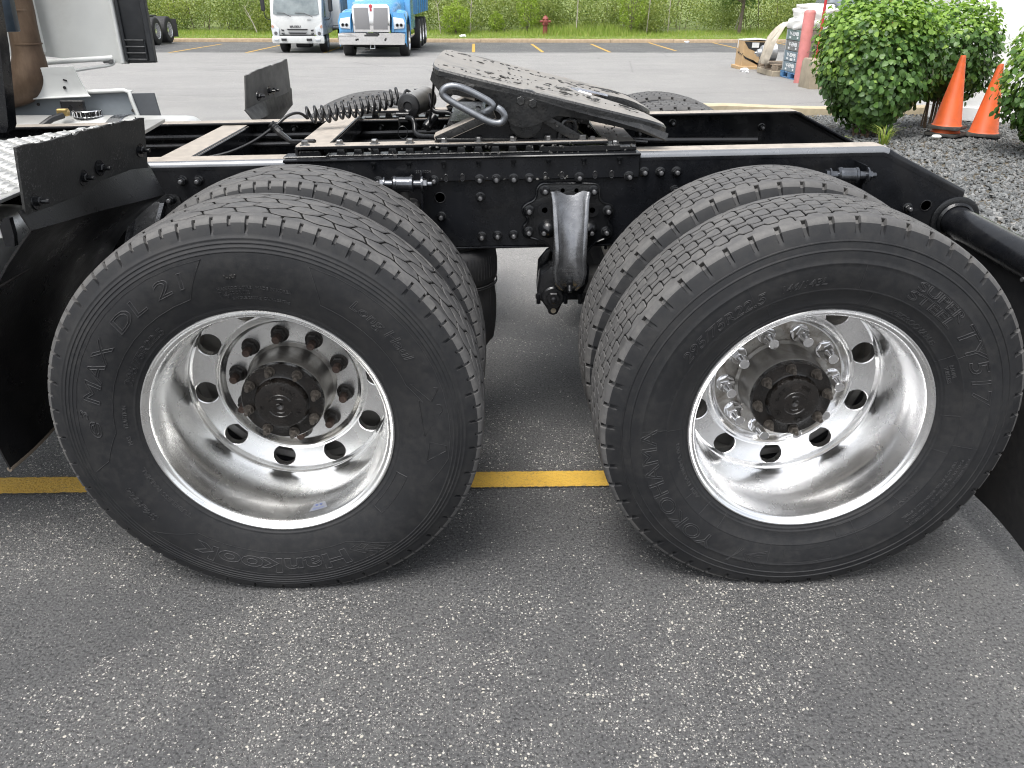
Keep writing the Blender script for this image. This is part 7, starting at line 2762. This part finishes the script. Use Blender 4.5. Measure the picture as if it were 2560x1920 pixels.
# grass tufts and a dry stalk at the foot of the big shrub
def tuft(x, y, n, h, label, seed, mat='grass_blade'):
    rs = np.random.default_rng(seed)
    V, F = [], []
    for i in range(n):
        a = rs.uniform(0, 2 * PI)
        d = np.array([math.cos(a), math.sin(a)])
        L_ = h * rs.uniform(0.5, 1.1)
        out = rs.uniform(0.25, 0.8) * L_
        w = 0.006
        sd = np.array([-d[1], d[0]]) * w
        b0 = d * rs.uniform(0, 0.04)
        k = len(V)
        for t in (0, 0.5, 1.0):
            p = b0 + d * out * t ** 1.4
            z = L_ * math.sin(t * 1.9) * 0.75
            ww = sd * (1 - t * 0.9)
            V += [(p[0] - ww[0], p[1] - ww[1], z), (p[0] + ww[0], p[1] + ww[1], z)]
        F += [(k, k + 1, k + 3, k + 2), (k + 2, k + 3, k + 5, k + 4)]
    o = fast_mesh('grass_tuft', V, F, mat, None, 4)
    o.location = (x, y, isl_z(x, y) - 0.02)
    return tag(o, label, 'grass')


tuft(4.62, 6.74, 60, 0.30, 'broad grass tuft at the foot of the large rounded shrub', 3)
tuft(4.18, 6.80, 60, 0.16, 'low weed patch beside the sloped frame end', 4)

# ------------------------------------------------------------------ woodland edge, verge grass, saplings
rs = np.random.default_rng(77)


def quads(P, size, seed, up=0.35, aspect=0.6):
    r_ = np.random.default_rng(seed)
    n = len(P)
    nr = r_.normal(size=(n, 3)); nr[:, 2] += up
    nr[:, 1] -= 0.45
    nr /= np.linalg.norm(nr, axis=1, keepdims=True)
    t = r_.normal(size=(n, 3))
    t -= nr * np.sum(t * nr, axis=1, keepdims=True)
    t /= np.linalg.norm(t, axis=1, keepdims=True)
    s = np.cross(nr, t)
    sz = (size * r_.uniform(0.6, 1.3, n))[:, None]
    V = np.stack([P - t * sz * 0.5, P + s * sz * aspect * 0.5 + t * sz * 0.08, P + t * sz * 0.5, P - s * sz * aspect * 0.5 + t * sz * 0.08], axis=1).reshape(-1, 3)
    F = np.arange(n * 4).reshape(-1, 4)
    return V, F


def woods_front(x):
    return kerb_y(x) + 4.2 + 0.5 * math.sin(x * 0.7) + 0.35 * math.sin(x * 1.9 + 1)


V_, F_ = [], []
off = 0
P = []
SZ = []
nb = 0
for i in range(560):
    x = rs.uniform(-34, 36)
    dep = abs(rs.normal(0, 2.6))
    y = woods_front(x) + dep
    h = rs.uniform(0.7, 1.6) + dep * 0.42 + (0.5 if rs.random() < 0.25 else 0)
    h = min(h, 4.2)
    w = rs.uniform(0.5, 1.0) + 0.12 * dep
    z0 = verge_z(x, y)
    n = int(190 + 100 * w * h) if dep < 3.5 else int(90 + 25 * w * h)
    th = rs.uniform(0, 2 * PI, n)
    cz_ = rs.uniform(-1, 1, n)
    rr = np.sqrt(1 - cz_ ** 2)
    d = 1 - np.abs(rs.normal(0, 0.22, n))
    lump = 1 + 0.25 * np.sin(th * 3 + i) * np.sin(cz_ * 4 + i)
    X = x + np.cos(th) * rr * w * d * lump
    Yy = y + np.sin(th) * rr * w * 0.8 * d * lump
    Zz = z0 + h * 0.52 + cz_ * h * 0.5 * d * lump
    k = Zz > z0 + 0.04
    P.append(np.c_[X, Yy, Zz][k])
P = np.concatenate(P)
V, F = quads(P, 0.10, 5)
wood = fast_mesh('woodland', V, F, 'wood_leaf', None, 4)
tag(wood, 'dense olive green thicket along the far edge of the lot', 'woodland', kind='stuff')
# tall crowns behind, coarser
P = []
for i in range(150):
    x, dep = rs.uniform(-48, 50), rs.uniform(4, 11)
    y = woods_front(x) + dep
    h, w = rs.uniform(2.0, 4.0), rs.uniform(1.2, 2.2)
    zc = verge_z(x, y) + rs.uniform(2.2, 6.5)
    v = rs.normal(size=(190, 3)); v /= np.linalg.norm(v, axis=1, keepdims=True)
    P.append(np.array([x, y, zc]) + v * np.array([w, w, h * 0.6]) * (1 - np.abs(rs.normal(0, 0.2, 190)))[:, None])
V, F = quads(np.concatenate(P), 0.34, 6)
w2 = fast_mesh('woodland', V, F, 'wood_leaf', None, 4)
tag(w2, 'taller tree crowns rising behind the olive thicket', 'woodland', kind='stuff')
# dark stems inside the thicket
m = MB()
for i in range(300):
    x = rs.uniform(-30, 32)
    y = woods_front(x) + rs.uniform(0.8, 4.5)
    z = verge_z(x, y)
    h = rs.uniform(1.0, 3.4)
    lx, ly = rs.normal(0, 0.3), rs.normal(0, 0.12)
    r0 = rs.uniform(0.008, 0.028)
    m.tube([(x, y, z - 0.05), (x + lx * 0.4 * h, y + ly * 0.4 * h, z + h * 0.5), (x + lx * h, y + ly * h, z + h)], [r0, r0 * 0.7, r0 * 0.25], 4)
tag(m.build('undergrowth', 'bark', smooth=60, fixn=False), 'tangle of thin dark stems inside the thicket', 'undergrowth', kind='stuff')

# verge grass
n = 60000
x = rs.uniform(-24, 26, n)
dep = rs.random(n) ** 1.3 * 4.8
ky = 37.5 + 0.085 * x + 0.3
y = ky + dep
tall = np.clip((dep - 1.4) / 1.6, 0, 1) * (0.35 + 0.65 * np.clip(np.sin(x * 0.55 - 1.0) + 0.5, 0, 1)) + 0.5 * np.clip((dep - 1.3) / 1.0, 0, 1) * np.exp(-((x - 6.0) / 2.6) ** 2)
h = rs.uniform(0.04, 0.10, n) + tall * rs.uniform(0.06, 0.36, n)
z = -SL * (np.clip(ky - 0.3, 2, 48) - 2) + VZ + 0.02 * dep + 0.05 * np.sin(x * 0.9) * np.sin(y * 0.7) * np.clip(dep, 0, 1) - 0.02
a = rs.uniform(0, PI, n)
w = rs.uniform(0.008, 0.018, n) * (1 + 0.4 * tall)
lean = rs.normal(0, 0.22, (n, 2)) * h[:, None]
V = np.stack([np.c_[x - np.cos(a) * w, y - np.sin(a) * w, z], np.c_[x + np.cos(a) * w, y + np.sin(a) * w, z], np.c_[x + lean[:, 0], y + lean[:, 1], z + h]], axis=1).reshape(-1, 3)
gr_ = fast_mesh('grass', V, np.arange(n * 3).reshape(-1, 3), 'grass_blade', None, 3)
tag(gr_, 'mown and rough green grass on the verge behind the kerb', 'grass', kind='stuff')

# pale bare saplings one can pick out
SAP = [(-7.65, 0.2, 2.0, -0.30, 'thin pale bare sapling leaning beside the white truck mirror'),
       (-10.7, 0.0, 1.2, -0.45, 'short leaning pale stick near the tandem wheels'),
       (-2.0, 0.0, 1.5, -0.12, 'slim pale bare sapling right of the blue truck'),
       (-0.55, 0.2, 1.9, 0.02, 'pale bare sapling left of the red hydrant'),
       (4.75, 0.4, 4.0, 0.03, 'tall pale trunk right of the red hydrant'),
       (8.3, 0.3, 4.2, 0.06, 'tall pale slender trunk above the long grass clump'),
       (9.6, 0.5, 2.6, 0.0, 'thin pale stem between the grass clump and the dark trunk'),
       (13.1, 0.1, 1.6, 0.25, 'leaning pale stick just left of the dark trunk')]
for i, (x, dy, h, lean, lab) in enumerate(SAP):
    y = woods_front(x) - 0.25 + dy * 0.3
    r = root('sapling', lab, 'sapling', (x, y, verge_z(x, y)), 0, 'pale saplings along the thicket')
    put = L(r)
    b = MB()
    b.tube([(0, 0, -0.05), (lean * h * 0.35, 0, h * 0.4), (lean * h * 0.75 + 0.04, 0, h * 0.75), (lean * h, 0.05, h)], [0.030, 0.025, 0.016, 0.006], 7)
    put(b, 'trunk', 'pale_bark', smooth=60)
    for k in range(5):
        t = rs.uniform(0.4, 0.95)
        sx = rs.choice([-1, 1])
        b = MB()
        b.tube([(lean * h * t, 0, h * t), (lean * h * t + sx * 0.14, rs.uniform(-0.1, 0.1), h * t + 0.16), (lean * h * t + sx * 0.24, rs.uniform(-0.2, 0.2), h * t + 0.36)], [0.009, 0.006, 0.002], 5)
        put(b, 'branch', 'pale_bark', smooth=60)

# bright round bushes standing in front of the thicket
for (x, w, h, n, lab, sd) in [(-1.25, 0.75, 1.35, 1500, 'bright yellow green bush right of the blue truck', 61), (0.75, 0.42, 0.95, 700, 'small bright bush halfway to the red hydrant', 62), (2.3, 0.6, 2.2, 1500, 'tall light green bush just left of the hydrant', 63), (7.5, 0.8, 2.6, 1600, 'tall yellow green bush behind the long grass clump', 64), (-9.4, 0.7, 1.6, 1300, 'pale green bush left of the white truck', 65)]:
    y = woods_front(x) - 0.35
    r = root('bush', lab, 'bush', (x, y, verge_z(x, y)), 0, 'bright bushes before the thicket')
    v = rs.normal(size=(n, 3)); v /= np.linalg.norm(v, axis=1, keepdims=True)
    d = (1 - np.abs(rs.normal(0, 0.22, n)))[:, None]
    lump = (1 + 0.18 * np.sin(v[:, :1] * 6 + sd) * np.sin(v[:, 2:] * 5))
    P = v * np.array([w, w * 0.8, h * 0.52]) * d * lump + np.array([0, 0, h * 0.55])
    V, F = quads(P[P[:, 2] > 0.05], 0.10, sd)
    fast_mesh('crown', V, F, 'bush_leaf_bright', r, 4)
    put = L(r)
    for k in range(4):
        b = MB()
        a = k * 1.6 + sd
        b.tube([(0, 0, 0), (0.15 * math.cos(a), 0.15 * math.sin(a), h * 0.4), (0.4 * w * math.cos(a), 0.4 * w * math.sin(a), h * 0.8)], [0.02, 0.014, 0.005], 5)
        put(b, 'trunk', 'bark', smooth=60)

# leafy tree at the right whose dark trunk stands on the verge
tx, ty = 13.05, woods_front(13.05) - 1.3
tr = root('tree', 'leafy tree with slim dark trunk on the verge above the carton', 'tree', (tx, ty, verge_z(tx, ty)))
put = L(tr)
b = MB()
b.tube([(0, 0, -0.05), (0.02, 0, 0.5), (0.06, 0, 1.2), (0.12, 0, 2.2), (0.16, 0, 4.2)], [0.11, 0.085, 0.075, 0.06, 0.02], 12)
put(b, 'trunk', 'bark', smooth=60)
for k in range(14):
    a = rs.uniform(0, 2 * PI)
    t = rs.uniform(1.35, 3.2)
    L0_ = rs.uniform(0.8, 1.7)
    b = MB()
    b.tube([(0.08, 0, t), (0.08 + 0.4 * L0_ * math.cos(a), 0.4 * L0_ * math.sin(a), t + 0.18), (0.08 + L0_ * math.cos(a), L0_ * math.sin(a), t + rs.uniform(-0.1, 0.5))], [0.035, 0.022, 0.006], 6)
    put(b, 'limb', 'bark', smooth=60)
P = []
for k in range(60):
    a = rs.uniform(0, 2 * PI); rr = rs.uniform(0.2, 1.75); zz = rs.uniform(1.45, 4.6)
    rr *= math.sin(min(1, (zz - 1.1) / 1.2) * PI / 2) if zz < 3.3 else max(0.2, (5.0 - zz) / 1.7)
    P.append(np.array([rr * math.cos(a), rr * math.sin(a), zz]) + rs.normal(0, 0.22, (75, 3)) * np.array([1, 1, 0.65]))
V, F = quads(np.concatenate(P), 0.13, 71)
fast_mesh('crown', V, F, 'tree_leaf_dark', tr, 4)

# ------------------------------------------------------------------ scraps of litter
def scrap(x, y, z, s, label, seed, mat='litter_white'):
    b = MB()
    b.sheet(lumpy((0, 0, s * 0.4), (s, s * 0.8, s * 0.5), 0.3, 4, seed, (12, 8), 0.8))
    o = b.build('litter', mat, smooth=0)
    o.location = (x, y, z)
    return tag(o, label, 'litter')


scrap(-0.85, 38.9, verge_z(-0.85, 38.9), 0.15, 'crumpled white bag in the grass right of the blue truck', 1)
scrap(9.6, 38.15, lot(38.1), 0.10, 'small white scrap lying against the far kerb', 2)
scrap(6.78, 19.2, lot(19.2), 0.10, 'pinkish white scrap on the asphalt by the wooden pallet', 3)
scrap(6.72, 18.75, lot(18.7), 0.05, 'tiny white scrap beside the pallet corner', 4)
b = MB()
b.sheet(lumpy((0, 0, 0.02), (0.055, 0.035, 0.022), 0.08, 3, 9, (16, 10), 0.9))
o = b.build('pale_stone', 'label_white', smooth=60)
o.location = (5.30, 6.98, isl_z(5.30, 6.98) + 0.012)
tag(o, 'smooth pale stone on the gravel before the stacked cones', 'stone')
